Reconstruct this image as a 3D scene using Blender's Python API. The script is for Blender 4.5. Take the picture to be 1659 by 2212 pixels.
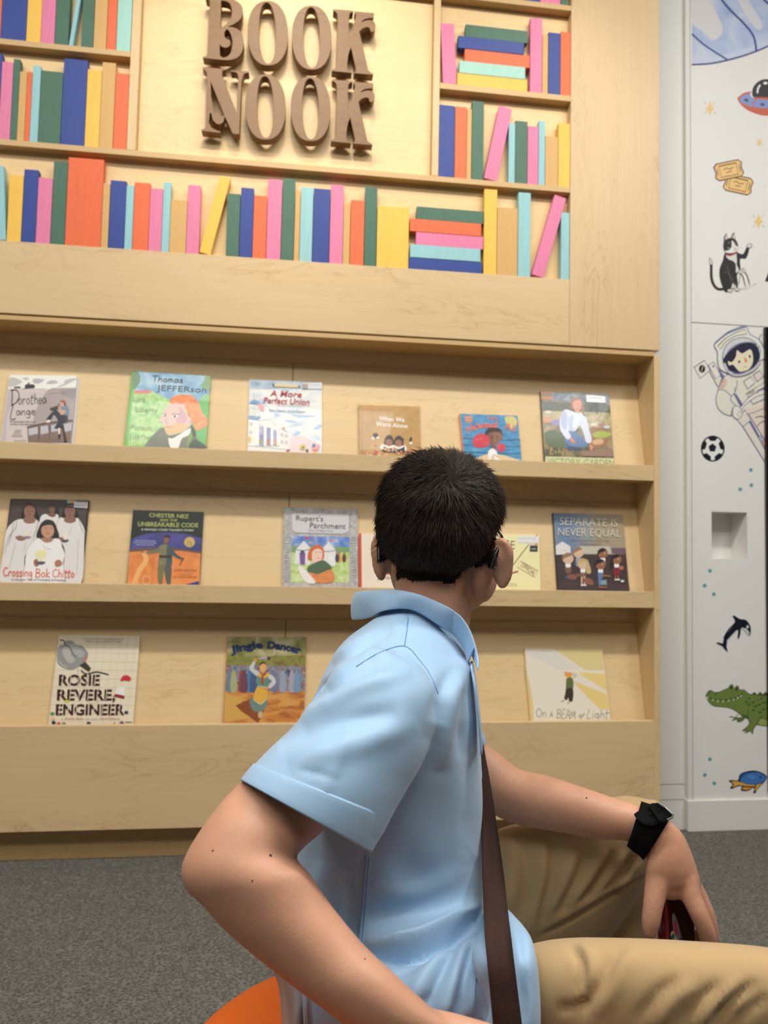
import bpy, bmesh, math, random
import numpy as np
from mathutils import Vector, Matrix
from mathutils.geometry import tessellate_polygon
from mathutils.bvhtree import BVHTree

for o in list(bpy.data.objects):
    bpy.data.objects.remove(o, do_unlink=True)
SC = bpy.context.scene
COL = SC.collection
random.seed(7)
RNG = np.random.default_rng(7)

# ------------------------------------------------------------------ camera
W, H = 1659.0, 2212.0
FPX = 1533.0
YAW, PIT, ROL = 0.12014031, 0.05616033, 0.02067895
CAM = np.array([0.0, -1.95, 0.8236])
def _basis():
    cy, sy, cp, sp = math.cos(YAW), math.sin(YAW), math.cos(PIT), math.sin(PIT)
    f = np.array([sy*cp, cy*cp, sp]); r = np.array([cy, -sy, 0.0]); u = np.cross(r, f)
    c, s = math.cos(ROL), math.sin(ROL)
    return f, c*r+s*u, -s*r+c*u
CF, CR, CU = _basis()
cam = bpy.data.cameras.new('camera')
cam.sensor_fit = 'HORIZONTAL'; cam.sensor_width = 36.0
cam.lens = FPX*36.0/W
cam.clip_start = 0.02
cam.dof.use_dof = True
cam.dof.focus_distance = 0.80
cam.dof.aperture_fstop = 10.0
camo = bpy.data.objects.new('camera', cam); COL.objects.link(camo)
camo.matrix_world = Matrix(((CR[0], CU[0], -CF[0], CAM[0]), (CR[1], CU[1], -CF[1], CAM[1]),
                            (CR[2], CU[2], -CF[2], CAM[2]), (0, 0, 0, 1)))
SC.camera = camo

# ------------------------------------------------------------------ light and exposure
SC.view_settings.view_transform = 'Standard'
SC.view_settings.look = 'None'
SC.view_settings.gamma = 1.0
SC.view_settings.use_curve_mapping = False
SC.view_settings.exposure = 0.0
world = bpy.data.worlds.new('world'); SC.world = world
world.use_nodes = True
bg = world.node_tree.nodes['Background']
bg.inputs[0].default_value = (1.0, 0.985, 0.96, 1)
bg.inputs[1].default_value = 0.065
def area(name, loc, target, size, size_y, power, col=(1, 1, 1), spread=180):
    l = bpy.data.lights.new(name, 'AREA'); l.shape = 'RECTANGLE'
    l.size = size; l.size_y = size_y; l.energy = power; l.color = col
    l.spread = math.radians(spread)
    o = bpy.data.objects.new(name, l); COL.objects.link(o)
    o.location = loc
    d = Vector(target)-Vector(loc)
    o.rotation_euler = d.to_track_quat('-Z', 'Z' if abs(d.normalized().z) < .99 else 'Y').to_euler()
    return o
def spot(name, loc, target, power, ang, blend, col=(1, 1, 1), rad=.03):
    l = bpy.data.lights.new(name, 'SPOT'); l.energy = power; l.color = col
    l.spot_size = math.radians(ang); l.spot_blend = blend; l.shadow_soft_size = rad
    o = bpy.data.objects.new(name, l); COL.objects.link(o)
    o.location = loc
    o.rotation_euler = (Vector(target)-Vector(loc)).to_track_quat('-Z', 'Y').to_euler()
    return o
WARM = (1.0, 0.86, 0.66)
WHITE = (1.0, 0.965, 0.91)
area('ceiling_panel_front', (0.15, -1.55, 3.15), (0.15, -1.35, 0), 2.6, 0.16, 66, WHITE)
area('ceiling_panel_behind', (-0.5, -2.9, 3.15), (-0.5, -2.7, 0), 2.4, 0.5, 46, WHITE)
area('ceiling_panel_right', (2.0, -2.0, 3.15), (2.0, -1.7, 0), 0.6, 1.6, 40, (1.0, .985, .95))
area('ceiling_panel_left', (-2.3, -2.0, 3.15), (-2.0, -1.9, 0), 0.5, 1.6, 30, WHITE)
spot('track_spot_sign', (-0.05, -1.05, 3.15), (-0.05, 0.0, 2.2), 50, 44, .8, WARM, .11)
spot('track_spot_right', (0.85, -1.05, 3.15), (0.68, 0.0, 2.05), 24, 34, .9, WARM, .08)

# ------------------------------------------------------------------ helpers
def ray(px, py):
    return CF + CR*((px-W/2)/FPX) - CU*((py-H/2)/FPX)
def at(px, py, t):
    """point seen at pixel (px,py) at distance t along the camera axis"""
    return CAM + ray(px, py)*t
def hit(px, py, p0, n):
    d = ray(px, py); p0 = np.asarray(p0, float); n = np.asarray(n, float)
    return CAM + d*(((p0-CAM) @ n)/(d @ n))
def to_px(P):
    d = np.asarray(P)-CAM
    z = d @ CF
    return np.stack([W/2+FPX*(d @ CR)/z, H/2-FPX*(d @ CU)/z], -1), z

def lin(c):
    c = np.array(c, float)/255.0
    return tuple(np.where(c <= .04045, c/12.92, ((c+.055)/1.055)**2.4))
MATS = {}
def newmat(name):
    m = bpy.data.materials.new(name); m.use_nodes = True
    return m, m.node_tree, m.node_tree.nodes['Principled BSDF']
def flat(name, c, rough=.6, spec=.5, coat=0.0, metal=0.0, sheen=0.0, vary=0.0, vscale=40.0, bump=0.0, bscale=200.0, trans=0.0, sss=0.0):
    key = name
    if key in MATS: return MATS[key]
    m, nt, b = newmat(name)
    col = lin(c)
    b.inputs['Base Color'].default_value = (*col, 1)
    b.inputs['Roughness'].default_value = rough
    b.inputs['Specular IOR Level'].default_value = spec
    b.inputs['Coat Weight'].default_value = coat
    b.inputs['Coat Roughness'].default_value = .12
    b.inputs['Metallic'].default_value = metal
    b.inputs['Sheen Weight'].default_value = sheen
    b.inputs['Transmission Weight'].default_value = trans
    if sss:
        b.inputs['Subsurface Weight'].default_value = sss
        b.inputs['Subsurface Radius'].default_value = (.012, .005, .003)
        b.inputs['Subsurface Scale'].default_value = .6
    tc = nt.nodes.new('ShaderNodeTexCoord')
    if vary:
        nz = nt.nodes.new('ShaderNodeTexNoise'); nz.inputs['Scale'].default_value = vscale
        nz.inputs['Detail'].default_value = 5
        nt.links.new(tc.outputs['Object'], nz.inputs['Vector'])
        mr = nt.nodes.new('ShaderNodeMapRange')
        mr.inputs['From Min'].default_value = .3; mr.inputs['From Max'].default_value = .7
        mr.inputs['To Min'].default_value = 1-vary; mr.inputs['To Max'].default_value = 1+vary
        nt.links.new(nz.outputs['Fac'], mr.inputs['Value'])
        mx = nt.nodes.new('ShaderNodeVectorMath'); mx.operation = 'SCALE'
        mx.inputs[0].default_value = col
        nt.links.new(mr.outputs['Result'], mx.inputs['Scale'])
        nt.links.new(mx.outputs['Vector'], b.inputs['Base Color'])
    if bump:
        nb = nt.nodes.new('ShaderNodeTexNoise'); nb.inputs['Scale'].default_value = bscale
        nb.inputs['Detail'].default_value = 4
        nt.links.new(tc.outputs['Object'], nb.inputs['Vector'])
        bp = nt.nodes.new('ShaderNodeBump'); bp.inputs['Strength'].default_value = bump
        bp.inputs['Distance'].default_value = .002
        nt.links.new(nb.outputs['Fac'], bp.inputs['Height'])
        nt.links.new(bp.outputs['Normal'], b.inputs['Normal'])
    MATS[key] = m
    return m
def wood(name, c, axis='X', figure=.16, rough=.42, seed=0.0, fig_scale=1.0):
    """pale maple: long faint streaks along one axis plus thin cathedral figure lines"""
    if name in MATS: return MATS[name]
    m, nt, b = newmat(name); N = nt.nodes.new; L = nt.links.new
    tc = N('ShaderNodeTexCoord')
    mp = N('ShaderNodeMapping')
    sc = {'X': (1.5, 7, 7), 'Z': (7, 7, 1.5), 'Y': (7, 1.5, 7)}[axis]
    mp.inputs['Scale'].default_value = sc
    mp.inputs['Location'].default_value = (seed, seed*.7, seed*1.3)
    L(tc.outputs['Object'], mp.inputs['Vector'])
    n1 = N('ShaderNodeTexNoise'); n1.inputs['Scale'].default_value = 1.6; n1.inputs['Detail'].default_value = 3
    n1.inputs['Distortion'].default_value = 1.3
    L(mp.outputs['Vector'], n1.inputs['Vector'])
    # figure: contour lines of a stretched noise field
    mul = N('ShaderNodeMath'); mul.operation = 'MULTIPLY'; mul.inputs[1].default_value = 9.0*fig_scale
    L(n1.outputs['Fac'], mul.inputs[0])
    fr = N('ShaderNodeMath'); fr.operation = 'FRACT'; L(mul.outputs[0], fr.inputs[0])
    rp = N('ShaderNodeValToRGB')
    e = rp.color_ramp.elements
    e[0].position = 0.0; e[0].color = (1, 1, 1, 1)
    e[1].position = 1.0; e[1].color = (.35, .35, .35, 1)
    x = e.new(.10); x.color = (.15, .15, .15, 1)
    x = e.new(.6); x.color = (0, 0, 0, 1)
    L(fr.outputs[0], rp.inputs['Fac'])
    n2 = N('ShaderNodeTexNoise'); n2.inputs['Scale'].default_value = 1.1; n2.inputs['Detail'].default_value = 2
    L(mp.outputs['Vector'], n2.inputs['Vector'])
    r2 = N('ShaderNodeMapRange'); r2.inputs['From Min'].default_value = .44; r2.inputs['From Max'].default_value = .60
    L(n2.outputs['Fac'], r2.inputs['Value'])
    mm = N('ShaderNodeMath'); mm.operation = 'MULTIPLY'
    L(rp.outputs['Color'], mm.inputs[0]); L(r2.outputs['Result'], mm.inputs[1])
    # fine streaks
    mp2 = N('ShaderNodeMapping')
    mp2.inputs['Scale'].default_value = tuple(v*(1.2 if v < 2 else 9) for v in sc)
    L(tc.outputs['Object'], mp2.inputs['Vector'])
    n3 = N('ShaderNodeTexNoise'); n3.inputs['Scale'].default_value = 2.2; n3.inputs['Detail'].default_value = 4
    L(mp2.outputs['Vector'], n3.inputs['Vector'])
    col = lin(c); dark = tuple(np.array(col)*np.array((.66, .56, .42)))
    lite = tuple(np.minimum(np.array(col)*1.06, 1))
    m1 = N('ShaderNodeMix'); m1.data_type = 'RGBA'
    m1.inputs['A'].default_value = (*tuple(np.array(col)*.92), 1); m1.inputs['B'].default_value = (*lite, 1)
    L(n3.outputs['Fac'], m1.inputs['Factor'])
    fm = N('ShaderNodeMath'); fm.operation = 'MULTIPLY'; fm.inputs[1].default_value = figure*4.2
    L(mm.outputs[0], fm.inputs[0])
    m2 = N('ShaderNodeMix'); m2.data_type = 'RGBA'
    L(fm.outputs[0], m2.inputs['Factor']); L(m1.outputs['Result'], m2.inputs['A'])
    m2.inputs['B'].default_value = (*dark, 1)
    L(m2.outputs['Result'], b.inputs['Base Color'])
    b.inputs['Roughness'].default_value = rough
    b.inputs['Specular IOR Level'].default_value = .35
    MATS[name] = m
    return m

def tag(o, label=None, cat=None, group=None, kind=None):
    if label: o['label'] = label
    if cat: o['category'] = cat
    if group: o['group'] = group
    if kind: o['kind'] = kind
    return o
def empty(name, loc, label=None, cat=None, group=None):
    o = bpy.data.objects.new(name, None); COL.objects.link(o)
    o.empty_display_size = .05
    o.location = tuple(float(v) for v in loc)
    return tag(o, label, cat, group)
def link(name, me, mats=None, parent=None, smooth=False, origin=None):
    """link a mesh whose vertices are world coordinates, as part of parent"""
    o = bpy.data.objects.new(name, me); COL.objects.link(o)
    if mats is not None:
        for m in (mats if isinstance(mats, (list, tuple)) else [mats]):
            me.materials.append(m)
    if smooth:
        me.polygons.foreach_set('use_smooth', [True]*len(me.polygons))
    org = None
    if parent is not None:
        o.parent = parent
        w = Vector((0, 0, 0)); q = parent
        while q is not None:
            w = w+Vector(q.location); q = q.parent
        org = w
        me.transform(Matrix.Translation(-w))
    elif origin is not None:
        o.location = origin
        me.transform(Matrix.Translation(-Vector(origin)))
    me.update()
    return o
def mesh_from(V, F):
    me = bpy.data.meshes.new('mesh')
    me.from_pydata([tuple(map(float, v)) for v in V], [], [tuple(map(int, f)) for f in F])
    me.update()
    return me
class MB:
    """collects shapes, builds them as one mesh"""
    def __init__(s): s.V = []; s.F = []; s.M = []
    def add(s, V, F, m=0):
        n = len(s.V); s.V += [tuple(map(float, v)) for v in V]
        s.F += [tuple(int(i)+n for i in f) for f in F]; s.M += [m]*len(F)
        return s
    def box(s, x0, x1, y0, y1, z0, z1, m=0):
        V = [(x, y, z) for z in (z0, z1) for y in (y0, y1) for x in (x0, x1)]
        F = [(0, 2, 3, 1), (4, 5, 7, 6), (0, 1, 5, 4), (2, 6, 7, 3), (0, 4, 6, 2), (1, 3, 7, 5)]
        return s.add(V, F, m)
    def prism(s, poly, axis, a0, a1, m=0):
        """extrude a 2D polygon along an axis"""
        def P(u, v, w):
            return {'X': (w, u, v), 'Y': (u, w, v), 'Z': (u, v, w)}[axis]
        n = len(poly)
        V = [P(u, v, a0) for u, v in poly]+[P(u, v, a1) for u, v in poly]
        F = [tuple(range(n))[::-1], tuple(range(n, 2*n))]
        F += [(i, (i+1) % n, (i+1) % n+n, i+n) for i in range(n)]
        return s.add(V, F, m)
    def tube(s, pts, rads, nseg=12, m=0, cap=True):
        pts = [np.array(p, float) for p in pts]
        if np.isscalar(rads): rads = [rads]*len(pts)
        V = []; F = []
        up = None
        for i, p in enumerate(pts):
            d = pts[min(i+1, len(pts)-1)]-pts[max(i-1, 0)]; d /= np.linalg.norm(d)+1e-12
            if up is None:
                up = np.cross(d, (0, 0, 1.0)) if abs(d[2]) < .9 else np.cross(d, (1.0, 0, 0))
            up = up-d*(up @ d); up /= np.linalg.norm(up)
            w = np.cross(d, up)
            for k in range(nseg):
                a = 2*math.pi*k/nseg
                V.append(p+(up*math.cos(a)+w*math.sin(a))*rads[i])
        for i in range(len(pts)-1):
            for k in range(nseg):
                a = i*nseg+k; b = i*nseg+(k+1) % nseg
                F.append((a, b, b+nseg, a+nseg))
        if cap:
            F.append(tuple(range(nseg))[::-1]); F.append(tuple(range((len(pts)-1)*nseg, len(pts)*nseg)))
        return s.add(V, F, m)
    def mesh(s):
        me = mesh_from(s.V, s.F)
        me.polygons.foreach_set('material_index', s.M)
        return me
    def build(s, name, mats, parent=None, bevel=0.0, smooth=False, origin=None, segs=2):
        me = s.mesh()
        bm = bmesh.new(); bm.from_mesh(me)
        bmesh.ops.recalc_face_normals(bm, faces=bm.faces)
        if bevel:
            bmesh.ops.bevel(bm, geom=[e for e in bm.edges if len(e.link_faces) == 2 and e.calc_face_angle(0) > .5],
                            offset=bevel, segments=segs, profile=.6, affect='EDGES')
        bm.to_mesh(me); bm.free()
        return link(name, me, mats, parent, smooth, origin)
def catmull(pts, n=8, closed=False):
    P = np.array(pts, float); m = len(P); out = []
    rng = range(m if closed else m-1)
    for i in rng:
        if closed:
            p0, p1, p2, p3 = P[(i-1) % m], P[i], P[(i+1) % m], P[(i+2) % m]
        else:
            p0, p1, p2, p3 = P[max(i-1, 0)], P[i], P[i+1], P[min(i+2, m-1)]
        for k in range(n):
            t = k/n
            out.append(.5*((2*p1)+(-p0+p2)*t+(2*p0-5*p1+4*p2-p3)*t*t+(-p0+3*p1-3*p2+p3)*t**3))
    if not closed: out.append(P[-1])
    return np.array(out)

# ------------------------------------------------------------------ room shell
M_maple = wood('maple_horizontal', (216, 188, 143), 'X')
M_maple_v = wood('maple_vertical', (218, 188, 140), 'Z', seed=3.1)
M_maple_d = wood('maple_display', (224, 196, 148), 'X', seed=9.7, figure=.12)
M_edge = wood('maple_edge', (204, 170, 116), 'X', figure=.05, seed=5.0)
M_white = flat('white_paint', (226, 224, 219), .55, .3, vary=.012, vscale=6)
M_white2 = flat('white_trim_paint', (222, 220, 214), .5, .3)

def carpet():
    m, nt, b = newmat('grey_carpet'); N = nt.nodes.new; L = nt.links.new
    tc = N('ShaderNodeTexCoord')
    n1 = N('ShaderNodeTexNoise'); n1.inputs['Scale'].default_value = 150; n1.inputs['Detail'].default_value = 3
    L(tc.outputs['Object'], n1.inputs['Vector'])
    n2 = N('ShaderNodeTexNoise'); n2.inputs['Scale'].default_value = 34; n2.inputs['Detail'].default_value = 4
    L(tc.outputs['Object'], n2.inputs['Vector'])
    v = N('ShaderNodeTexVoronoi'); v.inputs['Scale'].default_value = 210
    L(tc.outputs['Object'], v.inputs['Vector'])
    ad = N('ShaderNodeMath'); ad.operation = 'ADD'
    L(n1.outputs['Fac'], ad.inputs[0]); L(v.outputs['Distance'], ad.inputs[1])
    ad2 = N('ShaderNodeMath'); ad2.operation = 'MULTIPLY_ADD'; ad2.inputs[1].default_value = .35
    L(n2.outputs['Fac'], ad2.inputs[0]); L(ad.outputs[0], ad2.inputs[2])
    rp = N('ShaderNodeValToRGB')
    rp.color_ramp.elements[0].position = .6; rp.color_ramp.elements[0].color = (*lin((62, 60, 55)), 1)
    rp.color_ramp.elements[1].position = 1.5 if False else 1.0; rp.color_ramp.elements[1].color = (*lin((120, 117, 110)), 1)
    mr = N('ShaderNodeMapRange'); mr.inputs['From Min'].default_value = .2; mr.inputs['From Max'].default_value = 1.5
    L(ad2.outputs[0], mr.inputs['Value']); L(mr.outputs['Result'], rp.inputs['Fac'])
    rp.color_ramp.elements[0].position = .25
    L(rp.outputs['Color'], b.inputs['Base Color'])
    b.inputs['Roughness'].default_value = .95; b.inputs['Specular IOR Level'].default_value = .1
    bp = N('ShaderNodeBump'); bp.inputs['Strength'].default_value = .9; bp.inputs['Distance'].default_value = .004
    L(ad.outputs[0], bp.inputs['Height']); L(bp.outputs['Normal'], b.inputs['Normal'])
    return m
M_carpet = carpet()
tag(MB().box(-3.2, 3.4, -4.2, .30, -.05, 0).build('floor', M_carpet), kind='structure')

# bookcase measures (metres; front face is y = 0)
X_L, X_P, X_R = -1.70, 0.7670, 1.0440
X_IN = 1.0265
Z_TOP = 2.86
Y_BK = 0.027          # depth of the shallow upper bays
bookcase = empty('bookcase', (0, 0.15, 0), 'tall built-in pale maple bookcase with shallow shelves above three slanted display ledges', 'bookcase')
def bc(name, mb, mat=None, bevel=.0012): return mb.build(name, mat or M_maple, bookcase, bevel)
# lower display unit
bc('side_panel', MB().box(X_IN, X_R, 0, .155, .0, 1.4165), M_maple_v)
bc('top_rail', MB().box(X_L, X_IN-.0003, 0.0, .150, 1.4150, 1.4275), M_edge, .0008)
bc('front_panel', MB().box(X_L, X_IN, 0, .018, .0907, .3568))
bc('toe_kick', MB().box(X_L, X_IN, .05, .068, 0, .0905), wood('maple_kick', (200, 166, 116), 'X', seed=13.0))
bc('bottom_board', MB().box(X_L, X_IN, .0185, .15, .0907, .1080), M_edge)
BAYS = [(1.4150, 1.368, 1.0915, 1.0465), (1.0465, .987, .7245, .6780), (.6780, .6250, .3568, .3118)]
SL = .2133
def y_back(i, z):
    """front surface of the slanted display board of bay i at height z"""
    return .1125-(BAYS[i][1]-z)*SL
for i, (zt, zs, zl, zb) in enumerate(BAYS):
    bc('back_panel', MB().box(X_L, X_IN, .117, .135, zs-.09, zt), M_maple_d, 0)
    # slanted display boards, with the joint between two boards as in the photo
    jx = -.027
    for (xa, xb) in ((X_L, jx-.0012), (jx+.0012, X_IN-.0005)):
        z0 = zb+.012
        th = .012
        poly = [(y_back(i, z0), z0), (y_back(i, zs), zs), (y_back(i, zs)+th, zs), (y_back(i, z0)+th, z0)]
        bc('display_board', MB().prism(poly, 'X', xa, xb), M_maple_d, .0006)
    if i < 2:
        bc('ledge_lip', MB().box(X_L, X_IN-.0005, 0, .016, zb, zl))
        bc('ledge', MB().box(X_L, X_IN-.0005, .0165, .150, zb, zb+.0165), M_edge)
    else:
        bc('ledge', MB().box(X_L, X_IN-.0005, .0185, .150, zb, zb+.0165), M_edge)
# upper wall unit
bc('fascia', MB().box(X_L, X_P-.0005, 0, .018, 1.4330, 1.6275), wood('maple_fascia', (216, 188, 143), 'X', seed=21.0))
bc('fascia_ledge', MB().box(X_L, X_P-.0005, .0182, .150, 1.6095, 1.6275), M_edge, 0)
bc('pilaster', MB().box(X_P, X_R, 0, .03, 1.4330, Z_TOP), wood('maple_pilaster', (213, 184, 141), 'Z', seed=31.0, figure=.2))
bc('upper_back_panel', MB().box(X_L, X_P-.0002, Y_BK, .06, 1.6277, Z_TOP), wood('maple_back', (230, 198, 144), 'X', seed=41.0, figure=.12), 0)
def shelf(x0, x1, z0, z1): bc('shelf', MB().box(x0, x1, 0, Y_BK-.0002, z0, z1), M_edge, .0008)
shelf(X_L, X_P-.0005, 1.8880, 1.9040)
shelf(X_L, -.4925, 2.1663, 2.1822)
shelf(.3725, X_P-.0005, 2.1655, 2.1829)
shelf(X_L, X_P-.0005, 2.4450, 2.4615)
for (x0, x1) in ((-.4920, -.4690), (.3530, .3720)):
    bc('divider', MB().box(x0, x1, 0, Y_BK-.0002, 1.9043, 2.4447), M_maple_v, .0008)
bc('sign_panel', MB().box(-.4685, .3525, .021, Y_BK-.0003, 1.9043, 2.432), wood('maple_sign', (232, 202, 150), 'X', seed=55.0, figure=.1), .0015)

# white walls at the right
YW = .116
def on_y(px, py, y): return hit(px, py, (0, y, 0), (0, 1, 0))
XT0 = on_y(1483.3, 900, YW)[0]; XT1 = on_y(1493.6, 900, YW)[0]
XW0 = XT1+.0016
ZSEAM = on_y(1560, 700.5, YW)[2]
AX0, _, AZ1 = on_y(1537, 1105, YW); AX1, _, AZ0 = on_y(1614.5, 1208.5, YW)
ZB = on_y(1500, 1729, YW-.006)[2]
XE = 2.9
wm = MB()
wm.box(XW0, XE, YW, .26, ZSEAM+.002, 3.2)
wm.box(XW0, AX0, YW, .26, ZB, ZSEAM-.002)
wm.box(AX1, XE, YW, .26, ZB, ZSEAM-.002)
wm.box(AX0, AX1, YW, .26, ZB, AZ0)
wm.box(AX0, AX1, YW, .26, AZ1, ZSEAM-.002)
wm.box(AX0, AX1, YW+.085, .26, AZ0, AZ1)
wm.box(XW0, XE, YW+.004, .26, ZSEAM-.0021, ZSEAM+.0021)
tag(wm.build('wall_right', M_white), kind='structure')
tag(MB().box(XT0, XT1, YW, .26, ZB, 3.2).build('trim_1', M_white2, bevel=.001), kind='structure')
tag(MB().box(XT0-.004, XE, YW-.007, .26, 0, ZB-.0003).build('baseboard_right', M_white2, bevel=.0025), kind='structure')
YC = .130
g1 = on_y(1455, 1694.5, YC)[2]; g2 = on_y(1455, 1728, YC)[2]
cm = MB()
cm.box(.95, XT0+.02, YC, .26, g1+.0015, 3.2)
cm.box(.95, XT0+.02, YC, .26, g2+.0015, g1-.0015)
cm.box(.95, XT0+.02, YC, .26, 0, g2-.0015)
cm.box(.95, XT0+.02, YC+.005, .26, 0, 3.19)
tag(cm.build('wall_back', M_white2), kind='structure')
XB = on_y(1655.2, 1250, YW-.004)[0]
tag(MB().box(XB, XB+.55, YW-.012, YW-.0002, ZB+.02, ZSEAM-.004).build('black_panel', flat('black_gloss', (9, 10, 16), .25), bevel=.002, origin=(XB+.27, YW-.006, ZB)),
    'tall black panel at the far right edge of the picture, beside the astronaut drawing', 'panel')
# ------------------------------------------------------------------ painted wooden blocks that stand for books
PAINT = {'orange': (232, 108, 62), 'blue': (44, 68, 146), 'yellow': (242, 192, 80), 'pink': (226, 126, 164),
         'green': (70, 110, 90), 'tan': (212, 168, 102), 'mint': (164, 212, 198), 'aqua': (150, 200, 204)}
WORD = {'aqua': 'light aqua', 'mint': 'mint green', 'green': 'dark green', 'tan': 'tan', 'blue': 'royal blue',
        'orange': 'orange', 'yellow': 'yellow', 'pink': 'pink'}
SHORT = {'aqua': 'aqua', 'mint': 'mint', 'green': 'green', 'tan': 'tan', 'blue': 'blue', 'orange': 'orange', 'yellow': 'yellow', 'pink': 'pink'}
for k, c in PAINT.items(): wood('paint_'+k, c, 'Z', figure=.10, rough=.5, seed=len(k)*1.7)
BY0, BY1 = .0025, .0215
def block(c, x0, x1, z0, z1, label, group, tilt=0.0, pivot=None, y=0.0):
    m = MB().box(x0+.0002, x1-.0002, BY0+y, BY1+y, z0, z1)
    if tilt:
        V = np.array(m.V); px, pz = pivot
        c_, s_ = math.cos(tilt), math.sin(tilt)
        dx, dz = V[:, 0]-px, V[:, 2]-pz
        V[:, 0] = px+dx*c_+dz*s_; V[:, 2] = pz-dx*s_+dz*c_
        V[:, 2] += max(0, z0-V[:, 2].min())
        m.V = [tuple(v) for v in V]
    o = m.build('wooden_book', MATS['paint_'+c], None, .0009, origin=((x0+x1)/2, .012, z0))
    return tag(o, label, 'wooden book', group)
ROWS = {
 'the upper left shelf': (2.1822, [['orange', -.8461, -.8325, .19], ['blue', -.8323, -.7669, .225], ['yellow', -.7665, -.7296, .2], ['pink', -.7292, -.6938, .21], ['green', -.6934, -.6575, .23], ['gap'], ['green', -.6243, -.5925, .22], ['tan', -.5918, -.5581, .235], ['orange', -.5574, -.5329, .2], ['mint', -.532, -.4938, .215]]),
 'the shelf left of NOOK': (1.9040, [['blue', -.8476, -.8247, .2377], ['pink', -.8243, -.7952, .2157], ['green', -.795, -.778, .2266], ['tan', -.7776, -.759, .1933], ['orange', -.7586, -.7455, .1941], ['aqua', -.7451, -.7241, .2131], ['green', -.7237, -.6666, .2018], ['blue', -.666, -.6039, .2421], ['yellow', -.6033, -.5659, .2183], ['tan', -.5655, -.5297, .2423], ['orange', -.5289, -.4932, .2152]]),
 'the long bottom shelf': (1.6275, [['gapL'], ['yellow', -.7901, -.7543, .1811], ['blue', -.7538, -.7174, .2002], ['pink', -.7169, -.68, .1807], ['green', -.6794, -.643, .229], ['orange', -.6423, -.5499, .2435], ['tan', -.5494, -.5311, .179], ['blue', -.5306, -.4889, .1891], ['aqua', -.4884, -.4682, .1788], ['orange', -.4677, -.4258, .1885], ['pink', -.4253, -.3915, .1758], ['aqua', -.391, -.3706, .1956], ['tan', -.3701, -.3259, .1487], ['pink', -.3254, -.2909, .1934], ['gapY'], ['green', -.2183, -.1831, .1784], ['blue', -.1823, -.1467, .1979], ['orange', -.1462, -.1097, .1785], ['pink', -.1088, -.0695, .2285], ['green', -.0686, -.0335, .2343], ['tan', -.0326, -.0182, .2032], ['aqua', -.0173, .0174, .2137], ['blue', .0183, .0651, .2127], ['pink', .0662, .1031, .2278], ['tan', .1037, .1228, .1765], ['orange', .1237, .1627, .188], ['green', .1636, .1982, .2296], ['yellow', .1994, .2904, .1773], ['stack'], ['yellow', .5094, .5478, .2521], ['tan', .5489, .61, .2014], ['aqua', .6111, .6484, .2506], ['gapP'], ['aqua', .7405, .7662, .2007]]),
 'the shelf right of NOOK': (1.9040, [['blue', .3727, .419, .2148], ['orange', .4198, .4543, .2142], ['tan', .455, .469, .2107], ['green', .4698, .5051, .2358], ['gapP'], ['aqua', .5802, .5993, .1795], ['green', .5998, .6366, .1887], ['pink', .6374, .6698, .1763], ['aqua', .6707, .6902, .1955], ['tan', .691, .7298, .1507], ['yellow', .7307, .7664, .1942]]),
 'the shelf right of BOOK': (2.1829, [['stack'], ['pink', .6424, .6788, .2293], ['tan', .6797, .6969, .1806], ['blue', .6977, .735, .1904], ['orange', .7355, .7664, .1966]]),
 'the highest right shelf': (2.4615, [['blue', .6258, .671, .2545], ['pink', .6715, .7336, .2045], ['green', .7344, .7546, .2231]]),
}
GAPW = {'gap': 'leaning aqua', 'gapL': 'tilted aqua', 'gapY': 'leaning yellow', 'gapP': 'leaning pink', 'stack': 'flat stack'}
for place, (z0, items) in ROWS.items():
    for i, it in enumerate(items):
        if len(it) == 1: continue
        c, x0, x1, h = it
        def nb(j):
            if j < 0 or j >= len(items): return None
            return GAPW[items[j][0]] if len(items[j]) == 1 else SHORT[items[j][0]]
        l, r = nb(i-1), nb(i+1)
        wd = x1-x0
        size = 'very wide ' if wd > .08 else 'wide ' if wd > .05 else 'thin ' if wd < .0215 else ''
        if l and r: where = f'between {l} and {r}'
        elif l: where = f'at the right end after {l}'
        else: where = f'at the left end before {r}'
        block(c, x0, x1, z0+.0003, z0+h, f'{size}{WORD[c]} wooden book {where} on {place}', 'wooden books on '+place)
# leaning ones
def lean(c, x0, w, h, z0, deg, label, group, left=False):
    # the lower corner on the lean side rests on the shelf
    block(c, x0, x0+w, z0+.0003, z0+h, label, group, math.radians(deg), (x0+w if not left else x0, z0+.0003))
lean('yellow', -.2900, .0305, .226, 1.6275, 12.3, 'yellow wooden book leaning right against a green one on the long bottom shelf', 'wooden books on the long bottom shelf')
lean('pink', .6520, .0365, .252, 1.6275, 15.6, 'pink wooden book leaning right at the right end of the long bottom shelf', 'wooden books on the long bottom shelf')
lean('pink', .5065, .0392, .226, 1.9040, 11.2, 'pink wooden book leaning right against aqua on the shelf right of the sign', 'wooden books on the shelf right of NOOK')
lean('pink', .3823, .0400, .1815, 2.1829, -3.2, 'pink wooden book tipped slightly left beside the flat stack at the top right', 'wooden books on the shelf right of BOOK', True)
lean('aqua', -.6560, .0112, .215, 2.1822, 6.2, 'thin light aqua wooden book leaning right in a gap between two green ones', 'wooden books on the upper left shelf')
lean('aqua', -.8262, .0352, .2025, 1.6275, -4.4, 'light aqua wooden book tipped left at the picture edge on the long bottom shelf', 'wooden books on the long bottom shelf', True)
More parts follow.
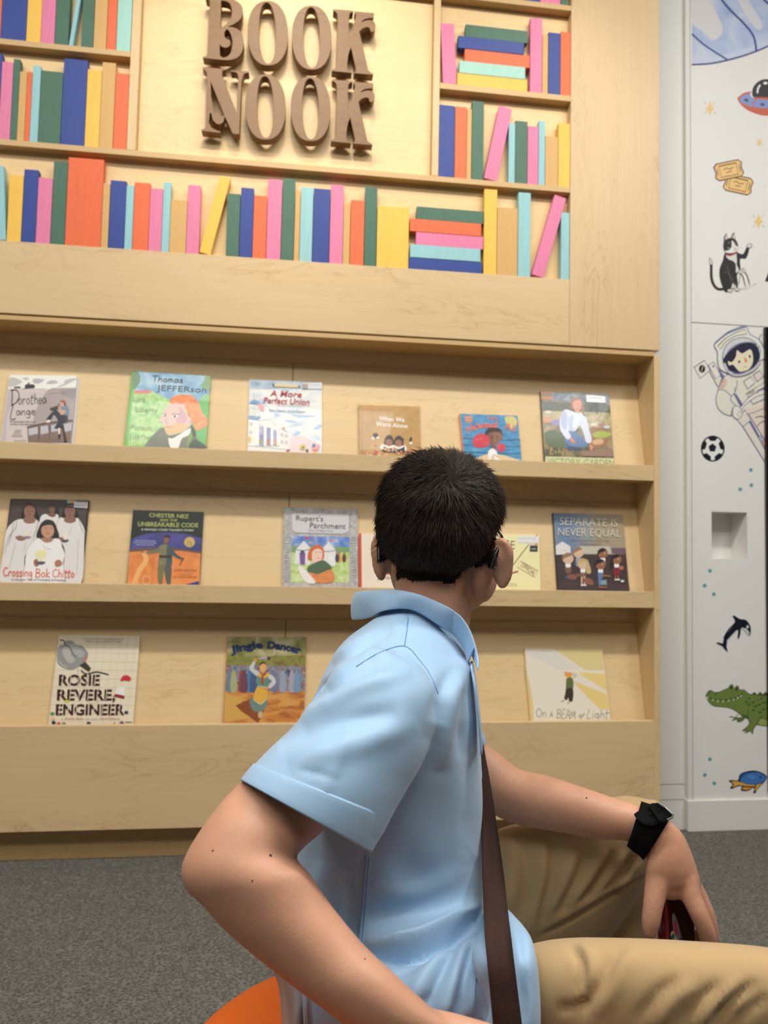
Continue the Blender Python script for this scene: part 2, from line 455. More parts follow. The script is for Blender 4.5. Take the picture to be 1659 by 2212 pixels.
# flat stacks
def stack(z0, rows, place, group):
    names = ['lowest', 'second lowest', 'middle', 'second highest', 'topmost']
    for i, (c, x0, x1, zt) in enumerate(rows):
        block(c, x0, x1, z0+.0003, zt, f'{WORD[c]} wooden book lying flat, {names[i]} in the stack on {place}', group, y=-.0012*(i % 2))
        z0 = zt
stack(1.6275, [('blue', .2909, .5058, 1.6616), ('aqua', .2949, .5, 1.6995), ('pink', .3113, .5078, 1.737), ('orange', .2928, .5009, 1.7742), ('green', .3122, .5076, 1.8117)], 'the long bottom shelf', 'wooden books on the long bottom shelf')
stack(2.1829, [('yellow', .4237, .6342, 2.2195), ('mint', .4295, .6276, 2.2565), ('orange', .4452, .6412, 2.2943), ('blue', .4244, .6233, 2.3313), ('green', .4465, .6347, 2.3692)], 'the top right shelf', 'wooden books on the shelf right of BOOK')

# ------------------------------------------------------------------ BOOK NOOK sign
def filled(outlines, th):
    """solid letter from outlines [(outer), (hole)...] in (x, z), extruded in y"""
    cu = bpy.data.curves.new('c', 'CURVE'); cu.dimensions = '2D'; cu.fill_mode = 'BOTH'
    cu.extrude = th/2; cu.bevel_depth = .0006; cu.bevel_resolution = 1; cu.offset = -.0006
    for P in outlines:
        sp = cu.splines.new('POLY'); sp.points.add(len(P)-1); sp.use_cyclic_u = True
        for q, (x, y) in zip(sp.points, P): q.co = (x, y, 0, 1)
    ob = bpy.data.objects.new('c', cu); COL.objects.link(ob)
    bpy.context.view_layer.update()
    me = bpy.data.meshes.new_from_object(ob.evaluated_get(bpy.context.evaluated_depsgraph_get()))
    bpy.data.objects.remove(ob, do_unlink=True); bpy.data.curves.remove(cu)
    return me
Y_LF = -.016          # face of the letters
LTH = .026
def LP(pts, closed_smooth=None):
    """letter outline measured on the photo enlargement -> (x, z) on the letter face; 's' entries are smooth runs"""
    out = []
    for x, y in pts:
        w = on_y(420+x/3.95, y/3.95, Y_LF)
        out.append((w[0], w[2]))
    return out
def smooth_run(pts, n=6): return [tuple(p) for p in catmull(pts, n)]
def ellipse_pts(cx, cy, rx, ry, rot, n=56):
    o = []
    for k in range(n):
        a = 2*math.pi*k/n; x = rx*math.cos(a); y = ry*math.sin(a)
        o.append((cx+x*math.cos(rot)-y*math.sin(rot), cy+x*math.sin(rot)+y*math.cos(rot)))
    return o
def superell(cx, cy, rx, ry, rot, n=64, e=.88):
    o = []
    for k in range(n):
        a = 2*math.pi*k/n; ca, sa = math.cos(a), math.sin(a)
        x = rx*math.copysign(abs(ca)**e, ca); y = ry*math.copysign(abs(sa)**e, sa)
        o.append((cx+x*math.cos(rot)-y*math.sin(rot), cy+x*math.sin(rot)+y*math.cos(rot)))
    return o
def K_letter(dx, dy):
    st = [(1184, 78), (1355, 92)]+smooth_run([(1355, 105), (1335, 110), (1323, 125), (1319, 160)], 4)+[(1316, 350), (1372, 160)]+smooth_run([(1372, 160), (1376, 130), (1366, 112), (1366, 97)], 4) + \
         [(1533, 112)]+smooth_run([(1531, 140), (1523, 155), (1480, 158), (1440, 172), (1424, 193)], 4) + \
         smooth_run([(1424, 193), (1455, 178), (1500, 172), (1535, 190), (1545, 225), (1535, 262), (1515, 275), (1500, 262), (1493, 240), (1470, 233), (1435, 245), (1407, 270)], 5) + \
         [(1412, 290), (1475, 565)]+smooth_run([(1475, 565), (1482, 595), (1500, 615), (1525, 630)], 4)+[(1525, 640), (1362, 626)] + \
         smooth_run([(1362, 618), (1375, 605), (1375, 580)], 3)+[(1337, 408)]+smooth_run([(1337, 408), (1322, 440), (1310, 490)], 3) + \
         [(1304, 560)]+smooth_run([(1304, 560), (1310, 595), (1342, 612)], 4)+[(1342, 624), (1172, 607)] + \
         smooth_run([(1172, 596), (1200, 585), (1210, 555)], 4)+[(1222, 160)]+smooth_run([(1222, 160), (1216, 115), (1184, 92)], 4)
    return [[(x+dx, y+dy) for x, y in st]]
LETTERS = [
 ('B', [[(95, -22), (215, -14)]+smooth_run([(215, -14), (330, -5), (400, 45), (412, 100), (395, 160), (340, 205), (285, 228)], 5) +
        smooth_run([(285, 228), (350, 240), (400, 280), (420, 360), (408, 440), (370, 490), (310, 512), (240, 514)], 5)+[(72, 496), (72, 486)] +
        smooth_run([(72, 484), (100, 480), (112, 450)], 4)+[(130, 30)]+smooth_run([(130, 30), (128, 5), (95, -8)], 4),
       [(228, 5)]+smooth_run([(228, 5), (285, 18), (315, 60), (318, 120), (300, 170), (262, 215), (220, 247)], 5),
       smooth_run([(216, 378), (235, 400), (270, 408), (300, 392), (308, 360), (297, 340), (275, 332), (258, 310), (256, 280), (268, 258), (285, 255), (308, 290), (323, 350), (318, 420), (295, 470), (260, 490), (235, 488), (216, 470)], 5)]),
 ('O', [superell(626, 284, 172, 276, -.03), superell(623, 283, 70, 260, -.03)]),
 ('O', [superell(1001, 322, 169, 274, -.02), superell(999, 322, 69, 258, -.02)]),
 ('K', K_letter(0, 0)),
 ('N', [[(72, 572), (266, 590)]+smooth_run([(266, 600), (240, 606), (236, 640)], 4)+[(362, 965), (372, 700)] +
        smooth_run([(372, 700), (372, 650), (355, 620), (310, 614)], 4)+[(310, 602), (465, 610), (465, 624)] +
        smooth_run([(465, 624), (425, 632), (402, 690)], 4)+[(384, 1148), (325, 1141), (262, 1000)] +
        smooth_run([(254, 1000), (250, 1035), (225, 1058), (190, 1058), (155, 1020), (145, 975), (132, 965)], 5) +
        [(128, 1010)]+[(120, 1040)]+smooth_run([(145, 1090), (185, 1110), (222, 1122)], 3)+[(222, 1136), (60, 1118), (60, 1104)] +
        smooth_run([(60, 1104), (90, 1095), (98, 1060)], 4)+[(106, 660)]+smooth_run([(106, 660), (105, 620), (72, 588)], 4),
       [(138, 700), (145, 715), (256, 985), (235, 992)]+smooth_run([(235, 992), (190, 985), (165, 940), (142, 820)], 4)]),
 ('O', [superell(606, 914, 172, 279, -.02), superell(605, 914, 69, 262, -.02)]),
 ('O', [superell(991, 929, 169, 277, -.02), superell(990, 929, 69, 259, -.02)]),
 ('K', K_letter(-7, 600)),
]
sign = empty('wall_sign', (-.06, .01, 1.95), 'raised brown wooden letters spelling BOOK NOOK on the maple panel', 'sign')
M_letter = wood('walnut_letters', (132, 98, 60), 'X', figure=.25, seed=71.0, rough=.45)
for ch, outs in LETTERS:
    outs2 = [LP(o) for o in outs]
    me = filled(outs2, LTH)
    V = np.array([v.co[:] for v in me.vertices])
    N = np.stack([V[:, 0], Y_LF+LTH/2-V[:, 2]*1.0, V[:, 1]], 1)
    me.vertices.foreach_set('co', N.ravel()); me.update()
    link('letter', me, [M_letter], sign)
# small stand-offs that carry the letters on the panel
for i, (ch, outs) in enumerate(LETTERS):
    P = np.array(LP(outs[0])); 
    c = P.mean(0)
    if ch == 'O':
        pts = [(P[:, 0].min()+.020, c[1]), (P[:, 0].max()-.020, c[1])]
    else:
        pts = [(P[:, 0].min()+{'N': .019, 'K': .031, 'B': .028}[ch], P[:, 1].min()+.06)]
    for x, z in pts: MB().tube([(x, Y_LF+LTH-.001, z), (x, .0212, z)], .002, 8).build('standoff_pin', flat('steel', (150, 150, 150), .4, metal=1), sign)

# ------------------------------------------------------------------ flat printed art (book covers, wall drawings)
def ink(c, coat=.0, rough=.5):
    c = tuple(int(v) for v in c)
    key = 'ink_%d_%d_%d_%d' % (*c, int(coat*10))
    return flat(key, c, rough, .4, coat)
def paint_mix(name, cols, scale=40.0, stretch=(1, 1, 1), seed=0.0, coat=.3):
    """painterly print: several colours blended by noise"""
    if name in MATS: return MATS[name]
    m, nt, b = newmat(name); N = nt.nodes.new; L = nt.links.new
    tc = N('ShaderNodeTexCoord'); mp = N('ShaderNodeMapping')
    mp.inputs['Scale'].default_value = stretch; mp.inputs['Location'].default_value = (seed, seed, seed)
    L(tc.outputs['Object'], mp.inputs['Vector'])
    nz = N('ShaderNodeTexNoise'); nz.inputs['Scale'].default_value = scale; nz.inputs['Detail'].default_value = 3
    nz.inputs['Distortion'].default_value = .8
    L(mp.outputs['Vector'], nz.inputs['Vector'])
    rp = N('ShaderNodeValToRGB'); e = rp.color_ramp.elements
    n = len(cols)
    for i, c in enumerate(cols):
        pos = .28+.44*i/(n-1)
        x = e[i] if i < 2 else e.new(pos)
        x.position = pos; x.color = (*lin(c), 1)
    L(nz.outputs['Fac'], rp.inputs['Fac'])
    L(rp.outputs['Color'], b.inputs['Base Color'])
    b.inputs['Roughness'].default_value = .45; b.inputs['Coat Weight'].default_value = coat
    MATS[name] = m
    return m
STROKES = {  # handwriting: polylines in a unit box, baseline 0, cap 1, x-height .55; advance last
 'D': ([[(.12, 0), (.22, .98)], [(.1, .95), (.5, .95), (.66, .6), (.45, .2), (.08, 0)]], .75),
 'L': ([[(.35, 1), (.12, .02), (.5, .0)]], .6), 'C': ([[(.6, .85), (.4, .98), (.12, .7), (.08, .3), (.3, .02), (.62, .15)]], .72),
 'B': ([[(.2, .95), (.1, 0)], [(.15, .95), (.5, .9), (.5, .6), (.2, .52), (.52, .42), (.5, .08), (.08, 0)]], .66),
 'O': ([[(.35, 1), (.08, .7), (.08, .3), (.32, 0), (.6, .25), (.62, .7), (.35, 1)]], .75),
 'E': ([[(.5, .95), (.15, .92), (.08, 0), (.48, .04)], [(.12, .48), (.42, .5)]], .55), 'A': ([[(.05, 0), (.32, 1), (.5, 0)], [(.15, .35), (.45, .35)]], .58),
 'M': ([[(.05, 0), (.14, .8), (.36, .2), (.52, .85), (.62, 0)]], .72),
 'N': ([[(.05, 0), (.1, .8), (.45, 0), (.5, .85)]], .6), 'S': ([[(.5, .85), (.3, 1), (.1, .75), (.45, .35), (.35, .03), (.05, .12)]], .6),
 'P': ([[(.12, 0), (.2, 1), (.55, .9), (.5, .55), (.15, .5)]], .6), 'T': ([[(.02, .95), (.6, .98)], [(.32, .96), (.25, 0)]], .6),
 'a': ([[(.42, .5), (.2, .55), (.06, .25), (.18, .02), (.38, .2), (.44, .52), (.5, .05)]], .58),
 'b': ([[(.12, 1), (.08, .02), (.3, .02), (.45, .28), (.3, .5), (.1, .35)]], .55),
 'c': ([[(.42, .48), (.2, .55), (.06, .25), (.2, .02), (.44, .1)]], .5), 'e': ([[(.08, .28), (.42, .32), (.3, .55), (.08, .4), (.12, .05), (.42, .06)]], .5),
 'f': ([[(.5, .95), (.3, .95), (.18, .5), (.08, -.25)], [(.03, .5), (.4, .52)]], .45), 'g': ([[(.42, .5), (.15, .52), (.08, .18), (.3, .08), (.42, .5), (.4, -.2), (.22, -.4), (.06, -.28)]], .55),
 'h': ([[(.16, 1), (.06, 0)], [(.08, .3), (.3, .55), (.42, .4), (.4, 0)]], .54), 'i': ([[(.14, .5), (.1, 0)], [(.17, .72), (.18, .76)]], .28),
 'j': ([[(.3, .5), (.26, -.2), (.08, -.35)], [(.32, .72), (.33, .76)]], .36), 'k': ([[(.14, 1), (.06, 0)], [(.42, .55), (.1, .25), (.46, 0)]], .52),
 'l': ([[(.2, 1), (.1, 0)]], .3), 'm': ([[(.06, .5), (.04, 0)], [(.06, .35), (.25, .54), (.3, .02)], [(.3, .35), (.48, .54), (.55, 0)]], .68),
 'n': ([[(.08, .52), (.05, 0)], [(.07, .32), (.28, .55), (.4, .4), (.4, 0)]], .54), 'o': ([[(.25, .54), (.06, .3), (.2, .01), (.42, .2), (.38, .48), (.25, .54)]], .54),
 'r': ([[(.1, .52), (.06, 0)], [(.08, .3), (.25, .52), (.44, .48)]], .48), 's': ([[(.38, .48), (.2, .55), (.1, .4), (.36, .18), (.25, .0), (.05, .08)]], .46),
 't': ([[(.24, .9), (.12, .03), (.3, .02)], [(.02, .6), (.44, .64)]], .44), 'u': ([[(.08, .52), (.1, .08), (.3, .03), (.42, .5), (.44, .02)]], .55),
 'y': ([[(.06, .5), (.16, .12), (.36, .1), (.46, .52), (.36, -.25), (.12, -.35)]], .54), "'": ([[(.1, 1), (.06, .8)]], .2), ' ': ([], .42),
}
def font_mesh(s, bold=0.0):
    cu = bpy.data.curves.new('t', 'FONT'); cu.body = s; cu.size = 1.0; cu.offset = bold
    cu.resolution_u = 3
    ob = bpy.data.objects.new('t', cu); COL.objects.link(ob)
    bpy.context.view_layer.update()
    me = bpy.data.meshes.new_from_object(ob.evaluated_get(bpy.context.evaluated_depsgraph_get()))
    V = np.array([v.co[:2] for v in me.vertices]).reshape(-1, 2); F = [tuple(p.vertices) for p in me.polygons]
    bpy.data.objects.remove(ob, do_unlink=True); bpy.data.curves.remove(cu); bpy.data.meshes.remove(me)
    return V, F
class Art:
    STEP = .00004
    def __init__(s, p0, n, scale, ox, oy, lift=.0002):
        s.p0 = np.array(p0, float); s.n = np.array(n, float); s.n /= np.linalg.norm(s.n)
        s.sc, s.ox, s.oy = scale, ox, oy; s.lift = lift
        s.V = []; s.F = []; s.M = []; s.mats = []; s.k = 0; s.coat = .3
    def P(s, x, y):
        return hit(s.ox+x/s.sc, s.oy+y/s.sc, s.p0, s.n)+s.n*(s.lift+s.STEP*s.k)
    def mat(s, c):
        m = c if isinstance(c, bpy.types.Material) else ink(c, s.coat, .45)
        if m not in s.mats: s.mats.append(m)
        return s.mats.index(m)
    def tri(s, pts, faces, c):
        n = len(s.V); s.V += [s.P(x, y) for x, y in pts]
        i = s.mat(c)
        for f in faces: s.F.append(tuple(q+n for q in f)); s.M.append(i)
    def poly(s, pts, c):
        s.k += 1
        pts = [tuple(map(float, p)) for p in pts]
        fs = tessellate_polygon([[Vector((x, y, 0)) for x, y in pts]])
        s.tri(pts, fs, c); return s
    def blob(s, pts, c, n=5): return s.poly(catmull(pts, n, True), c)
    def ell(s, cx, cy, rx, ry, c, rot=0, n=28): return s.poly(ellipse_pts(cx, cy, rx, ry, math.radians(rot), n), c)
    def rect(s, x0, y0, x1, y1, c): return s.poly([(x0, y0), (x1, y0), (x1, y1), (x0, y1)], c)
    def line(s, pts, w, c, smooth=True, taper=0.0, new=True):
        if new: s.k += 1
        P = catmull(pts, 5) if smooth and len(pts) > 2 else np.array(pts, float)
        d = np.gradient(P, axis=0); d /= np.linalg.norm(d, axis=1)[:, None]+1e-9
        nn = np.stack([-d[:, 1], d[:, 0]], 1)
        t = np.linspace(0, 1, len(P)); ww = w/2*(1-taper*np.abs(2*t-1)**2)
        P = P.copy(); P[0] -= d[0]*w*.25; P[-1] += d[-1]*w*.25
        A = P+nn*ww[:, None]; B = P-nn*ww[:, None]
        m = len(P); s.tri(list(map(tuple, A))+list(map(tuple, B)), [(i, i+1, m+i+1, m+i) for i in range(m-1)], c); return s
    def outl(s, pts, w, c, n=5, smooth=True):
        P = catmull(pts, n, True) if smooth else np.array(pts, float)
        P = np.vstack([P, P[:2]]); return s.line(P, w, c, False)
    def text(s, t, p0, p1, h, c, bold=0.0, shear=0.0, bend=0.0, fitw=True):
        """text from baseline start p0 to baseline end p1 with cap height h (enlargement pixels)"""
        s.k += 1
        V, F = font_mesh(t, bold)
        w = V[:, 0].max()-V[:, 0].min(); x0 = V[:, 0].min()
        p0 = np.array(p0, float); p1 = np.array(p1, float)
        e = p1-p0; Lw = np.linalg.norm(e); e /= Lw; u = np.array([e[1], -e[0]])
        T = (V[:, 0]-x0)/w
        Y = V[:, 1]/.73*h
        pts = p0+np.outer(T*Lw+Y*shear, e)+np.outer(Y+bend*4*T*(1-T), u)
        s.tri(list(map(tuple, pts)), F, c); return s
    def hand(s, t, p0, p1, h, w, c, shear=0.0, bend=0.0, serif=0.0):
        """handwritten text"""
        p0 = np.array(p0, float); p1 = np.array(p1, float)
        e = p1-p0; Lw = np.linalg.norm(e); e /= Lw; u = np.array([e[1], -e[0]])
        adv = sum(STROKES[ch][1] for ch in t); x = 0
        s.k += 1
        for ch in t:
            for st in STROKES[ch][0]:
                q = np.array(st, float)
                X = (q[:, 0]+x)/adv; Y = q[:, 1]*h+bend*4*X*(1-X)
                pts = p0+np.outer(X*Lw+q[:, 1]*h*shear, e)+np.outer(Y, u)
                s.line(pts, w, c, True, new=False)
            x += STROKES[ch][1]
        return s
    def bars(s, x0, y0, x1, y1, h, c, seed=1):
        """a line of print too small to read in the photo"""
        r = random.Random(seed); L_ = math.hypot(x1-x0, y1-y0); x = 0
        s.k += 1
        while x < L_-4:
            w = r.uniform(1.2, 5)*h
            w = min(w, L_-x); ax, bx = x/L_, (x+w)/L_
            P = lambda t: (x0+(x1-x0)*t, y0+(y1-y0)*t)
            a, b = P(ax), P(bx)
            s.tri([a, b, (b[0], b[1]-h), (a[0], a[1]-h)], [(0, 1, 2, 3)], c)
            x += w+h*.7
        return s
    def build(s, name, parent, label=None):
        for ch_ in parent.children:
            if ch_.name.startswith('front_cover'): parent = ch_; break
        me = mesh_from(s.V, s.F); me.polygons.foreach_set('material_index', s.M)
        o = link(name, me, s.mats, parent)
        if label: o['label'] = label
        return o

# ------------------------------------------------------------------ picture books on the display ledges
M_pages = flat('book_pages', (236, 230, 214), .8, .2, vary=.05, vscale=300)
def bookplane(i, T):
    n = np.array([0, -1.0, SL]); n /= np.linalg.norm(n)
    z = BAYS[i][1]
    p0 = np.array([0, y_back(i, z), z])+n*(T+.0006)
    return p0, n
def make_book(i, crop, corners, base, label, T=.009, spine=None, soft=False, edge=None, thick=None):
    """corners TL, TR, BL, BR on the enlargement; the foot goes down to the ledge"""
    sc, ox, oy = crop
    p0, n = bookplane(i, T)
    T = thick or T
    c = [hit(ox+x/sc, oy+y/sc, p0, n) for x, y in corners]
    zl = BAYS[i][3]+.0165+.0006+T*abs(n[2])
    def down(a, b):
        k = (zl-a[2])/(b[2]-a[2]); return a+(b-a)*k
    TL, TR = c[0], c[1]; BL, BR = down(c[0], c[2]), down(c[1], c[3])
    root = empty('picture_book', ((BL+BR)/2-n*T/2), label, 'book', 'picture books on the display ledges')
    bt = .0007 if soft else .0022
    def slab(TL, TR, BR, BL, a, b, mats, name, inset=0.0, bev=.0):
        q = [np.array(v) for v in (TL, TR, BR, BL)]
        if inset:
            ex = (q[1]-q[0]); ex /= np.linalg.norm(ex); ey = (q[0]-q[3]); ey /= np.linalg.norm(ey)
            q = [q[0]+ex*.001-ey*inset, q[1]-ex*inset-ey*inset, q[2]-ex*inset+ey*inset, q[3]+ex*.001+ey*inset]
        m = MB(); V = [v-n*a for v in q]+[v-n*b for v in q]
        m.add(V, [(0, 1, 2, 3), (7, 6, 5, 4), (0, 4, 5, 1), (1, 5, 6, 2), (2, 6, 7, 3), (3, 7, 4, 0)])
        return m.build(name, mats, root, bev)
    bm_ = ink(edge or base, .3)
    cov = slab(TL, TR, BR, BL, 0, bt, base if isinstance(base, bpy.types.Material) else ink(base, .3), 'front_cover', 0, .0003 if soft else .0008)
    slab(TL, TR, BR, BL, T-bt, T, bm_ if not isinstance(base, bpy.types.Material) else base, 'back_cover', 0, .0003 if soft else .0008)
    slab(TL, TR, BR, BL, bt+.00005, T-bt-.00005, M_pages, 'pages', .0005 if soft else .003)
    ex = (TR-TL)/np.linalg.norm(TR-TL)
    sp = slab(TL-ex*.0016, TL, BL, BL-ex*.0016, .0004, T-.0004, ink(spine, .3) if spine else (base if isinstance(base, bpy.types.Material) else ink(base, .3)), 'spine', 0, .0004)
    art = Art(p0, n, sc, ox, oy)
    return root, art
SKIN = (206, 158, 124)
# 1 grey paperback with a seated figure
C = (8.732, 0, 795)
bk, a = make_book(0, C, [(188, 128), (1452, 146), (18, 1368), (1318, 1410)], (214, 206, 202), 'grey paperback of a figure with red cap seated on a car roof, top ledge', .0085, soft=True, thick=.0055)
a.poly([(188, 130), (1450, 148), (1436, 372), (925, 400), (560, 385), (158, 388)], (232, 232, 224))
a.blob([(190, 190), (300, 190), (420, 260), (300, 330), (165, 350)], (186, 186, 184)); a.blob([(430, 185), (540, 185), (520, 230), (460, 225)], (186, 186, 184))
a.blob([(620, 220), (700, 200), (835, 225), (740, 290), (640, 285)], (178, 174, 178)); a.blob([(870, 290), (980, 230), (1100, 265), (1000, 300)], (178, 176, 176))
a.blob([(1080, 350), (1200, 300), (1230, 230), (1400, 195), (1440, 210), (1300, 290), (1160, 350)], (184, 184, 180))
a.poly(catmull([(158, 388), (330, 385), (560, 388), (900, 400), (960, 560), (700, 760), (650, 1000), (500, 1410), (20, 1400)], 4, False), (204, 192, 188))
a.poly([(925, 400), (1000, 378), (1436, 372), (1340, 1410), (600, 1410), (640, 900), (720, 700), (860, 460)], (168, 156, 152))
a.poly([(1130, 420), (1436, 400), (1415, 560), (1180, 520)], (150, 140, 138))
a.poly([(160, 400), (300, 560), (130, 900), (110, 1400), (18, 1400)], (188, 178, 178))
a.poly([(470, 330), (500, 305), (640, 310), (665, 350), (640, 385), (470, 395)], (44, 38, 36)); a.rect(530, 270, 555, 310, (44, 38, 36)); a.rect(430, 385, 480, 398, (44, 38, 36)); a.rect(268, 350, 390, 385, (90, 84, 84))
a.line([(930, 520), (990, 480), (1210, 480)], 6, (110, 102, 100)); a.line([(1300, 560), (1400, 575)], 6, (120, 110, 108))
a.poly([(515, 1115), (900, 1040), (1375, 985), (1330, 1412), (530, 1412)], (128, 106, 96)); a.line([(515, 1115), (900, 1035), (1375, 985)], 22, (58, 44, 40), False)
for q in ([(535, 1150), (715, 1110), (720, 1240), (550, 1275)], [(765, 1105), (905, 1085), (925, 1225), (770, 1255)], [(965, 1080), (1080, 1060), (1100, 1190), (970, 1210)], [(1200, 1060), (1365, 1030), (1345, 1180), (1230, 1210)]): a.poly(q, (186, 184, 190))
a.poly([(1165, 1080), (1200, 1080), (1270, 1412), (1215, 1412)], (40, 26, 24)); a.line([(735, 1110), (735, 1380)], 14, (66, 48, 42), False); a.line([(930, 1085), (935, 1340)], 12, (66, 48, 42), False)
for x in range(580, 1180, 60): a.line([(x, 1310), (x, 1400)], 4, (92, 76, 70), False)
a.poly([(940, 760), (1100, 710), (1120, 770), (960, 810)], (58, 48, 44))
a.blob([(1040, 790), (1120, 850), (1200, 890), (1280, 910), (1270, 1000), (1190, 1060), (1170, 1140), (1090, 1150), (1030, 1130), (1100, 1010), (1020, 880), (960, 975), (880, 970)], (30, 32, 52))
a.blob([(1170, 740), (1230, 710), (1290, 740), (1295, 880), (1220, 890), (1180, 830)], (110, 128, 152)); a.blob([(1100, 730), (1125, 720), (1150, 800), (1225, 800), (1235, 850), (1160, 890), (1120, 820)], SKIN)
a.ell(1180, 680, 46, 52, SKIN); a.blob([(1135, 645), (1180, 610), (1235, 630), (1240, 690), (1200, 660)], (160, 42, 46)); a.ell(1225, 690, 18, 24, (40, 24, 24))
a.rect(1100, 680, 1125, 710, (30, 28, 28)); a.blob([(885, 1000), (930, 980), (955, 1010), (940, 1030), (880, 1035)], (230, 224, 216)); a.poly([(1100, 1135), (1145, 1140), (1135, 1255), (1105, 1250)], (226, 210, 190)); a.poly([(1100, 1265), (1150, 1240), (1130, 1340), (1105, 1345)], (24, 20, 20))
a.hand('D', (195, 712), (400, 700), 300, 14, (48, 40, 38)); a.hand('orothea', (345, 690), (890, 672), 200, 10, (56, 48, 46)); a.hand('L', (170, 960), (330, 955), 260, 11, (48, 40, 38)); a.hand('ange', (305, 895), (680, 880), 150, 10, (56, 48, 46))
a.text('The Photographer Who Found', (185, 1022), (670, 1030), 26, (92, 82, 80), .02); a.text('the Faces of the Depression', (195, 1070), (645, 1075), 26, (92, 82, 80), .02)
a.text('CAROLE', (275, 1200), (405, 1200), 34, (110, 100, 98)); a.text('BOSTON', (270, 1250), (395, 1250), 34, (110, 100, 98)); a.text('WEATHERFORD', (225, 1302), (430, 1302), 34, (110, 100, 98)); a.text('illustrated by', (275, 1385), (500, 1385), 30, (120, 110, 108))
a.build('cover_picture', bk)
# a second paperback stands behind it
bk2, a2 = make_book(0, C, [(1300, 180), (1500, 190), (1200, 1400), (1388, 1420)], (216, 210, 212), 'white paperback peeking out behind the grey one with the red capped figure', .0022, soft=True)
# 2 green hardcover with a portrait
C = (7.541, 255, 790)
bk, a = make_book(0, C, [(238, 85), (1503, 165), (108, 1300), (1425, 1342)], (120, 190, 96), 'glossy green hardcover with a painted portrait of an orange haired man, top ledge', .010, spine=(96, 170, 62))
M_green = paint_mix('cover_green_grass', [(120, 190, 110), (176, 214, 140), (196, 226, 158)], 60)
a.poly([(290, 92), (1500, 168), (1480, 575), (1300, 580), (850, 560), (560, 420), (250, 400)], paint_mix('cover_sky', [(120, 166, 200), (150, 190, 214), (205, 222, 226)], 25))
a.poly([(250, 400), (560, 420), (850, 560), (1300, 580), (1480, 580), (1430, 1340), (165, 1300)], M_green)
a.poly([(1300, 580), (1480, 580), (1430, 1340), (1100, 1330), (1200, 900)], (104, 182, 100))
a.poly([(262, 405), (540, 400), (540, 440), (480, 455), (262, 450)], (222, 130, 126))
a.blob([(250, 100), (330, 110), (365, 200), (330, 320), (240, 380)], (120, 152, 120)); a.blob([(1420, 180), (1500, 180), (1490, 380), (1400, 380), (1340, 320), (1400, 260)], (140, 176, 130)); a.blob([(1330, 560), (1400, 480), (1480, 470), (1478, 580)], (150, 200, 140))
a.blob([(440, 1335), (640, 1060), (800, 1000), (1180, 980), (1300, 1200), (1425, 1290), (1420, 1345), (800, 1345)], (118, 124, 108)); a.blob([(1160, 1340), (1230, 1200), (1330, 1240), (1425, 1310), (1425, 1345)], (66, 84, 70))
a.blob([(1120, 1300), (1180, 1010), (1220, 1030), (1215, 1150), (1150, 1290)], (126, 156, 86)); a.blob([(1190, 960), (1270, 1090), (1240, 1180), (1200, 1080)], (60, 70, 62))
a.blob([(820, 1180), (900, 1180), (1170, 1020), (1150, 1130), (1040, 1190), (980, 1340), (860, 1340)], (234, 232, 226))
a.blob([(840, 570), (940, 490), (1090, 472), (1220, 500), (1320, 620), (1360, 740), (1450, 880), (1440, 980), (1280, 1050), (1220, 920), (1160, 860), (1080, 680), (900, 640)], paint_mix('cover_orange_hair', [(214, 104, 56), (238, 140, 74), (244, 158, 90)], 70))
a.blob([(820, 640), (960, 615), (1100, 640), (1080, 690), (1130, 800), (1190, 880), (1200, 950), (1150, 1010), (1050, 1080), (870, 1135), (790, 1110), (750, 1000), (720, 930), (670, 900), (720, 800), (760, 710)], (226, 196, 186))
a.blob([(780, 980), (900, 960), (1000, 930), (1150, 990), (1040, 1080), (870, 1130), (790, 1100)], (222, 190, 140)); a.blob([(1000, 680), (1090, 760), (1120, 900), (1000, 940), (940, 900), (1000, 800)], (214, 170, 178))
a.ell(925, 825, 48, 20, (228, 224, 216)); a.ell(925, 825, 20, 18, (72, 70, 60)); a.line([(870, 800), (930, 780), (1010, 800)], 10, (120, 96, 80)); a.ell(765, 815, 32, 18, (224, 220, 214)); a.ell(768, 815, 16, 15, (90, 88, 80)); a.line([(740, 780), (790, 780)], 8, (130, 106, 90))
a.line([(810, 840), (770, 920), (820, 930)], 7, (190, 150, 140)); a.line([(770, 990), (820, 1000), (880, 990)], 9, (196, 136, 132)); a.line([(1150, 900), (1200, 920), (1160, 960)], 7, (176, 130, 116))
DK = (70, 84, 92)
a.hand('Thomas', (560, 255), (1065, 280), 95, 14, DK); a.text('JEFFERson', (630, 405), (1435, 440), 96, DK, .0, .05)
for t, p, q in (('Life,', (245, 590), (480, 600)), ('Liberty', (285, 750), (640, 770)), ('Pursuit', (205, 1045), (560, 1060)), ('EVERYTHING', (190, 1210), (640, 1230))): a.text(t, p, q, 84, (118, 150, 112), -.01)
a.build('cover_picture', bk)
# 3 union
C = (8.295, 520, 805)
bk, a = make_book(0, C, [(168, 122), (1455, 172), (128, 1410), (1455, 1450)], (226, 226, 222), 'pale blue and white picture book showing a columned hall with a flag, top ledge', .006, soft=True)
a.poly([(170, 125), (1453, 175), (1455, 1450), (130, 1410)], paint_mix('cover_clouds', [(150, 182, 208), (208, 216, 220), (228, 226, 220), (232, 230, 224)], 16, (1, 1, 2.2), 3.0))
a.poly([(170, 125), (1453, 175), (1453, 300), (800, 300), (168, 300)], paint_mix('cover_clouds_top', [(120, 150, 178), (168, 188, 204), (200, 208, 212)], 20, (1, 1, 2)))
for q in ([(920, 770), (1100, 760), (1360, 775), (1120, 810)], [(780, 860), (900, 850), (1020, 890), (900, 905)], [(930, 1120), (1000, 1050), (1080, 1080), (1000, 1130)], [(1300, 1010), (1430, 920), (1450, 980), (1380, 1020)]): a.blob(q, (168, 196, 222))
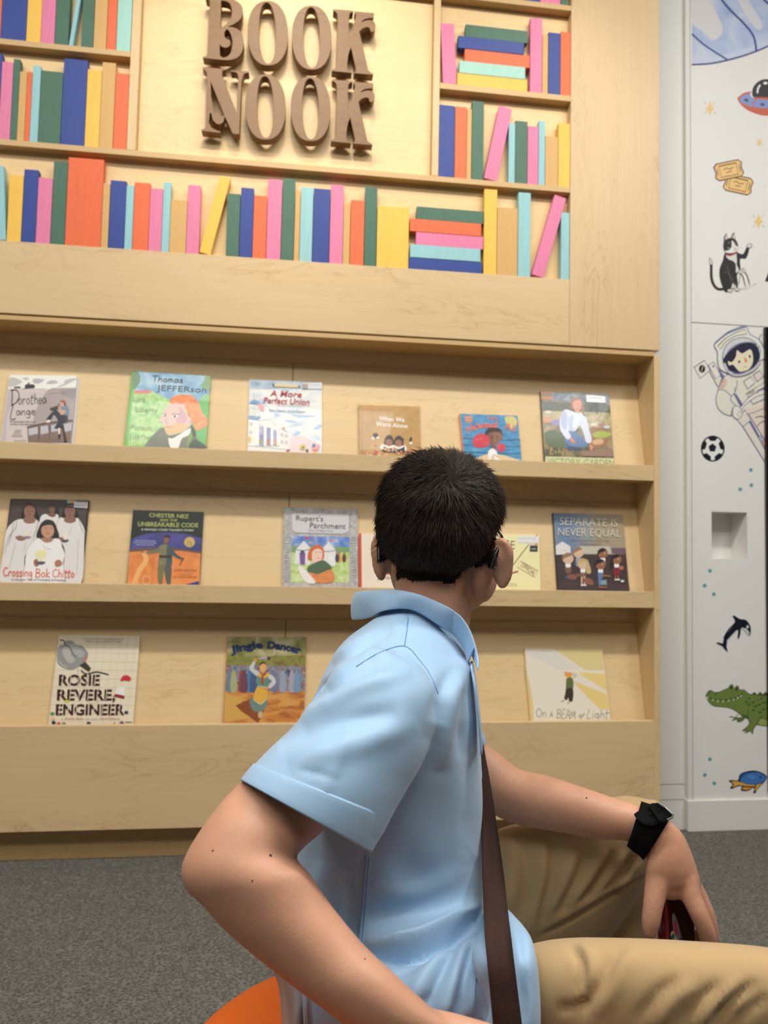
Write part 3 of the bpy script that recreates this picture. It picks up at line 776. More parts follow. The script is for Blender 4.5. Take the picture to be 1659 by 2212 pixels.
a.blob([(895, 1180), (1050, 1140), (1250, 1200), (1400, 1290), (1300, 1440), (895, 1430)], (226, 206, 206))
a.poly([(130, 1410), (140, 870), (300, 860), (525, 835), (710, 1000), (880, 1100), (885, 1425)], (226, 226, 220))
a.outl([(300, 865), (525, 838), (710, 1030), (690, 1050), (310, 920)], 6, (150, 152, 150), smooth=False)
for x0, x1, y in ((330, 415, 955), (465, 540, 985), (585, 650, 1030)): a.poly([(x0, y), (x1, y+15), (x1-4, 1330), (x0-4, 1310)], paint_mix('cover_porch', [(108, 104, 166), (150, 156, 190), (176, 178, 188)], 40))
for x in (300, 435, 560, 668): a.poly([(x-20, 930), (x+24, 940), (x+20, 1310), (x-22, 1300)], (236, 236, 230)); a.line([(x-30, 1310), (x+28, 1318)], 10, (170, 172, 168), False)
for x, y, c in ((355, 1230, (150, 150, 100)), (492, 1250, (190, 120, 70)), (625, 1250, (206, 160, 110)), (160, 1200, (220, 180, 70))): a.ell(x, y, 26, 60, c)
a.line([(130, 1310), (500, 1345), (880, 1390)], 6, (180, 182, 178), False)
for x, y in ((740, 1110), (820, 1130), (740, 1240), (820, 1250), (185, 920), (180, 1060)): a.rect(x-24, y-26, x+24, y+26, (190, 192, 192))
a.poly([(710, 990), (880, 1090), (780, 1040)], (90, 120, 180)); a.poly([(735, 990), (790, 970), (795, 1010), (750, 1010)], (210, 166, 80))
a.poly([(160, 570), (345, 600), (350, 800), (150, 770)], (214, 216, 214)); a.blob([(165, 540), (240, 490), (330, 530), (330, 560), (170, 555)], (96, 146, 190)); a.line([(242, 400), (242, 500)], 6, (190, 150, 90), False); a.blob([(150, 770), (250, 800), (350, 780), (330, 830), (250, 845), (150, 820)], (110, 160, 206))
a.line([(160, 640), (345, 660)], 8, (160, 164, 166), False); a.line([(240, 600), (240, 790)], 6, (170, 172, 172), False)
a.poly([(285, 530), (340, 540), (335, 600), (285, 585)], (110, 150, 200)); a.blob([(300, 590), (350, 570), (420, 610), (405, 690), (350, 670)], (226, 160, 160))
a.poly([(1285, 1280), (1340, 1280), (1330, 1340), (1275, 1335)], (70, 110, 180)); a.poly([(1340, 1285), (1425, 1300), (1390, 1400), (1270, 1390), (1275, 1340), (1330, 1342)], (230, 166, 160))
for k in range(3): a.line([(1300, 1352+k*18), (1395, 1360+k*18)], 6, (222, 120, 118), False)
a.ell(1110, 1335, 60, 56, (206, 196, 120)); a.ell(1115, 1350, 16, 30, (90, 84, 50), 30); a.ell(1190, 1400, 26, 26, (60, 76, 66)); a.poly([(820, 1385), (890, 1370), (860, 1430), (820, 1430)], (170, 62, 86)); a.ell(1330, 1430, 40, 26, (226, 170, 90))
a.poly([(572, 225), (600, 205), (1040, 230), (1060, 255), (1035, 275), (595, 255)], (226, 198, 140)); a.ell(588, 225, 16, 26, (40, 52, 76), -20); a.ell(1045, 252, 14, 24, (40, 52, 76), -20)
RD = (176, 48, 62)
a.text('A More', (525, 420), (1085, 445), 105, RD, .012, .18); a.text('Perfect Union', (405, 545), (1225, 578), 105, RD, .012, .18)
a.text('THE STORY OF OUR CONSTITUTION', (640, 590), (1235, 612), 20, (176, 90, 96)); a.text('Betsy Maestro', (508, 690), (800, 706), 40, (100, 112, 130)); a.text('Giulio Maestro', (845, 708), (1160, 722), 40, (100, 112, 130))
a.build('cover_picture', bk)
st = Art(a.p0, a.n, *C, lift=.0022); st.rect(1100, 185, 1455, 300, (214, 216, 218)); st.rect(1105, 205, 1205, 300, (150, 150, 146)); st.rect(1120, 215, 1200, 245, (210, 150, 90)); st.bars(1225, 230, 1420, 236, 12, (176, 180, 188)); st.build('library_sticker', bk)
# 4 brown
C = (4.366, 760, 860)
bk, a = make_book(0, C, [(70, 62), (640, 78), (75, 530), (650, 560)], paint_mix('cover_ochre', [(176, 134, 70), (186, 144, 78), (194, 152, 86)], 30), 'ochre brown hardcover with two dark haired children in leaves, top ledge', .008, edge=(160, 120, 60))
a.line([(95, 70), (98, 540)], 4, (150, 110, 54), False)
a.text('When We', (255, 210), (495, 225), 42, (240, 236, 226), .02); a.text('Were Alone', (225, 262), (525, 283), 42, (240, 236, 226), .02)
for cx, cy in ((350, 412), (440, 418)):
    a.blob([(cx-46, cy), (cx-20, cy-56), (cx+26, cy-56), (cx+48, cy+6), (cx+30, cy+40), (cx-30, cy+40)], (44, 36, 36)); a.ell(cx, cy+8, 34, 34, (150, 104, 80))
    a.blob([(cx-58, cy+95), (cx-50, cy+40), (cx, cy+50), (cx+52, cy+40), (cx+60, cy+95)], (38, 38, 44)); a.blob([(cx-50, cy+40), (cx, cy+64), (cx+52, cy+40), (cx+40, cy+30), (cx, cy+42), (cx-40, cy+28)], (236, 232, 220))
a.rect(375, 450, 395, 500, (236, 232, 214)); a.blob([(262, 470), (290, 430), (300, 480)], (236, 232, 220)); a.blob([(500, 440), (518, 480), (500, 500)], (236, 232, 220)); a.poly([(465, 390), (495, 375), (485, 415)], (44, 36, 36))
for x, y, r_ in ((215, 355, -30), (235, 350, -30), (555, 392, 10)): a.ell(x, y, 12, 26, (40, 38, 40), r_)
for x, y in ((200, 380), (245, 375), (556, 425)): a.ell(x, y, 14, 12, (240, 236, 226))
r = random.Random(4)
for k in range(46):
    x = r.uniform(120, 610); y = 545-abs(r.gauss(0, 45))*(1 if 150 < x < 600 else .5)
    a.ell(x, y, r.uniform(8, 20), r.uniform(5, 9), r.choice([(222, 128, 110), (214, 160, 90), (236, 200, 130), (200, 96, 88), (232, 168, 150)]), r.uniform(0, 180), 8)
a.build('cover_picture', bk)
# 5 blue boxing book
bk, a = make_book(0, C, [(1022, 145), (1562, 165), (1060, 560), (1603, 588)], paint_mix('cover_blue', [(40, 110, 160), (62, 140, 186), (90, 164, 204)], 50, (1, 1, 3)), 'small blue hardcover with an orange spine and a child in red boxing gloves, top ledge', .010, spine=(236, 126, 76), edge=(236, 126, 76))
for y in (380, 440, 505): a.line([(1050, y), (1300, y+14), (1590, y+16)], 8, (38, 84, 124))
a.poly([(1185, 560), (1300, 520), (1440, 540), (1600, 590), (1100, 590)], (226, 196, 150))
a.blob([(1450, 175), (1540, 180), (1555, 250), (1500, 290), (1450, 220)], (206, 196, 120)); a.poly([(1060, 165), (1140, 170), (1135, 235), (1070, 230)], (190, 130, 100)); a.text('ORDINARY', (1065, 185), (1138, 188), 10, (236, 200, 160)); a.text('PEOPLE', (1070, 210), (1135, 213), 10, (236, 200, 160))
a.blob([(1255, 330), (1290, 285), (1390, 285), (1420, 340), (1400, 400), (1270, 390)], (44, 38, 38)); a.blob([(1278, 350), (1320, 320), (1405, 330), (1415, 390), (1360, 430), (1340, 465), (1310, 440), (1285, 410)], (120, 82, 62)); a.blob([(1330, 330), (1405, 330), (1412, 390), (1350, 440)], (140, 98, 74))
a.ell(1327, 372, 5, 12, (50, 32, 28)); a.ell(1373, 372, 5, 12, (50, 32, 28)); a.blob([(1305, 460), (1360, 460), (1345, 490), (1320, 490)], (120, 82, 62))
a.blob([(1140, 400), (1170, 350), (1230, 335), (1290, 370), (1295, 440), (1230, 468), (1160, 460)], (206, 56, 72)); a.ell(1272, 432, 24, 20, (214, 66, 84)); a.ell(1408, 468, 40, 40, (206, 56, 72)); a.ell(1385, 462, 20, 24, (216, 72, 88)); a.line([(1160, 400), (1230, 380)], 8, (226, 110, 120))
a.blob([(1290, 500), (1325, 475), (1360, 500), (1372, 540), (1340, 530), (1320, 545), (1285, 540)], (236, 236, 232)); a.ell(1300, 560, 18, 22, (232, 232, 228)); a.blob([(1345, 540), (1365, 560), (1398, 580), (1350, 585)], (232, 232, 228))
a.text('I am', (1275, 198), (1365, 205), 32, (226, 104, 84), .02); a.hand('M', (1085, 330), (1165, 300), 66, 11, (228, 110, 88)); a.hand('uhamma', (1150, 300), (1345, 278), 58, 10, (228, 110, 88), bend=10); a.hand('l', (1352, 279), (1372, 280), 66, 10, (228, 110, 88)); a.hand('a', (1338, 278), (1372, 280), 66, 10, (228, 110, 88)); a.hand('A', (1435, 290), (1490, 305), 60, 11, (228, 110, 88)); a.hand('li', (1495, 310), (1545, 325), 66, 10, (228, 110, 88))
a.build('cover_picture', bk)
# 6 garden book
C = (8.295, 1150, 835)
bk, a = make_book(0, C, [(150, 85), (1370, 140), (225, 1350), (1470, 1395)], paint_mix('cover_garden', [(58, 64, 46), (104, 100, 70), (150, 128, 92), (176, 146, 110)], 34), 'painted garden picture book with a girl in a white blouse, top ledge right end', .007, soft=True, edge=(40, 44, 32), spine=(44, 48, 34))
a.poly([(355, 95), (1370, 140), (1385, 330), (1000, 300), (360, 250)], paint_mix('cover_trees', [(52, 60, 62), (104, 116, 130), (160, 172, 186)], 60)); a.poly([(180, 270), (700, 300), (1390, 330), (1400, 470), (600, 440), (185, 440)], paint_mix('cover_hedge', [(46, 56, 38), (70, 82, 52)], 60))
a.poly([(185, 440), (1400, 470), (1420, 720), (900, 760), (200, 620)], paint_mix('cover_meadow', [(120, 124, 84), (176, 168, 122), (206, 178, 140)], 70)); a.poly([(180, 540), (380, 560), (300, 650), (200, 640)], (206, 150, 100)); a.blob([(330, 640), (400, 590), (500, 600), (480, 690), (380, 690)], (150, 136, 176))
a.poly([(150, 90), (355, 95), (360, 235), (160, 232)], (190, 116, 66)); a.poly([(155, 130), (357, 135), (358, 180), (158, 176)], (100, 106, 62))
a.blob([(1030, 330), (1180, 300), (1170, 480), (1150, 490), (1110, 400), (1040, 470)], (56, 50, 46))
a.blob([(230, 820), (420, 780), (560, 900), (580, 1080), (400, 1100), (250, 1000)], (84, 104, 66)); a.blob([(820, 980), (900, 960), (920, 1100), (660, 1130), (650, 1050)], (98, 128, 84))
a.blob([(690, 790), (820, 850), (960, 1000), (980, 1080), (760, 1080), (640, 1130), (580, 1030), (590, 930)], (92, 124, 168)); a.poly([(560, 930), (640, 1140), (900, 1140), (880, 1100), (640, 1060)], (56, 76, 104))
a.blob([(1010, 760), (1150, 730), (1300, 760), (1370, 900), (1280, 1080), (1080, 1110), (1020, 1000)], (156, 114, 72)); a.blob([(1070, 860), (1200, 800), (1390, 830), (1390, 890), (1180, 930)], (166, 182, 70)); a.blob([(1080, 980), (1180, 940), (1270, 960), (1240, 1030), (1100, 1040)], (214, 170, 130))
for x, y, c in ((1240, 690, (170, 120, 120)), (1100, 680, (226, 220, 206)), (1330, 730, (206, 206, 214)), (900, 480, (216, 210, 180)), (280, 460, (220, 214, 186))): a.ell(x, y, 60, 26, c)
a.blob([(560, 430), (640, 420), (780, 470), (880, 490), (960, 560), (1010, 760), (1060, 930), (1040, 1010), (960, 1000), (920, 870), (850, 700), (760, 800), (650, 800), (690, 900), (620, 950), (520, 820), (485, 720), (500, 560)], (214, 222, 236)); a.blob([(560, 440), (620, 520), (600, 760), (520, 700), (510, 560)], (176, 192, 222)); a.blob([(640, 560), (760, 540), (740, 780), (660, 780)], (186, 202, 228)); a.blob([(760, 500), (850, 560), (800, 680), (720, 740)], (236, 238, 242))
a.blob([(680, 300), (720, 210), (800, 195), (880, 240), (930, 420), (935, 540), (880, 460), (820, 300), (720, 330), (730, 420), (690, 400)], (150, 108, 76)); a.blob([(720, 300), (790, 240), (870, 270), (870, 380), (810, 470), (740, 410)], (214, 152, 128)); a.line([(770, 330), (800, 330)], 8, (110, 70, 60)); a.line([(835, 345), (860, 345)], 8, (110, 70, 60)); a.line([(770, 400), (810, 415), (845, 400)], 9, (176, 84, 84))
a.blob([(670, 930), (720, 940), (770, 1000), (730, 1020), (690, 990)], (216, 140, 112)); a.blob([(1015, 1040), (1070, 1060), (1085, 1110), (1040, 1150)], (216, 140, 112)); a.poly([(840, 1170), (1420, 1110), (1450, 1260), (900, 1250)], (150, 120, 100))
a.hand('Li', (290, 1210), (440, 1215), 120, 9, (226, 196, 120)); a.hand("ly's", (455, 1215), (640, 1215), 110, 8, (226, 196, 120))
a.poly([(228, 1255), (1462, 1290), (1470, 1480), (232, 1440)], (206, 208, 156)); a.text('VICTORY', (262, 1405), (850, 1425), 130, (112, 122, 74), -.005); a.text('GARDEN', (920, 1425), (1455, 1440), 130, (112, 122, 74), -.005)
a.build('cover_picture', bk)
st = Art(a.p0, a.n, *C, lift=.0024); st.poly([(955, 150), (1300, 180), (1305, 300), (960, 285)], (228, 230, 230)); st.bars(1020, 215, 1240, 228, 20, (196, 198, 204)); st.build('library_sticker', bk)
# 7 four figures in white
C = (7.9, 0, 1065)
bk, a = make_book(1, C, [(190, 95), (1522, 125), (0, 1530), (1385, 1545)], (46, 42, 42), 'dark picture book of four long haired figures in white holding candles, middle ledge', .008, edge=(30, 28, 28))
WHT = (224, 220, 216); HR = (36, 32, 31)
a.poly([(215, 110), (1500, 135), (1440, 700), (110, 650)], (76, 66, 64))
a.blob([(830, 260), (890, 195), (960, 240), (1010, 320), (960, 440), (760, 440), (820, 330)], HR); a.ell(888, 280, 54, 62, (128, 88, 74)); a.blob([(690, 420), (760, 360), (840, 380), (890, 410), (970, 360), (1000, 420), (950, 560), (700, 560)], WHT); a.blob([(830, 340), (930, 340), (950, 390), (890, 415), (820, 380)], (128, 88, 74))
def robed(hx, hy, r_, sh, foot, face, cx=0):
    a.blob([(hx-1.3*r_, hy+1.6*r_), (hx-1.1*r_, hy-.5*r_), (hx, hy-1.5*r_), (hx+1.1*r_, hy-.5*r_), (hx+1.5*r_, hy+1.8*r_)], HR)
    a.blob(sh+foot, WHT); a.blob([(hx-.75*r_, hy+.9*r_), (hx+.75*r_, hy+.9*r_), (hx+1.0*r_, hy+1.75*r_), (hx, hy+2.1*r_), (hx-1.0*r_, hy+1.75*r_)], face); a.ell(hx, hy, r_*.95, r_*1.12, face)
    a.line([(hx-.5*r_, hy-.1*r_), (hx-.2*r_, hy-.1*r_)], r_*.1, (70, 46, 40), False); a.line([(hx+.2*r_, hy-.1*r_), (hx+.5*r_, hy-.1*r_)], r_*.1, (70, 46, 40), False); a.line([(hx-.2*r_, hy+.62*r_), (hx+.2*r_, hy+.62*r_)], r_*.12, (110, 66, 58), False); a.line([(hx, hy), (hx-.06*r_, hy+.35*r_), (hx+.1*r_, hy+.36*r_)], r_*.06, (120, 80, 66))
robed(505, 315, 100, [(300, 455), (400, 450), (500, 520), (600, 450), (680, 520), (690, 640)], [(560, 900), (420, 1100), (400, 1540), (10, 1540), (60, 1000), (110, 650), (200, 520)], (148, 106, 90))
robed(1195, 315, 96, [(1010, 430), (1090, 430), (1190, 500), (1300, 430), (1350, 450), (1440, 620)], [(1440, 800), (1385, 1545), (1070, 1545), (1110, 1000), (1000, 780), (960, 560)], (140, 98, 84))
for pts in ([(290, 460), (270, 600), (150, 760), (80, 1040)], [(240, 500), (200, 700), (140, 900)], [(640, 470), (640, 560), (590, 700), (570, 800)], [(1010, 440), (960, 560)], [(1350, 450), (1390, 600), (1440, 700)]): a.line(pts, 7, (80, 76, 76), taper=.6)
for pts in ([(270, 850), (230, 1000), (160, 1280)], [(440, 850), (410, 1000)], [(1340, 800), (1330, 1100), (1310, 1400)], [(1230, 560), (1180, 700)]): a.line(pts, 7, (186, 182, 178))
a.blob([(265, 750), (370, 730), (440, 790), (330, 810)], (150, 108, 92)); a.blob([(370, 745), (530, 745), (490, 775), (400, 775)], (140, 130, 140)); a.ell(460, 690, 40, 50, (228, 222, 200)); a.blob([(1000, 770), (1080, 760), (1090, 850)], (148, 104, 90)); a.blob([(1050, 805), (1175, 800), (1140, 840), (1070, 840)], (90, 84, 96)); a.ell(1120, 740, 44, 60, (232, 226, 206))
a.blob([(640, 780), (680, 560), (760, 470), (830, 455), (920, 490), (980, 620), (990, 780)], (48, 44, 42))
a.blob([(440, 1100), (480, 950), (580, 820), (660, 770), (800, 850), (930, 780), (1030, 800), (1060, 910), (1110, 1050), (1080, 1200), (1060, 1550), (410, 1550), (430, 1250)], (236, 234, 232)); a.outl([(440, 1100), (480, 950), (580, 820), (660, 770), (800, 850), (930, 780), (1030, 800), (1060, 910), (1110, 1050), (1080, 1200), (1060, 1550), (410, 1550), (430, 1250)], 5, (150, 146, 144))
a.blob([(710, 770), (900, 770), (890, 830), (820, 845), (740, 830)], (176, 126, 102)); a.ell(818, 645, 110, 125, (196, 148, 122)); a.blob([(690, 600), (760, 520), (830, 500), (910, 530), (945, 610), (880, 550), (760, 560)], (48, 44, 42))
a.line([(765, 600), (800, 598)], 10, (70, 46, 40)); a.line([(850, 600), (885, 600)], 10, (70, 46, 40)); a.line([(785, 695), (820, 703), (850, 695)], 11, (150, 90, 78)); a.line([(812, 620), (800, 665), (830, 668)], 6, (160, 112, 92)); a.line([(730, 890), (800, 950), (880, 955)], 7, (176, 172, 170))
a.blob([(600, 1030), (680, 980), (800, 1000), (760, 1120), (650, 1130)], (232, 228, 170)); a.rect(665, 1080, 720, 1190, (230, 226, 196)); a.blob([(580, 1160), (640, 1130), (660, 1240), (600, 1250)], (160, 110, 88)); a.blob([(620, 1175), (775, 1175), (740, 1220), (650, 1220)], (96, 88, 104)); a.blob([(940, 1180), (1000, 1140), (1060, 1180), (1050, 1240), (960, 1260)], (176, 124, 98))
OR = (222, 104, 72)
a.hand('Crossing', (55, 1415), (560, 1430), 150, 15, OR); a.hand('Bok', (600, 1440), (865, 1440), 150, 15, OR); a.hand('Chitto', (900, 1440), (1280, 1440), 140, 15, OR)
a.text('A Choctaw Tale of Friendship & Freedom', (195, 1490), (1130, 1505), 34, (112, 108, 122), .01, .15)
a.build('cover_picture', bk)
st = Art(a.p0, a.n, *C, lift=.0026); st.poly([(1270, 140), (1505, 155), (1500, 265), (1262, 250)], (214, 216, 216)); st.poly([(1150, 125), (1270, 130), (1262, 180), (1152, 178)], (150, 186, 190)); st.poly([(1200, 130), (1265, 132), (1260, 178), (1196, 176)], (222, 150, 70)); st.poly([(1148, 182), (1262, 186), (1258, 246), (1142, 238)], (36, 34, 34)); st.bars(1155, 225, 1250, 230, 14, (150, 150, 150)); st.bars(1295, 160, 1480, 165, 16, (140, 144, 150)); st.bars(1290, 218, 1450, 224, 10, (160, 164, 170)); st.build('library_sticker', bk)
# 8 code book
C = (8.295, 260, 1090)
bk, a = make_book(1, C, [(240, 95), (1490, 130), (118, 1420), (1415, 1435)], (38, 44, 40), 'dark green and orange hardcover with a soldier spreading his arms, middle ledge', .010, spine=(30, 36, 34), edge=(30, 36, 34))
a.poly(catmull([(205, 620), (400, 540), (640, 505), (900, 500), (1200, 530), (1458, 610)], 6).tolist()+[(1440, 870), (1000, 830), (600, 820), (175, 830)], paint_mix('cover_dusk', [(52, 52, 108), (70, 70, 140), (84, 82, 156)], 14))
a.poly([(178, 790), (600, 770), (1000, 780), (1445, 840), (1440, 900), (600, 860), (170, 860)], (108, 84, 74)); a.poly([(165, 850), (600, 825), (1100, 830), (1440, 880), (1415, 1500), (112, 1490)], paint_mix('cover_desert', [(214, 120, 56), (230, 140, 72), (236, 158, 90)], 22, (1, 1, 1), 2)); a.line([(420, 860), (460, 1000), (330, 1200), (250, 1430)], 90, (238, 178, 108)); a.line([(1180, 1430), (1410, 1370)], 3, (40, 60, 120))
a.ell(470, 1350, 105, 105, (222, 140, 84)); a.outl(ellipse_pts(470, 1350, 70, 70, 0, 14), 14, (236, 176, 110)); a.outl(ellipse_pts(470, 1350, 35, 35, 0, 12), 12, (200, 116, 66)); a.poly([(1190, 1430), (1405, 1370), (1415, 1500), (1150, 1490)], (40, 66, 130))
OL = (128, 124, 88); OD = (76, 88, 92)
a.blob([(700, 760), (780, 710), (880, 730), (920, 800), (915, 1100), (680, 1090), (700, 900)], OL); a.blob([(840, 740), (915, 790), (915, 1100), (830, 1090)], OD); a.blob([(700, 760), (640, 800), (470, 850), (480, 885), (640, 870), (710, 850)], (116, 116, 88)); a.blob([(900, 740), (1000, 880), (1110, 960), (1090, 985), (960, 930), (900, 860)], OD)
a.poly([(690, 910), (910, 910), (912, 955), (695, 955)], (58, 56, 50)); a.blob([(680, 1080), (790, 1090), (770, 1290), (740, 1430), (695, 1430), (670, 1330)], (122, 116, 80)); a.blob([(800, 1090), (912, 1090), (910, 1330), (890, 1430), (840, 1430), (800, 1270)], (90, 96, 86)); a.rect(685, 1020, 750, 1080, (140, 134, 92))
a.ell(822, 635, 48, 70, (140, 96, 66)); a.blob([(770, 600), (800, 555), (870, 555), (890, 610), (860, 590), (790, 590)], (38, 32, 28)); a.blob([(1110, 950), (1140, 975), (1120, 1000), (1070, 1090), (1060, 1080), (1100, 1000)], (80, 60, 44)); a.ell(400, 845, 44, 18, (176, 116, 76))
a.ell(1240, 675, 98, 95, (206, 178, 110)); a.outl(ellipse_pts(1240, 675, 88, 85, 0, 28), 6, (150, 122, 62)); a.text('jlg', (1190, 710), (1290, 715), 90, (120, 96, 48), -.01)
G = (172, 180, 104)
a.text('CHESTER NEZ', (515, 220), (1228, 248), 70, G, .02); a.text('AND THE', (705, 298), (1018, 306), 44, G, .02); a.text('UNBREAKABLE CODE', (315, 385), (1397, 410), 78, G, .02); a.text("A NAVAJO CODE TALKER'S STORY", (375, 462), (1325, 482), 36, (214, 214, 196), .015)
for k, (x0, x1) in enumerate(((265, 640), (240, 660), (290, 610))): a.bars(x0, 655+k*38, x1, 662+k*38, 13, (176, 178, 206), k)
a.text('JOSEPH BRUCHAC', (965, 1188), (1370, 1192), 32, (150, 84, 44)); a.text('ILLUSTRATED BY', (1050, 1265), (1275, 1265), 18, (150, 84, 44)); a.text('LIZ AMINI-HOLMES', (955, 1312), (1370, 1316), 34, (150, 84, 44))
a.build('cover_picture', bk)
# 9 parchment book
C = (6.381, 600, 1085)
bk, a = make_book(1, C, [(92, 65), (1100, 95), (70, 1145), (1108, 1160)], paint_mix('cover_stone', [(150, 148, 146), (176, 174, 172), (204, 202, 200)], 90), 'grey stone patterned book with a red haired child before tents, middle ledge', .009, edge=(150, 148, 146))
a.poly([(200, 155), (990, 168), (985, 400), (900, 435), (240, 415), (205, 390)], (206, 204, 206)); a.line([(205, 395), (260, 425), (880, 442), (985, 405), (990, 170)], 8, (120, 118, 118), False)
a.poly([(192, 465), (990, 480), (985, 1105), (180, 1100)], paint_mix('cover_fair', [(150, 186, 90), (186, 208, 130), (216, 226, 170)], 60)); a.poly([(192, 465), (990, 480), (988, 640), (185, 620)], paint_mix('cover_fairsky', [(70, 110, 190), (120, 150, 206), (214, 220, 228)], 30)); a.poly([(190, 600), (988, 620), (988, 690), (188, 690)], (120, 160, 100))
for x, y in ((360, 530), (700, 545)): a.poly([(x, y), (x+100, y+110), (x+90, y+330), (x-130, y+320), (x-110, y+120)], (226, 224, 220)); a.line([(x-115, y+122), (x, y+135), (x+105, y+112)], 12, (120, 130, 160)); a.line([(x-60, y+150), (x-62, y+320)], 5, (190, 188, 186))
a.poly([(375, 480), (480, 495), (380, 510)], (206, 60, 66)); a.poly([(425, 545), (510, 560), (430, 566)], (226, 190, 70)); a.poly([(710, 522), (810, 528), (715, 540)], (214, 90, 70)); a.poly([(300, 700), (380, 700), (375, 860), (310, 860)], (120, 90, 150)); a.ell(340, 690, 30, 26, (80, 84, 110))
for x, c in ((850, (220, 150, 70)), (915, (110, 60, 46)), (820, (60, 66, 80))): a.ell(x, 770, 28, 60, c); a.ell(x, 700, 14, 18, (160, 130, 110))
a.blob([(410, 760), (440, 650), (540, 585), (630, 640), (630, 780), (570, 790), (480, 800), (430, 800)], (206, 106, 56)); a.blob([(480, 680), (540, 640), (610, 670), (605, 780), (550, 830), (490, 840), (470, 740)], (234, 202, 180)); a.line([(515, 690), (545, 690)], 7, (110, 110, 100)); a.line([(575, 692), (600, 692)], 7, (110, 110, 100)); a.line([(545, 770), (580, 768)], 8, (200, 100, 100))
a.blob([(410, 900), (500, 840), (620, 800), (700, 850), (740, 930), (560, 990), (430, 970)], (80, 104, 76)); a.blob([(430, 970), (560, 990), (740, 930), (765, 1100), (480, 1100)], paint_mix('cover_tunic', [(206, 120, 60), (226, 150, 90)], 90)); a.blob([(280, 910), (330, 890), (520, 1100), (380, 1100)], (232, 228, 224)); a.ell(740, 800, 50, 90, (230, 230, 226), -20)
a.text("Rupert's", (252, 252), (625, 264), 76, (66, 58, 62), -.004); a.text('Parchment', (442, 355), (932, 368), 80, (66, 58, 62), -.004); a.text('Story of Magna Carta', (425, 395), (762, 405), 22, (130, 128, 130))
for y in range(480, 1120, 40): a.line([(1010, y), (1080, y+4)], 4, (150, 148, 148), False); a.line([(95, y), (165, y+3)], 4, (150, 148, 148), False)
a.build('cover_picture', bk)
# 10 cream book with a red spine
bk, a = make_book(1, C, [(1150, 430), (2150, 452), (1158, 1160), (2160, 1175)], (232, 220, 200), 'cream picture book with a red spine and a red aeroplane, half hidden by the boy', .008, spine=(206, 74, 52), edge=(206, 74, 52))
a.poly([(1117, 430), (1152, 430), (1158, 1170), (1118, 1170)], (206, 74, 52))
a.poly([(1330, 970), (1420, 910), (1640, 880), (1720, 950), (1560, 1000), (1420, 985)], (200, 52, 52)); a.ell(1425, 980, 30, 34, (50, 46, 48)); a.ell(1425, 850, 34, 26, (226, 120, 100))
a.text('Amelia Earhart', (1950, 1120), (1370, 1040), 60, (120, 78, 62), 0, 0, -60)
a.build('cover_picture', bk)
# 11 yellow
C = (10.369, 1040, 1130)
bk, a = make_book(1, C, [(-300, 235), (1290, 265), (-290, 1480), (1330, 1490)], (238, 230, 176), 'pale yellow picture book stamped OFFICIAL, half hidden behind the boy', .006, soft=True)
a.text('E', (650, 580), (745, 585), 200, (66, 72, 54), -.004); a.text('!', (585, 885), (625, 885), 230, (66, 72, 54), -.004); a.line([(430, 1210), (700, 940), (850, 750), (1060, 480)], 17, (60, 52, 36)); a.line([(1215, 295), (1255, 260)], 14, (60, 52, 36), False)
a.line([(490, 1060), (530, 1090), (560, 1180), (600, 1210), (690, 1120), (815, 1085)], 34, (156, 50, 44)); a.ell(440, 1265, 44, 46, (92, 88, 68))
a.outl([(880, 850), (1265, 1075), (1190, 1215), (810, 990)], 10, (110, 84, 60), smooth=False); a.text('OFFICIAL', (870, 965), (1180, 1180), 105, (128, 66, 52), .0)
a.text('BLOCH', (530, 1410), (790, 1415), 70, (150, 150, 118)); a.build('cover_picture', bk)
st = Art(a.p0, a.n, *C, lift=.0009); st.poly([(815, 290), (1295, 300), (1285, 450), (805, 440)], (226, 226, 226)); st.bars(830, 360, 1210, 366, 28, (196, 198, 210), 3); st.poly([(1085, 440), (1260, 445), (1258, 505), (1085, 500)], (214, 206, 190)); st.poly([(1195, 450), (1258, 452), (1256, 500), (1195, 498)], (230, 140, 70)); st.poly([(1085, 510), (1258, 512), (1255, 640), (1080, 636)], (56, 58, 50)); st.bars(1110, 595, 1240, 598, 30, (150, 154, 140), 5); st.build('library_sticker', bk)
# 12 separate
C = (8.093, 1175, 1095)
bk, a = make_book(1, C, [(160, 105), (1378, 145), (245, 1450), (1495, 1470)], (64, 52, 50), 'blue and brown picture book of two groups of schoolchildren, middle ledge right end', .007, edge=(34, 28, 28), spine=(34, 28, 28))
a.poly([(165, 110), (1375, 148), (1425, 830), (205, 830)], paint_mix('cover_dawn', [(96, 124, 160), (130, 142, 150), (166, 156, 136)], 6, (1, 1, .5), 1.0)); a.poly([(850, 135), (1375, 148), (1425, 720), (900, 800)], (160, 146, 122)); a.poly([(620, 690), (1150, 690), (1180, 820), (480, 820)], (192, 186, 168)); a.poly([(205, 825), (1430, 835), (1495, 1475), (245, 1450)], (66, 54, 52)); a.poly([(300, 1290), (900, 1300), (1495, 1380), (1490, 1470), (245, 1450)], (76, 60, 62))
a.poly([(205, 680), (320, 605), (460, 690), (465, 800), (400, 830), (210, 835)], (222, 220, 218)); a.line([(215, 760), (450, 760)], 6, (190, 188, 188), False); a.poly([(1180, 715), (1420, 720), (1425, 830), (1190, 810)], (110, 86, 98))
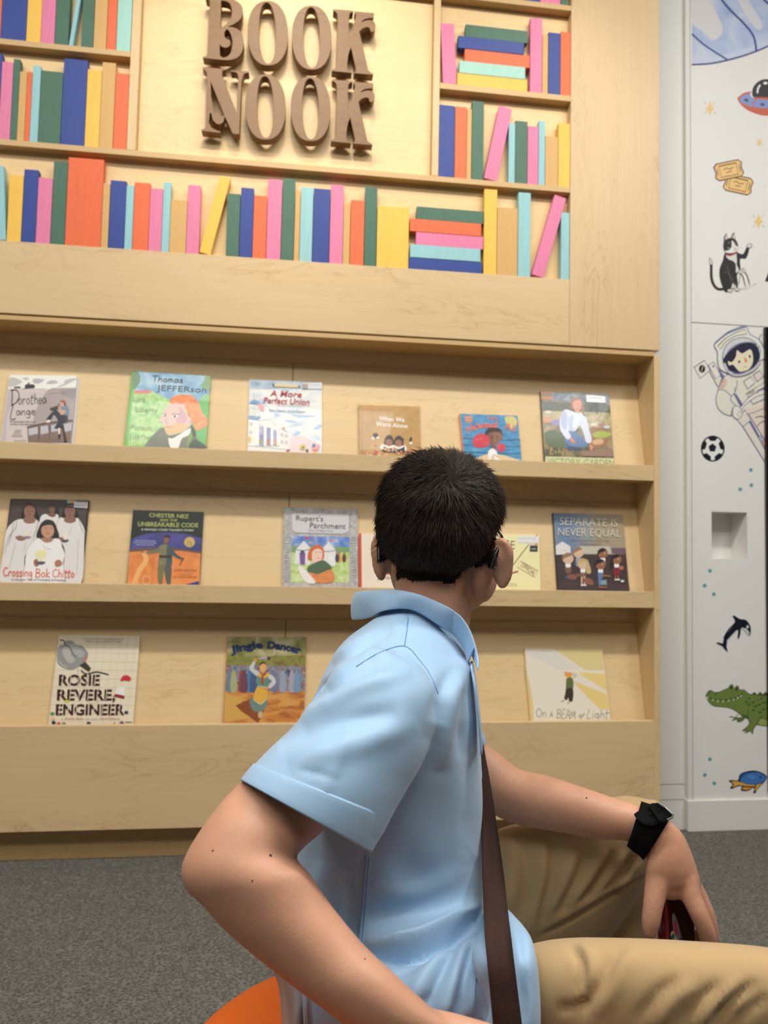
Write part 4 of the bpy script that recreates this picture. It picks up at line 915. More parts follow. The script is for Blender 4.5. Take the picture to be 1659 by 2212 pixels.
def kid(x, y, r_, skin, hair, body, top=(236, 236, 234), flip=1, legs=None):
    a.blob([(x-r_*.42, y+r_*.9), (x+r_*.4, y+r_*.9), (x+r_*.55, y+r_*2.6), (x-r_*.5, y+r_*2.6)], body); a.blob([(x-r_*.4, y+r_*.85), (x+r_*.4, y+r_*.85), (x+r_*.42, y+r_*1.6), (x-r_*.4, y+r_*1.6)], top); a.ell(x, y, r_*1.05, r_, skin); a.blob([(x-flip*r_*1.1, y+r_*.35), (x-flip*r_*1.0, y-r_*.6), (x-flip*r_*.1, y-r_*1.15), (x+flip*r_*.75, y-r_*.75), (x, y-r_*.35), (x-flip*r_*.6, y-r_*.1)], hair); a.ell(x+flip*r_*.35, y-r_*.05, r_*.1, r_*.14, (240, 240, 240)); a.ell(x+flip*r_*.38, y-r_*.05, r_*.05, r_*.08, (40, 30, 30))
    if legs:
        for dx in (-.25, .3): a.poly([(x+dx*r_-r_*.16, y+r_*2.5), (x+dx*r_+r_*.16, y+r_*2.5), (x+dx*r_+r_*.14, y+legs*r_), (x+dx*r_-r_*.14, y+legs*r_)], skin); a.ell(x+dx*r_+r_*.1, y+legs*r_, r_*.3, r_*.16, (232, 230, 228))
LS = (214, 178, 150); DS = (150, 98, 72)
kid(600, 800, 88, LS, (150, 116, 80), (116, 132, 170), (150, 160, 190)); kid(420, 905, 92, LS, (150, 112, 88), (128, 92, 74)); kid(680, 1000, 88, LS, (196, 168, 112), (134, 100, 86), legs=4.2); a.blob([(740, 920), (790, 1000), (820, 1150), (740, 1150)], (196, 168, 112))
a.blob([(420, 1180), (550, 1190), (560, 1270), (420, 1260)], (130, 90, 72)); a.poly([(550, 1165), (670, 1175), (660, 1225), (560, 1215)], (122, 86, 70)); a.blob([(760, 1240), (850, 1290), (850, 1370), (740, 1350), (680, 1270)], (140, 94, 78)); a.ell(385, 1235, 22, 34, (70, 84, 130))
kid(1025, 815, 84, DS, (36, 30, 32), (100, 120, 170)); kid(985, 1010, 86, DS, (36, 30, 32), (100, 122, 172)); a.poly([(945, 1150), (1000, 1150), (1005, 1370), (945, 1370)], (100, 122, 172)); kid(1265, 920, 84, DS, (36, 30, 32), (124, 42, 52), legs=4.2); a.blob([(1180, 900), (1210, 1000), (1150, 1080)], (36, 30, 32))
a.poly([(985, 1290), (1085, 1275), (1095, 1365), (990, 1365)], (126, 160, 166)); a.poly([(1000, 1180), (1160, 1200), (1150, 1230), (1010, 1220)], (140, 100, 72)); a.poly([(945, 1380), (1105, 1390), (1090, 1425), (945, 1425)], (140, 92, 70)); a.poly([(1205, 1100), (1330, 1105), (1330, 1200), (1200, 1200)], (124, 42, 52)); a.ell(1345, 1070, 40, 36, (176, 112, 96)); a.ell(1365, 1300, 30, 18, (232, 230, 228))
TW = (214, 208, 192)
a.text('SEPARATE IS', (270, 318), (1275, 352), 140, TW, -.006); a.text('NEVER EQUAL', (240, 498), (1330, 532), 140, TW, -.006); a.text("Sylvia Mendez & Her Family's Fight", (450, 590), (1140, 605), 34, (140, 116, 104), 0, .2); a.text('for Desegregation', (625, 655), (980, 665), 34, (150, 96, 90), 0, .2)
a.build('cover_picture', bk)
# 13 cream book with stencil title
C = (7.213, 90, 1360)
bk, a = make_book(2, C, [(275, 85), (1535, 98), (112, 1490), (1420, 1480)], (232, 220, 194), 'cream hardcover with dark stencilled title and a grey balloon cluster, bottom ledge', .009, edge=(214, 204, 180))
for k in range(1, 11): a.line([(275+k*120-0, 90), (275+k*120-165*(.98), 1485)], 3, (204, 198, 172), False)
for k in range(1, 11): a.line([(275-k*16, 85+k*135), (1530-k*11, 98+k*135)], 3, (204, 198, 172), False)
GY = (150, 150, 146)
a.blob([(250, 300), (300, 240), (350, 240), (380, 180), (470, 175), (540, 240), (640, 260), (725, 370), (690, 480), (600, 560), (480, 620), (360, 600), (260, 530), (240, 420)], GY); a.blob([(330, 290), (420, 280), (470, 400), (520, 480), (430, 520), (350, 420)], (182, 182, 176)); a.blob([(420, 230), (520, 240), (640, 330), (660, 420), (560, 430), (480, 340)], (172, 172, 168)); a.line([(360, 235), (440, 280), (500, 390), (550, 410)], 16, (104, 104, 100)); a.line([(270, 480), (330, 560), (400, 580)], 16, (190, 190, 184)); a.line([(290, 160), (360, 180), (350, 230)], 14, (40, 38, 36)); a.blob([(680, 430), (710, 380), (700, 470), (650, 500)], (190, 120, 116))
a.poly([(590, 560), (680, 500), (770, 600), (740, 660)], (66, 62, 54)); a.line([(620, 640), (700, 690), (860, 660), (1040, 700)], 20, (60, 54, 48)); a.line([(570, 580), (580, 860), (700, 1100), (800, 1150), (950, 1090)], 4, (196, 176, 150)); a.ell(390, 1105, 44, 26, (230, 220, 60))
a.poly([(1190, 900), (1300, 900), (1290, 1075), (1120, 1040)], (236, 234, 226)); a.poly([(1150, 1000), (1290, 1030), (1290, 1078), (1118, 1040)], (150, 40, 44)); a.blob([(1230, 800), (1260, 730), (1330, 710), (1390, 750), (1370, 800), (1290, 790)], (206, 52, 66))
for x, y, c in ((1320, 1290, (50, 66, 110)), (190, 1450, (36, 52, 96)), (170, 1310, (96, 140, 84)), (180, 1390, (226, 190, 150)), (270, 1470, (206, 84, 76)), (350, 1470, (120, 150, 110)), (735, 1460, (66, 60, 54)), (1250, 1450, (110, 104, 104))): a.ell(x, y, 32, 26, c)
a.line([(1310, 1440), (1405, 1440)], 10, (120, 60, 54), False); a.line([(1120, 1480), (1145, 1440)], 9, (140, 84, 70), False)
MR = (60, 20, 22); SLIT = ink((232, 220, 194), .3)
def stencil(t, p0, p1, h):
    a.text(t, p0, p1, h, MR, .022, .04)
stencil('ROSIE', (270, 866), (905, 866), 170); stencil('REVERE,', (242, 1096), (1148, 1096), 170); stencil('ENGINEER', (222, 1326), (1290, 1326), 170)
for x0, x1, yb in ((270, 905, 866), (242, 1090, 1096), (222, 1290, 1326)):
    n_ = 5 if yb == 866 else 6 if yb == 1096 else 8
    for k in range(n_):
        xc = x0+(x1-x0)*(k+.42)/n_; a.line([(xc-6, yb+4), (xc+14, yb-176)], 9, SLIT, False)
a.text('From the New York Times bestselling creators of', (655, 152), (1280, 158), 22, (90, 80, 70)); a.text('Ada Twist, Scientist and Iggy Peck, Architect', (685, 190), (1250, 196), 22, (90, 80, 70))
a.text('by', (312, 1402), (345, 1402), 26, (110, 130, 150)); a.text('Andrea Beaty', (365, 1400), (662, 1400), 38, (176, 92, 72)); a.text('illustrated by', (685, 1402), (888, 1402), 24, (110, 130, 150)); a.text('David Roberts', (910, 1400), (1220, 1400), 38, (176, 92, 72))
a.build('cover_picture', bk)
# 14 dancer
C = (7.541, 465, 1365)
bk, a = make_book(2, C, [(205, 78), (1480, 82), (135, 1480), (1440, 1480)], paint_mix('cover_orange_ground', [(150, 84, 40), (190, 116, 52), (214, 152, 76), (206, 160, 84)], 18, (1, 1, 3), 5), 'painted picture book of a dancer in a yellow apron before a crowd, bottom ledge', .009, edge=(120, 90, 60))
a.poly([(207, 80), (1478, 85), (1470, 590), (185, 560)], paint_mix('cover_leafy', [(112, 116, 56), (150, 148, 86), (186, 178, 140), (196, 188, 160)], 20)); a.poly([(188, 480), (1470, 480), (1465, 960), (165, 960)], paint_mix('cover_crowd', [(84, 66, 70), (96, 120, 140), (150, 150, 160), (120, 82, 80), (170, 166, 160)], 60)); a.poly([(195, 400), (1475, 380), (1470, 560), (190, 540)], paint_mix('cover_hedge2', [(112, 120, 50), (140, 138, 66), (120, 96, 52)], 40))
for k, (x, c) in enumerate(((240, (110, 130, 150)), (300, (170, 170, 120)), (430, (150, 70, 66)), (560, (80, 120, 160)), (620, (70, 90, 130)), (960, (120, 124, 150)), (1100, (150, 160, 180)), (1250, (170, 160, 176)), (1330, (120, 150, 180)), (470, (110, 70, 80)))): a.blob([(x-50, 960), (x-40, 700), (x, 620), (x+45, 720), (x+50, 960)], c)
a.poly([(160, 1000), (460, 1080), (420, 1200), (640, 1400), (140, 1480)], (210, 164, 84)); a.poly([(330, 1200), (560, 1090), (860, 1130), (700, 1480), (420, 1290)], (140, 78, 40))
a.blob([(560, 1140), (620, 1060), (760, 1120), (850, 1120), (820, 1230), (740, 1300), (620, 1280)], (110, 136, 130)); a.blob([(700, 880), (830, 890), (850, 1040), (800, 1140), (740, 1180), (620, 1100), (640, 990)], (222, 172, 70)); a.blob([(670, 760), (770, 700), (870, 740), (880, 850), (800, 890), (680, 860)], (96, 140, 124)); a.blob([(690, 660), (770, 680), (870, 670), (860, 730), (790, 750), (700, 720)], (230, 176, 66)); a.poly([(750, 720), (785, 720), (790, 840), (765, 870), (745, 830)], (170, 74, 52)); a.blob([(730, 650), (770, 690), (840, 650), (800, 720), (750, 700)], (170, 62, 50))
a.blob([(580, 640), (555, 580), (620, 480), (655, 500), (630, 600), (710, 650), (680, 720)], (200, 200, 196)); a.blob([(880, 690), (960, 740), (985, 830), (900, 920), (860, 890), (920, 800), (870, 760)], (204, 204, 206)); a.ell(655, 460, 30, 30, (206, 150, 90)); a.blob([(700, 440), (790, 395), (890, 420), (880, 450), (780, 450)], (170, 166, 160)); a.ell(870, 430, 30, 22, (60, 54, 50)); a.blob([(720, 560), (750, 510), (820, 505), (840, 570), (800, 660), (740, 650)], (226, 170, 104)); a.blob([(715, 570), (740, 505), (800, 490), (840, 550), (790, 515), (750, 530)], (40, 30, 26)); a.ell(835, 915, 40, 26, (206, 150, 90)); a.blob([(705, 1310), (760, 1300), (770, 1380), (730, 1405), (700, 1380)], (200, 176, 140)); a.line([(640, 1110), (740, 1180), (850, 1080)], 10, (222, 206, 170)); a.line([(690, 880), (830, 905)], 14, (190, 190, 176))
BL_ = (30, 52, 96)
a.text('Jingle', (258, 352), (785, 262), 118, BL_, .05, 0, 22); a.text('Dancer', (840, 268), (1390, 362), 118, BL_, .05, 0, 22)
a.text('Cynthia Leitich Smith', (540, 1500), (1010, 1500), 36, (226, 200, 160)); a.build('cover_picture', bk)
# 15 beam of light
bk, a = make_book(2, (7.541, 1120, 1390), [(105, 78), (1365, 90), (205, 1270), (1505, 1280)], (236, 224, 196), 'pale yellow picture book with a tiny green figure in light rays, bottom ledge right', .008, edge=(226, 208, 150), spine=(230, 206, 140))
a.poly([(110, 80), (560, 82), (1150, 430), (1480, 1120), (1500, 1280), (210, 1270)], (232, 224, 206)); a.poly([(560, 82), (1363, 92), (1395, 430), (1080, 430)], (222, 206, 146)); a.poly([(960, 470), (1400, 500), (1440, 760), (1090, 560)], (234, 208, 134)); a.poly([(900, 610), (1440, 830), (1470, 1080), (1320, 1070), (960, 700)], (232, 206, 132)); a.poly([(105, 300), (150, 500), (230, 900), (250, 1270), (205, 1270)], (226, 202, 140)); a.poly([(120, 160), (500, 90), (1000, 400), (700, 430)], (222, 218, 206))
a.blob([(745, 500), (760, 450), (800, 470), (860, 470), (860, 550), (790, 555)], (232, 160, 74)); a.blob([(870, 490), (930, 480), (950, 540), (900, 560)], (206, 200, 180)); a.blob([(785, 570), (870, 560), (895, 640), (880, 740), (780, 760), (775, 660)], (104, 112, 66)); a.blob([(780, 740), (885, 740), (880, 930), (825, 940), (810, 880), (790, 920), (745, 900), (760, 820)], (64, 54, 44)); a.line([(695, 950), (745, 925)], 12, (120, 90, 76)); a.line([(800, 985), (830, 950)], 12, (170, 120, 96))
for t, p, q, h_ in (('On', (285, 1200), (465, 1195), 140), ('A', (505, 1195), (560, 1195), 80), ('BEAM', (610, 1215), (935, 1225), 150), ('of', (975, 1195), (1050, 1220), 80), ('Light', (1095, 1215), (1475, 1225), 150)): a.hand(t, p, q, h_, 12, (170, 160, 140))
a.build('cover_picture', bk)

# ------------------------------------------------------------------ drawings stuck on the white wall
YD = YW-.0004
def decal(name, label, cat, crop, base, fn, group=None):
    p0 = (0, YD, 0); n = (0, -1, 0)
    w0 = hit(crop[1]+base[0]/crop[0], crop[2]+base[1]/crop[0], p0, n)
    r_ = empty(name, w0, label, cat, group)
    a = Art(p0, n, *crop, lift=.0000); a.coat = 0.0
    fn(a)
    m = a.build('print', r_)
    return r_
NV = (58, 68, 128)
def f(a):
    top = catmull([(1025, 540), (1180, 530), (1330, 500), (1500, 450), (1660, 385), (1760, 330)], 6).tolist()
    a.poly([(1025, -120), (1760, -120)]+top[::-1], paint_mix('decal_glass', [(150, 168, 206), (176, 190, 216), (206, 210, 216)], 9, coat=0))
    a.poly(top+[(1760, 300), (1660, 330), (1500, 395), (1330, 450), (1180, 478), (1025, 485)], (192, 200, 220))
    a.blob([(1025, -60), (1120, -60), (1200, 60), (1280, 230), (1250, 310), (1190, 330), (1100, 250), (1025, 180)], (210, 208, 206)); a.blob([(1390, -40), (1460, -40), (1540, 80), (1615, 210), (1570, 245), (1480, 140)], (206, 206, 210))
    a.line([(1240, -40), (1340, 80), (1470, 210), (1540, 310), (1562, 430)], 17, NV); a.line([(1560, -60), (1660, 30)], 17, NV); a.line([(1025, 285), (1120, 370), (1240, 450), (1320, 500)], 14, NV); a.line(top, 13, NV, False)
decal('balloon_drawing', 'large blue glass dome drawing at the top of the white wall', 'wall drawing', (3.867, 1230, 0), (1340, 500), f)
def f(a):
    a.blob([(1405, 830), (1430, 795), (1510, 765), (1800, 760), (1900, 850), (1800, 930), (1660, 965), (1560, 950), (1460, 900)], (196, 92, 66)); a.blob([(1422, 830), (1450, 800), (1520, 780), (1560, 825), (1780, 830), (1790, 900), (1640, 905), (1520, 890), (1440, 858)], (126, 146, 196)); a.line([(1520, 800), (1570, 822), (1680, 828), (1790, 828)], 10, (196, 92, 66)); a.line([(1565, 822), (1540, 850), (1535, 890)], 10, (196, 92, 66))
    a.blob([(1512, 800), (1518, 770), (1540, 760), (1540, 815)], (226, 226, 222)); a.blob([(1527, 800), (1535, 730), (1580, 680), (1640, 662), (1720, 680), (1760, 820), (1640, 812), (1560, 812)], (38, 36, 38)); a.line([(1570, 775), (1575, 740), (1592, 712)], 15, (226, 226, 222)); a.ell(1637, 695, 18, 12, (226, 226, 222)); a.ell(1477, 837, 20, 11, (52, 60, 100), 20); a.ell(1612, 873, 17, 11, (52, 60, 100), 20)
decal('flying_saucer_drawing', 'blue and red flying saucer drawing with a black dome on the wall', 'wall drawing', (3.867, 1230, 0), (1600, 960), f)
def star(label, x, y, r_):
    def f(a):
        a.poly([(x, y-r_), (x+r_*.28, y-r_*.25), (x+r_*.62, y), (x+r_*.28, y+r_*.25), (x, y+r_), (x-r_*.28, y+r_*.25), (x-r_*.62, y), (x-r_*.28, y-r_*.25)], (226, 196, 120))
        for dx, dy in ((-.75, -.9), (.6, -.85), (-.75, .7), (.8, .75)): a.line([(x+dx*r_*.6, y+dy*r_*.6), (x+dx*r_, y+dy*r_)], r_*.09, (206, 186, 130), False)
    decal('sparkle_star_drawing', label, 'wall drawing', (3.867, 1230, 0), (x, y+r_), f, 'yellow sparkle stars on the wall')
star('yellow sparkle star drawing left of the flying saucer', 1175, 905, 62); star('smallest yellow sparkle star drawing, just above the tickets', 1588, 1190, 38); star('yellow sparkle star drawing above the raised paw of the cat', 1580, 1850, 64)
def f(a):
    def tk(pts, cx, cy, an):
        R_ = lambda x, y: (cx+x*math.cos(an)-y*math.sin(an), cy+x*math.sin(an)+y*math.cos(an))
        o = [R_(*p) for p in ((-118, -45), (-92, -70), (92, -70), (118, -45), (108, 0), (118, 45), (92, 70), (-92, 70), (-118, 45), (-108, 0))]
        a.poly(o, (230, 190, 120)); a.outl(o, 10, (112, 66, 50), smooth=False); a.outl([R_(*p) for p in ((-72, -48), (72, -48), (72, 48), (-72, 48))], 8, (122, 80, 56), smooth=False)
        for sx in (-94, 94): a.line([R_(sx, -32), R_(sx, 32)], 7, (122, 80, 56), False)
        a.line([R_(-42, -12), R_(-15, -20), R_(10, -8), R_(42, -16)], 7, (122, 80, 56)); a.line([R_(-22, 16), R_(22, 12)], 7, (122, 80, 56), False)
    tk(None, 1410, 1540, .22); tk(None, 1330, 1422, -.2)
decal('tickets_drawing', 'pair of tan admission tickets drawn on the white wall', 'wall drawing', (3.867, 1230, 0), (1400, 1630), f)
def f(a):
    K = (40, 38, 36); LG = (214, 212, 206)
    a.line([(640, 1510), (520, 1500), (430, 1400), (385, 1250), (380, 1080), (380, 940)], 62, K); a.blob([(350, 945), (335, 820), (350, 800), (395, 870), (412, 945)], (206, 204, 198)); a.outl([(350, 945), (335, 820), (350, 800), (395, 870), (412, 945)], 9, K)
    a.line([(1000, 1500), (1160, 1505), (1380, 1390)], 20, (120, 118, 114), False); a.poly([(1000, 1505), (1190, 1510), (1390, 1390), (1200, 1430)], LG)
    for p in ([(1010, 1110), (1090, 1230), (1150, 1460)], [(1120, 1090), (1200, 1240), (1245, 1420)], [(1030, 1180), (1000, 1400)]): a.line(p, 24, K, taper=.5)
    for x, y in ((1015, 1115), (1115, 1095)): a.ell(x, y, 34, 66, K, -30); a.ell(x, y, 24, 52, LG, -30)
    a.blob([(700, 700), (960, 690), (960, 850), (980, 1000), (1010, 1060), (960, 1200), (900, 1480), (820, 1500), (760, 1560), (700, 1580), (640, 1480), (570, 1250), (570, 1050), (640, 860)], K); a.blob([(720, 740), (950, 710), (965, 850), (950, 950), (1000, 1060), (980, 1110), (930, 1150), (930, 960), (870, 880), (760, 830)], LG); a.blob([(960, 690), (1090, 720), (1180, 560), (1235, 590), (1165, 810), (1030, 830), (1040, 1080), (990, 1040), (955, 850)], K)
    a.blob([(900, 1110), (940, 1140), (980, 1420), (940, 1470), (920, 1300), (870, 1420), (820, 1500), (860, 1350)], K); a.poly([(870, 1360), (915, 1470), (820, 1500)], LG)
    a.line([(725, 990), (800, 1190), (890, 1330)], 9, (110, 108, 104)); a.line([(660, 1130), (740, 1130), (810, 1260), (825, 1420)], 9, (110, 108, 104))
    for x, y in ((800, 1545), (960, 1520)): a.ell(x, y, 66, 44, K); a.ell(x, y, 58, 36, (206, 204, 198)); a.line([(x-10, y), (x-10, y+26)], 6, K, False); a.line([(x+18, y), (x+18, y+24)], 6, K, False)
    a.blob([(1180, 560), (1190, 500), (1240, 475), (1300, 500), (1290, 560), (1235, 590)], (120, 118, 114)); a.blob([(1190, 555), (1200, 510), (1240, 490), (1285, 510), (1275, 550), (1235, 575)], LG)
    a.poly([(655, 520), (665, 330), (715, 245), (750, 400)], K); a.poly([(685, 410), (690, 330), (718, 280), (738, 400)], (214, 196, 186)); a.poly([(810, 380), (850, 270), (895, 225), (920, 390)], K); a.poly([(840, 370), (870, 290), (898, 255), (908, 380)], (214, 196, 186))
    a.blob([(650, 560), (670, 430), (760, 370), (850, 360), (940, 420), (980, 540), (950, 660), (830, 720), (700, 690)], K); a.blob([(835, 420), (870, 440), (940, 540), (978, 560), (940, 660), (830, 700), (720, 690), (680, 650), (760, 640), (820, 580), (835, 520)], (226, 224, 218)); a.ell(765, 590, 40, 18, (120, 118, 112)); a.ell(772, 465, 18, 22, (120, 118, 112)); a.ell(925, 490, 22, 40, (90, 88, 84)); a.line([(890, 560), (905, 590), (900, 640)], 8, K); a.line([(870, 630), (900, 640), (940, 600)], 6, K); a.line([(690, 705), (800, 742), (950, 680)], 32, (150, 58, 48))
decal('cat_drawing', 'black and white sitting cat drawing with raised paw on the wall', 'wall drawing', (10.434, 1500, 480), (800, 1580), f)
def f(a): a.line([(1630, 1320), (1720, 1080), (1740, 900)], 70, (36, 36, 46))
decal('dark_leg_drawing', 'dark slanted stroke of a drawing cut off at the picture edge beside the cat', 'wall drawing', (10.434, 1500, 480), (1630, 1320), f)
def f(a):
    LN = (104, 108, 142); SU = (222, 218, 204); W_ = 11
    S_ = lambda pts, c=SU, w=W_: (a.blob(pts, c), a.outl(pts, w, LN)); Q_ = lambda pts, c=SU, w=W_: (a.poly(pts, c), a.outl(pts, w, LN, smooth=False))
    RX = 1118
    Q_([(1030, 290), (1060, 230), (RX, 215), (RX, 420)], SU)
    Q_([(295, 780), (420, 1010), (480, 880), (400, 760)], SU); Q_([(65, 715), (220, 610), (300, 760), (155, 880)], (226, 222, 212)); a.ell(183, 738, 48, 58, (40, 36, 32)); a.line([(195, 700), (175, 770)], 10, (200, 196, 180)); Q_([(275, 685), (355, 635), (460, 830), (385, 890)], (226, 222, 212)); a.ell(350, 700, 12, 16, (60, 56, 52)); a.poly([(430, 740), (520, 850), (490, 880), (450, 830)], LN)
    S_([(585, 815), (480, 900), (430, 1030), (390, 1180), (410, 1300), (480, 1390), (600, 1440), (660, 1420), (900, 1400), (RX, 1330), (RX, 560), (1030, 620), (800, 800)], SU)
    a.poly([(830, 1340), (880, 1420), (1000, 1600), (RX+4, 1820), (RX+8, 1260), (980, 1300)], (224, 208, 190)); a.line([(880, 1410), (980, 1380), (RX, 1320)], W_, LN); a.line([(880, 1420), (1000, 1610), (RX+8, 1820)], W_, LN)
    a.line([(430, 1050), (500, 1050), (560, 1090), (620, 1150)], W_, LN); a.line([(700, 910), (705, 980), (670, 1090), (620, 1150), (620, 1220), (770, 1360)], W_, LN); a.line([(670, 1010), (668, 1070)], 9, LN); a.poly([(650, 1110), (690, 1110), (790, 1270), (760, 1320)], LN)
    Q_([(700, 1490), (820, 1350), (905, 1510), (790, 1600)], (220, 216, 204)); a.line([(770, 1340), (850, 1240), (980, 1140), (RX, 1090)], 34, (226, 222, 212)); a.line([(770, 1350), (850, 1255), (990, 1155), (RX, 1110)], 9, LN); a.line([(780, 1280), (850, 1190), (980, 1090), (RX, 1035)], 9, LN)
    Q_([(790, 1600), (885, 1530), (RX+8, 1960), (RX+8, 2140)], (220, 214, 202)); a.poly([(885, 1530), (905, 1500), (1040, 1740), (1020, 1760)], LN); Q_([(1040, 1750), (1060, 1730), (1085, 1800), (1070, 1820)], (200, 204, 220), 8); Q_([(1075, 1830), (RX+8, 1800), (RX+8, 1940)], (222, 150, 140), 8)
    S_([(650, 1310), (720, 1300), (780, 1390), (760, 1460), (700, 1490), (640, 1430)], (226, 222, 212), 9); a.line([(700, 1410), (740, 1450)], 8, LN); a.line([(720, 1370), (765, 1410)], 8, LN); a.line([(640, 1320), (610, 1430)], 12, LN)
    for q, c in (([(800, 930), (910, 855), (965, 950), (860, 1040)], (222, 220, 210)), ([(945, 830), (1040, 765), (1100, 850), (1000, 930)], (222, 206, 206))): Q_(q, c)
    Q_([(835, 1110), (1000, 1010), (RX, 930), (RX, 1000), (870, 1160)], SU, 8); a.text('NASA', (870, 1135), (970, 1075), 46, (50, 46, 46), .015); a.line([(905, 1220), (940, 1265), (RX, 1185)], 10, LN, False); a.line([(1005, 1100), (1010, 1060), (RX, 1030)], 10, LN, False); a.line([(975, 1465), (1050, 1445), (RX+4, 1465)], 9, LN); a.line([(1005, 1590), (1050, 1540), (RX+4, 1510)], 9, LN)
    a.outl([(490, 900), (520, 890), (540, 940), (510, 1000), (450, 1010)], 7, (222, 150, 130)); a.outl([(485, 930), (515, 930), (505, 975), (480, 985)], 7, (222, 150, 130))
    S_([(360, 380), (450, 280), (600, 170), (780, 105), (835, 95), (860, 150), (900, 230), (1010, 290), (1090, 420), (1115, 570), (1040, 620), (760, 790), (560, 800), (500, 780), (430, 720), (410, 600), (405, 480)], (222, 222, 212)); Q_([(415, 400), (520, 290), (680, 200), (815, 150), (850, 220), (680, 250), (540, 330), (445, 450)], (224, 220, 196)); a.line([(370, 360), (560, 210), (830, 110)], 22, LN)
    S_([(490, 520), (530, 400), (640, 310), (780, 275), (900, 300), (1000, 380), (900, 345), (740, 360), (600, 440), (490, 600)], (206, 206, 206)); S_([(490, 620), (560, 500), (680, 400), (820, 350), (960, 370), (1030, 480), (1030, 600), (940, 720), (780, 790), (640, 790), (530, 720)], (36, 38, 60))
    a.blob([(700, 465), (775, 510), (890, 450), (930, 520), (935, 640), (880, 740), (780, 780), (720, 770), (640, 680), (580, 690), (565, 625), (620, 640), (680, 560)], (228, 218, 190)); a.ell(732, 635, 15, 22, (40, 36, 36)); a.ell(888, 555, 15, 22, (40, 36, 36)); a.poly([(800, 555), (858, 625), (820, 650)], (216, 124, 100)); a.line([(805, 705), (820, 715), (835, 700)], 8, (150, 130, 100))
    a.line([(540, 740), (620, 820), (760, 830), (930, 760), (1040, 640)], 26, (206, 200, 206)); a.line([(530, 760), (620, 840), (770, 850), (950, 775), (1050, 650)], 9, LN); Q_([(490, 650), (520, 650), (570, 760), (540, 770)], (222, 220, 212), 9); Q_([(1010, 400), (1035, 400), (1055, 490), (1035, 510)], (222, 220, 212), 9)
decal('astronaut_drawing', 'large astronaut drawing in a white suit on the white wall', 'wall drawing', (6.911, 1490, 690), (700, 1490), f)
def f(a):
    K = (22, 22, 34); a.ell(343, 1928, 178, 194, K); a.ell(343, 1928, 158, 174, (228, 228, 226))
    pent = lambda cx, cy, r_, rot, n=5: [(cx+r_*math.cos(2*math.pi*k/n+rot), cy+1.08*r_*math.sin(2*math.pi*k/n+rot)) for k in range(n)]
    a.poly(pent(338, 1918, 62, .35+math.pi), K)
    for k in range(5):
        an = 2*math.pi*k/5-math.pi/2; c, s_ = math.cos(an), math.sin(an)
        P = lambda r1, t: (343+(c*r1-s_*t), 1928+1.09*(s_*r1+c*t))
        a.poly([P(104, -38), P(104, 38), P(150, 74), P(166, 30), P(169, 0), P(166, -30), P(150, -74)], K)
decal('football_drawing', 'black and white football drawing on the wall under the astronaut', 'wall drawing', (6.911, 1490, 690), (343, 2122), f)
def dot(label, px, py, r_):
    def f(a): a.ell(px, py, r_*1.35, r_*1.35, (150, 186, 188)); a.ell(px, py, r_, r_, (92, 150, 158))
    decal('bubble_drawing', label, 'wall drawing', (1.0, 0, 0), (px, py+r_), f, 'teal bubble dots on the wall')
for l, x, y in (('teal dot drawn highest under the football', 1622, 1015), ('teal dot drawn right of the pair below the football', 1623, 1048), ('teal dot drawn left of the pair below the football', 1599, 1057), ('teal dot drawn just below the square niche', 1533.5, 1233), ('upper teal dot drawn above the whale', 1522, 1265), ('lower teal dot drawn above the whale', 1542, 1283.5), ('highest of three teal dots drawn left of the fish', 1533.5, 1640), ('lowest left of three teal dots drawn beside the fish', 1522.5, 1674), ('teal dot drawn nearest to the tail of the fish', 1543, 1692)): dot(l, x, y, 3.2)
def f(a):
    K = (18, 20, 34)
    for g, c in ((0, (222, 222, 222)), (1, K)):
        e = 0 if g else 9
        a.blob([(615, 500), (600, 470), (640, 400), (690, 345), (672, 300), (690, 296), (730, 320), (780, 330), (815, 380), (815, 440), (800, 452), (770, 420), (740, 400), (735, 440), (722, 478), (712, 470), (715, 410), (680, 435), (630, 490)] if g else [(606, 508), (592, 470), (634, 394), (680, 342), (664, 296), (690, 288), (732, 312), (786, 322), (824, 376), (824, 446), (800, 462), (764, 430), (746, 412), (744, 444), (724, 488), (704, 476), (706, 422), (684, 445), (636, 500)], c)
        a.blob([(598, 492), (628, 496), (625, 540), (634, 582), (605, 560), (590, 540), (542, 516), (560, 508), (594, 515)] if g else [(592, 486), (636, 492), (633, 540), (642, 592), (600, 568), (586, 550), (534, 520), (556, 500), (590, 508)], c)
    a.blob([(742, 392), (780, 398), (806, 430), (800, 446), (770, 414)], (206, 208, 206)); a.ell(792, 384, 10, 13, (206, 208, 206)); a.line([(700, 428), (660, 460), (635, 500)], 5, (200, 202, 204)); a.line([(640, 420), (665, 380)], 4, (120, 122, 130))
decal('whale_drawing', 'leaping black and white whale drawing on the wall above the crocodile', 'wall drawing', (3.687, 1400, 1250), (620, 585), f)
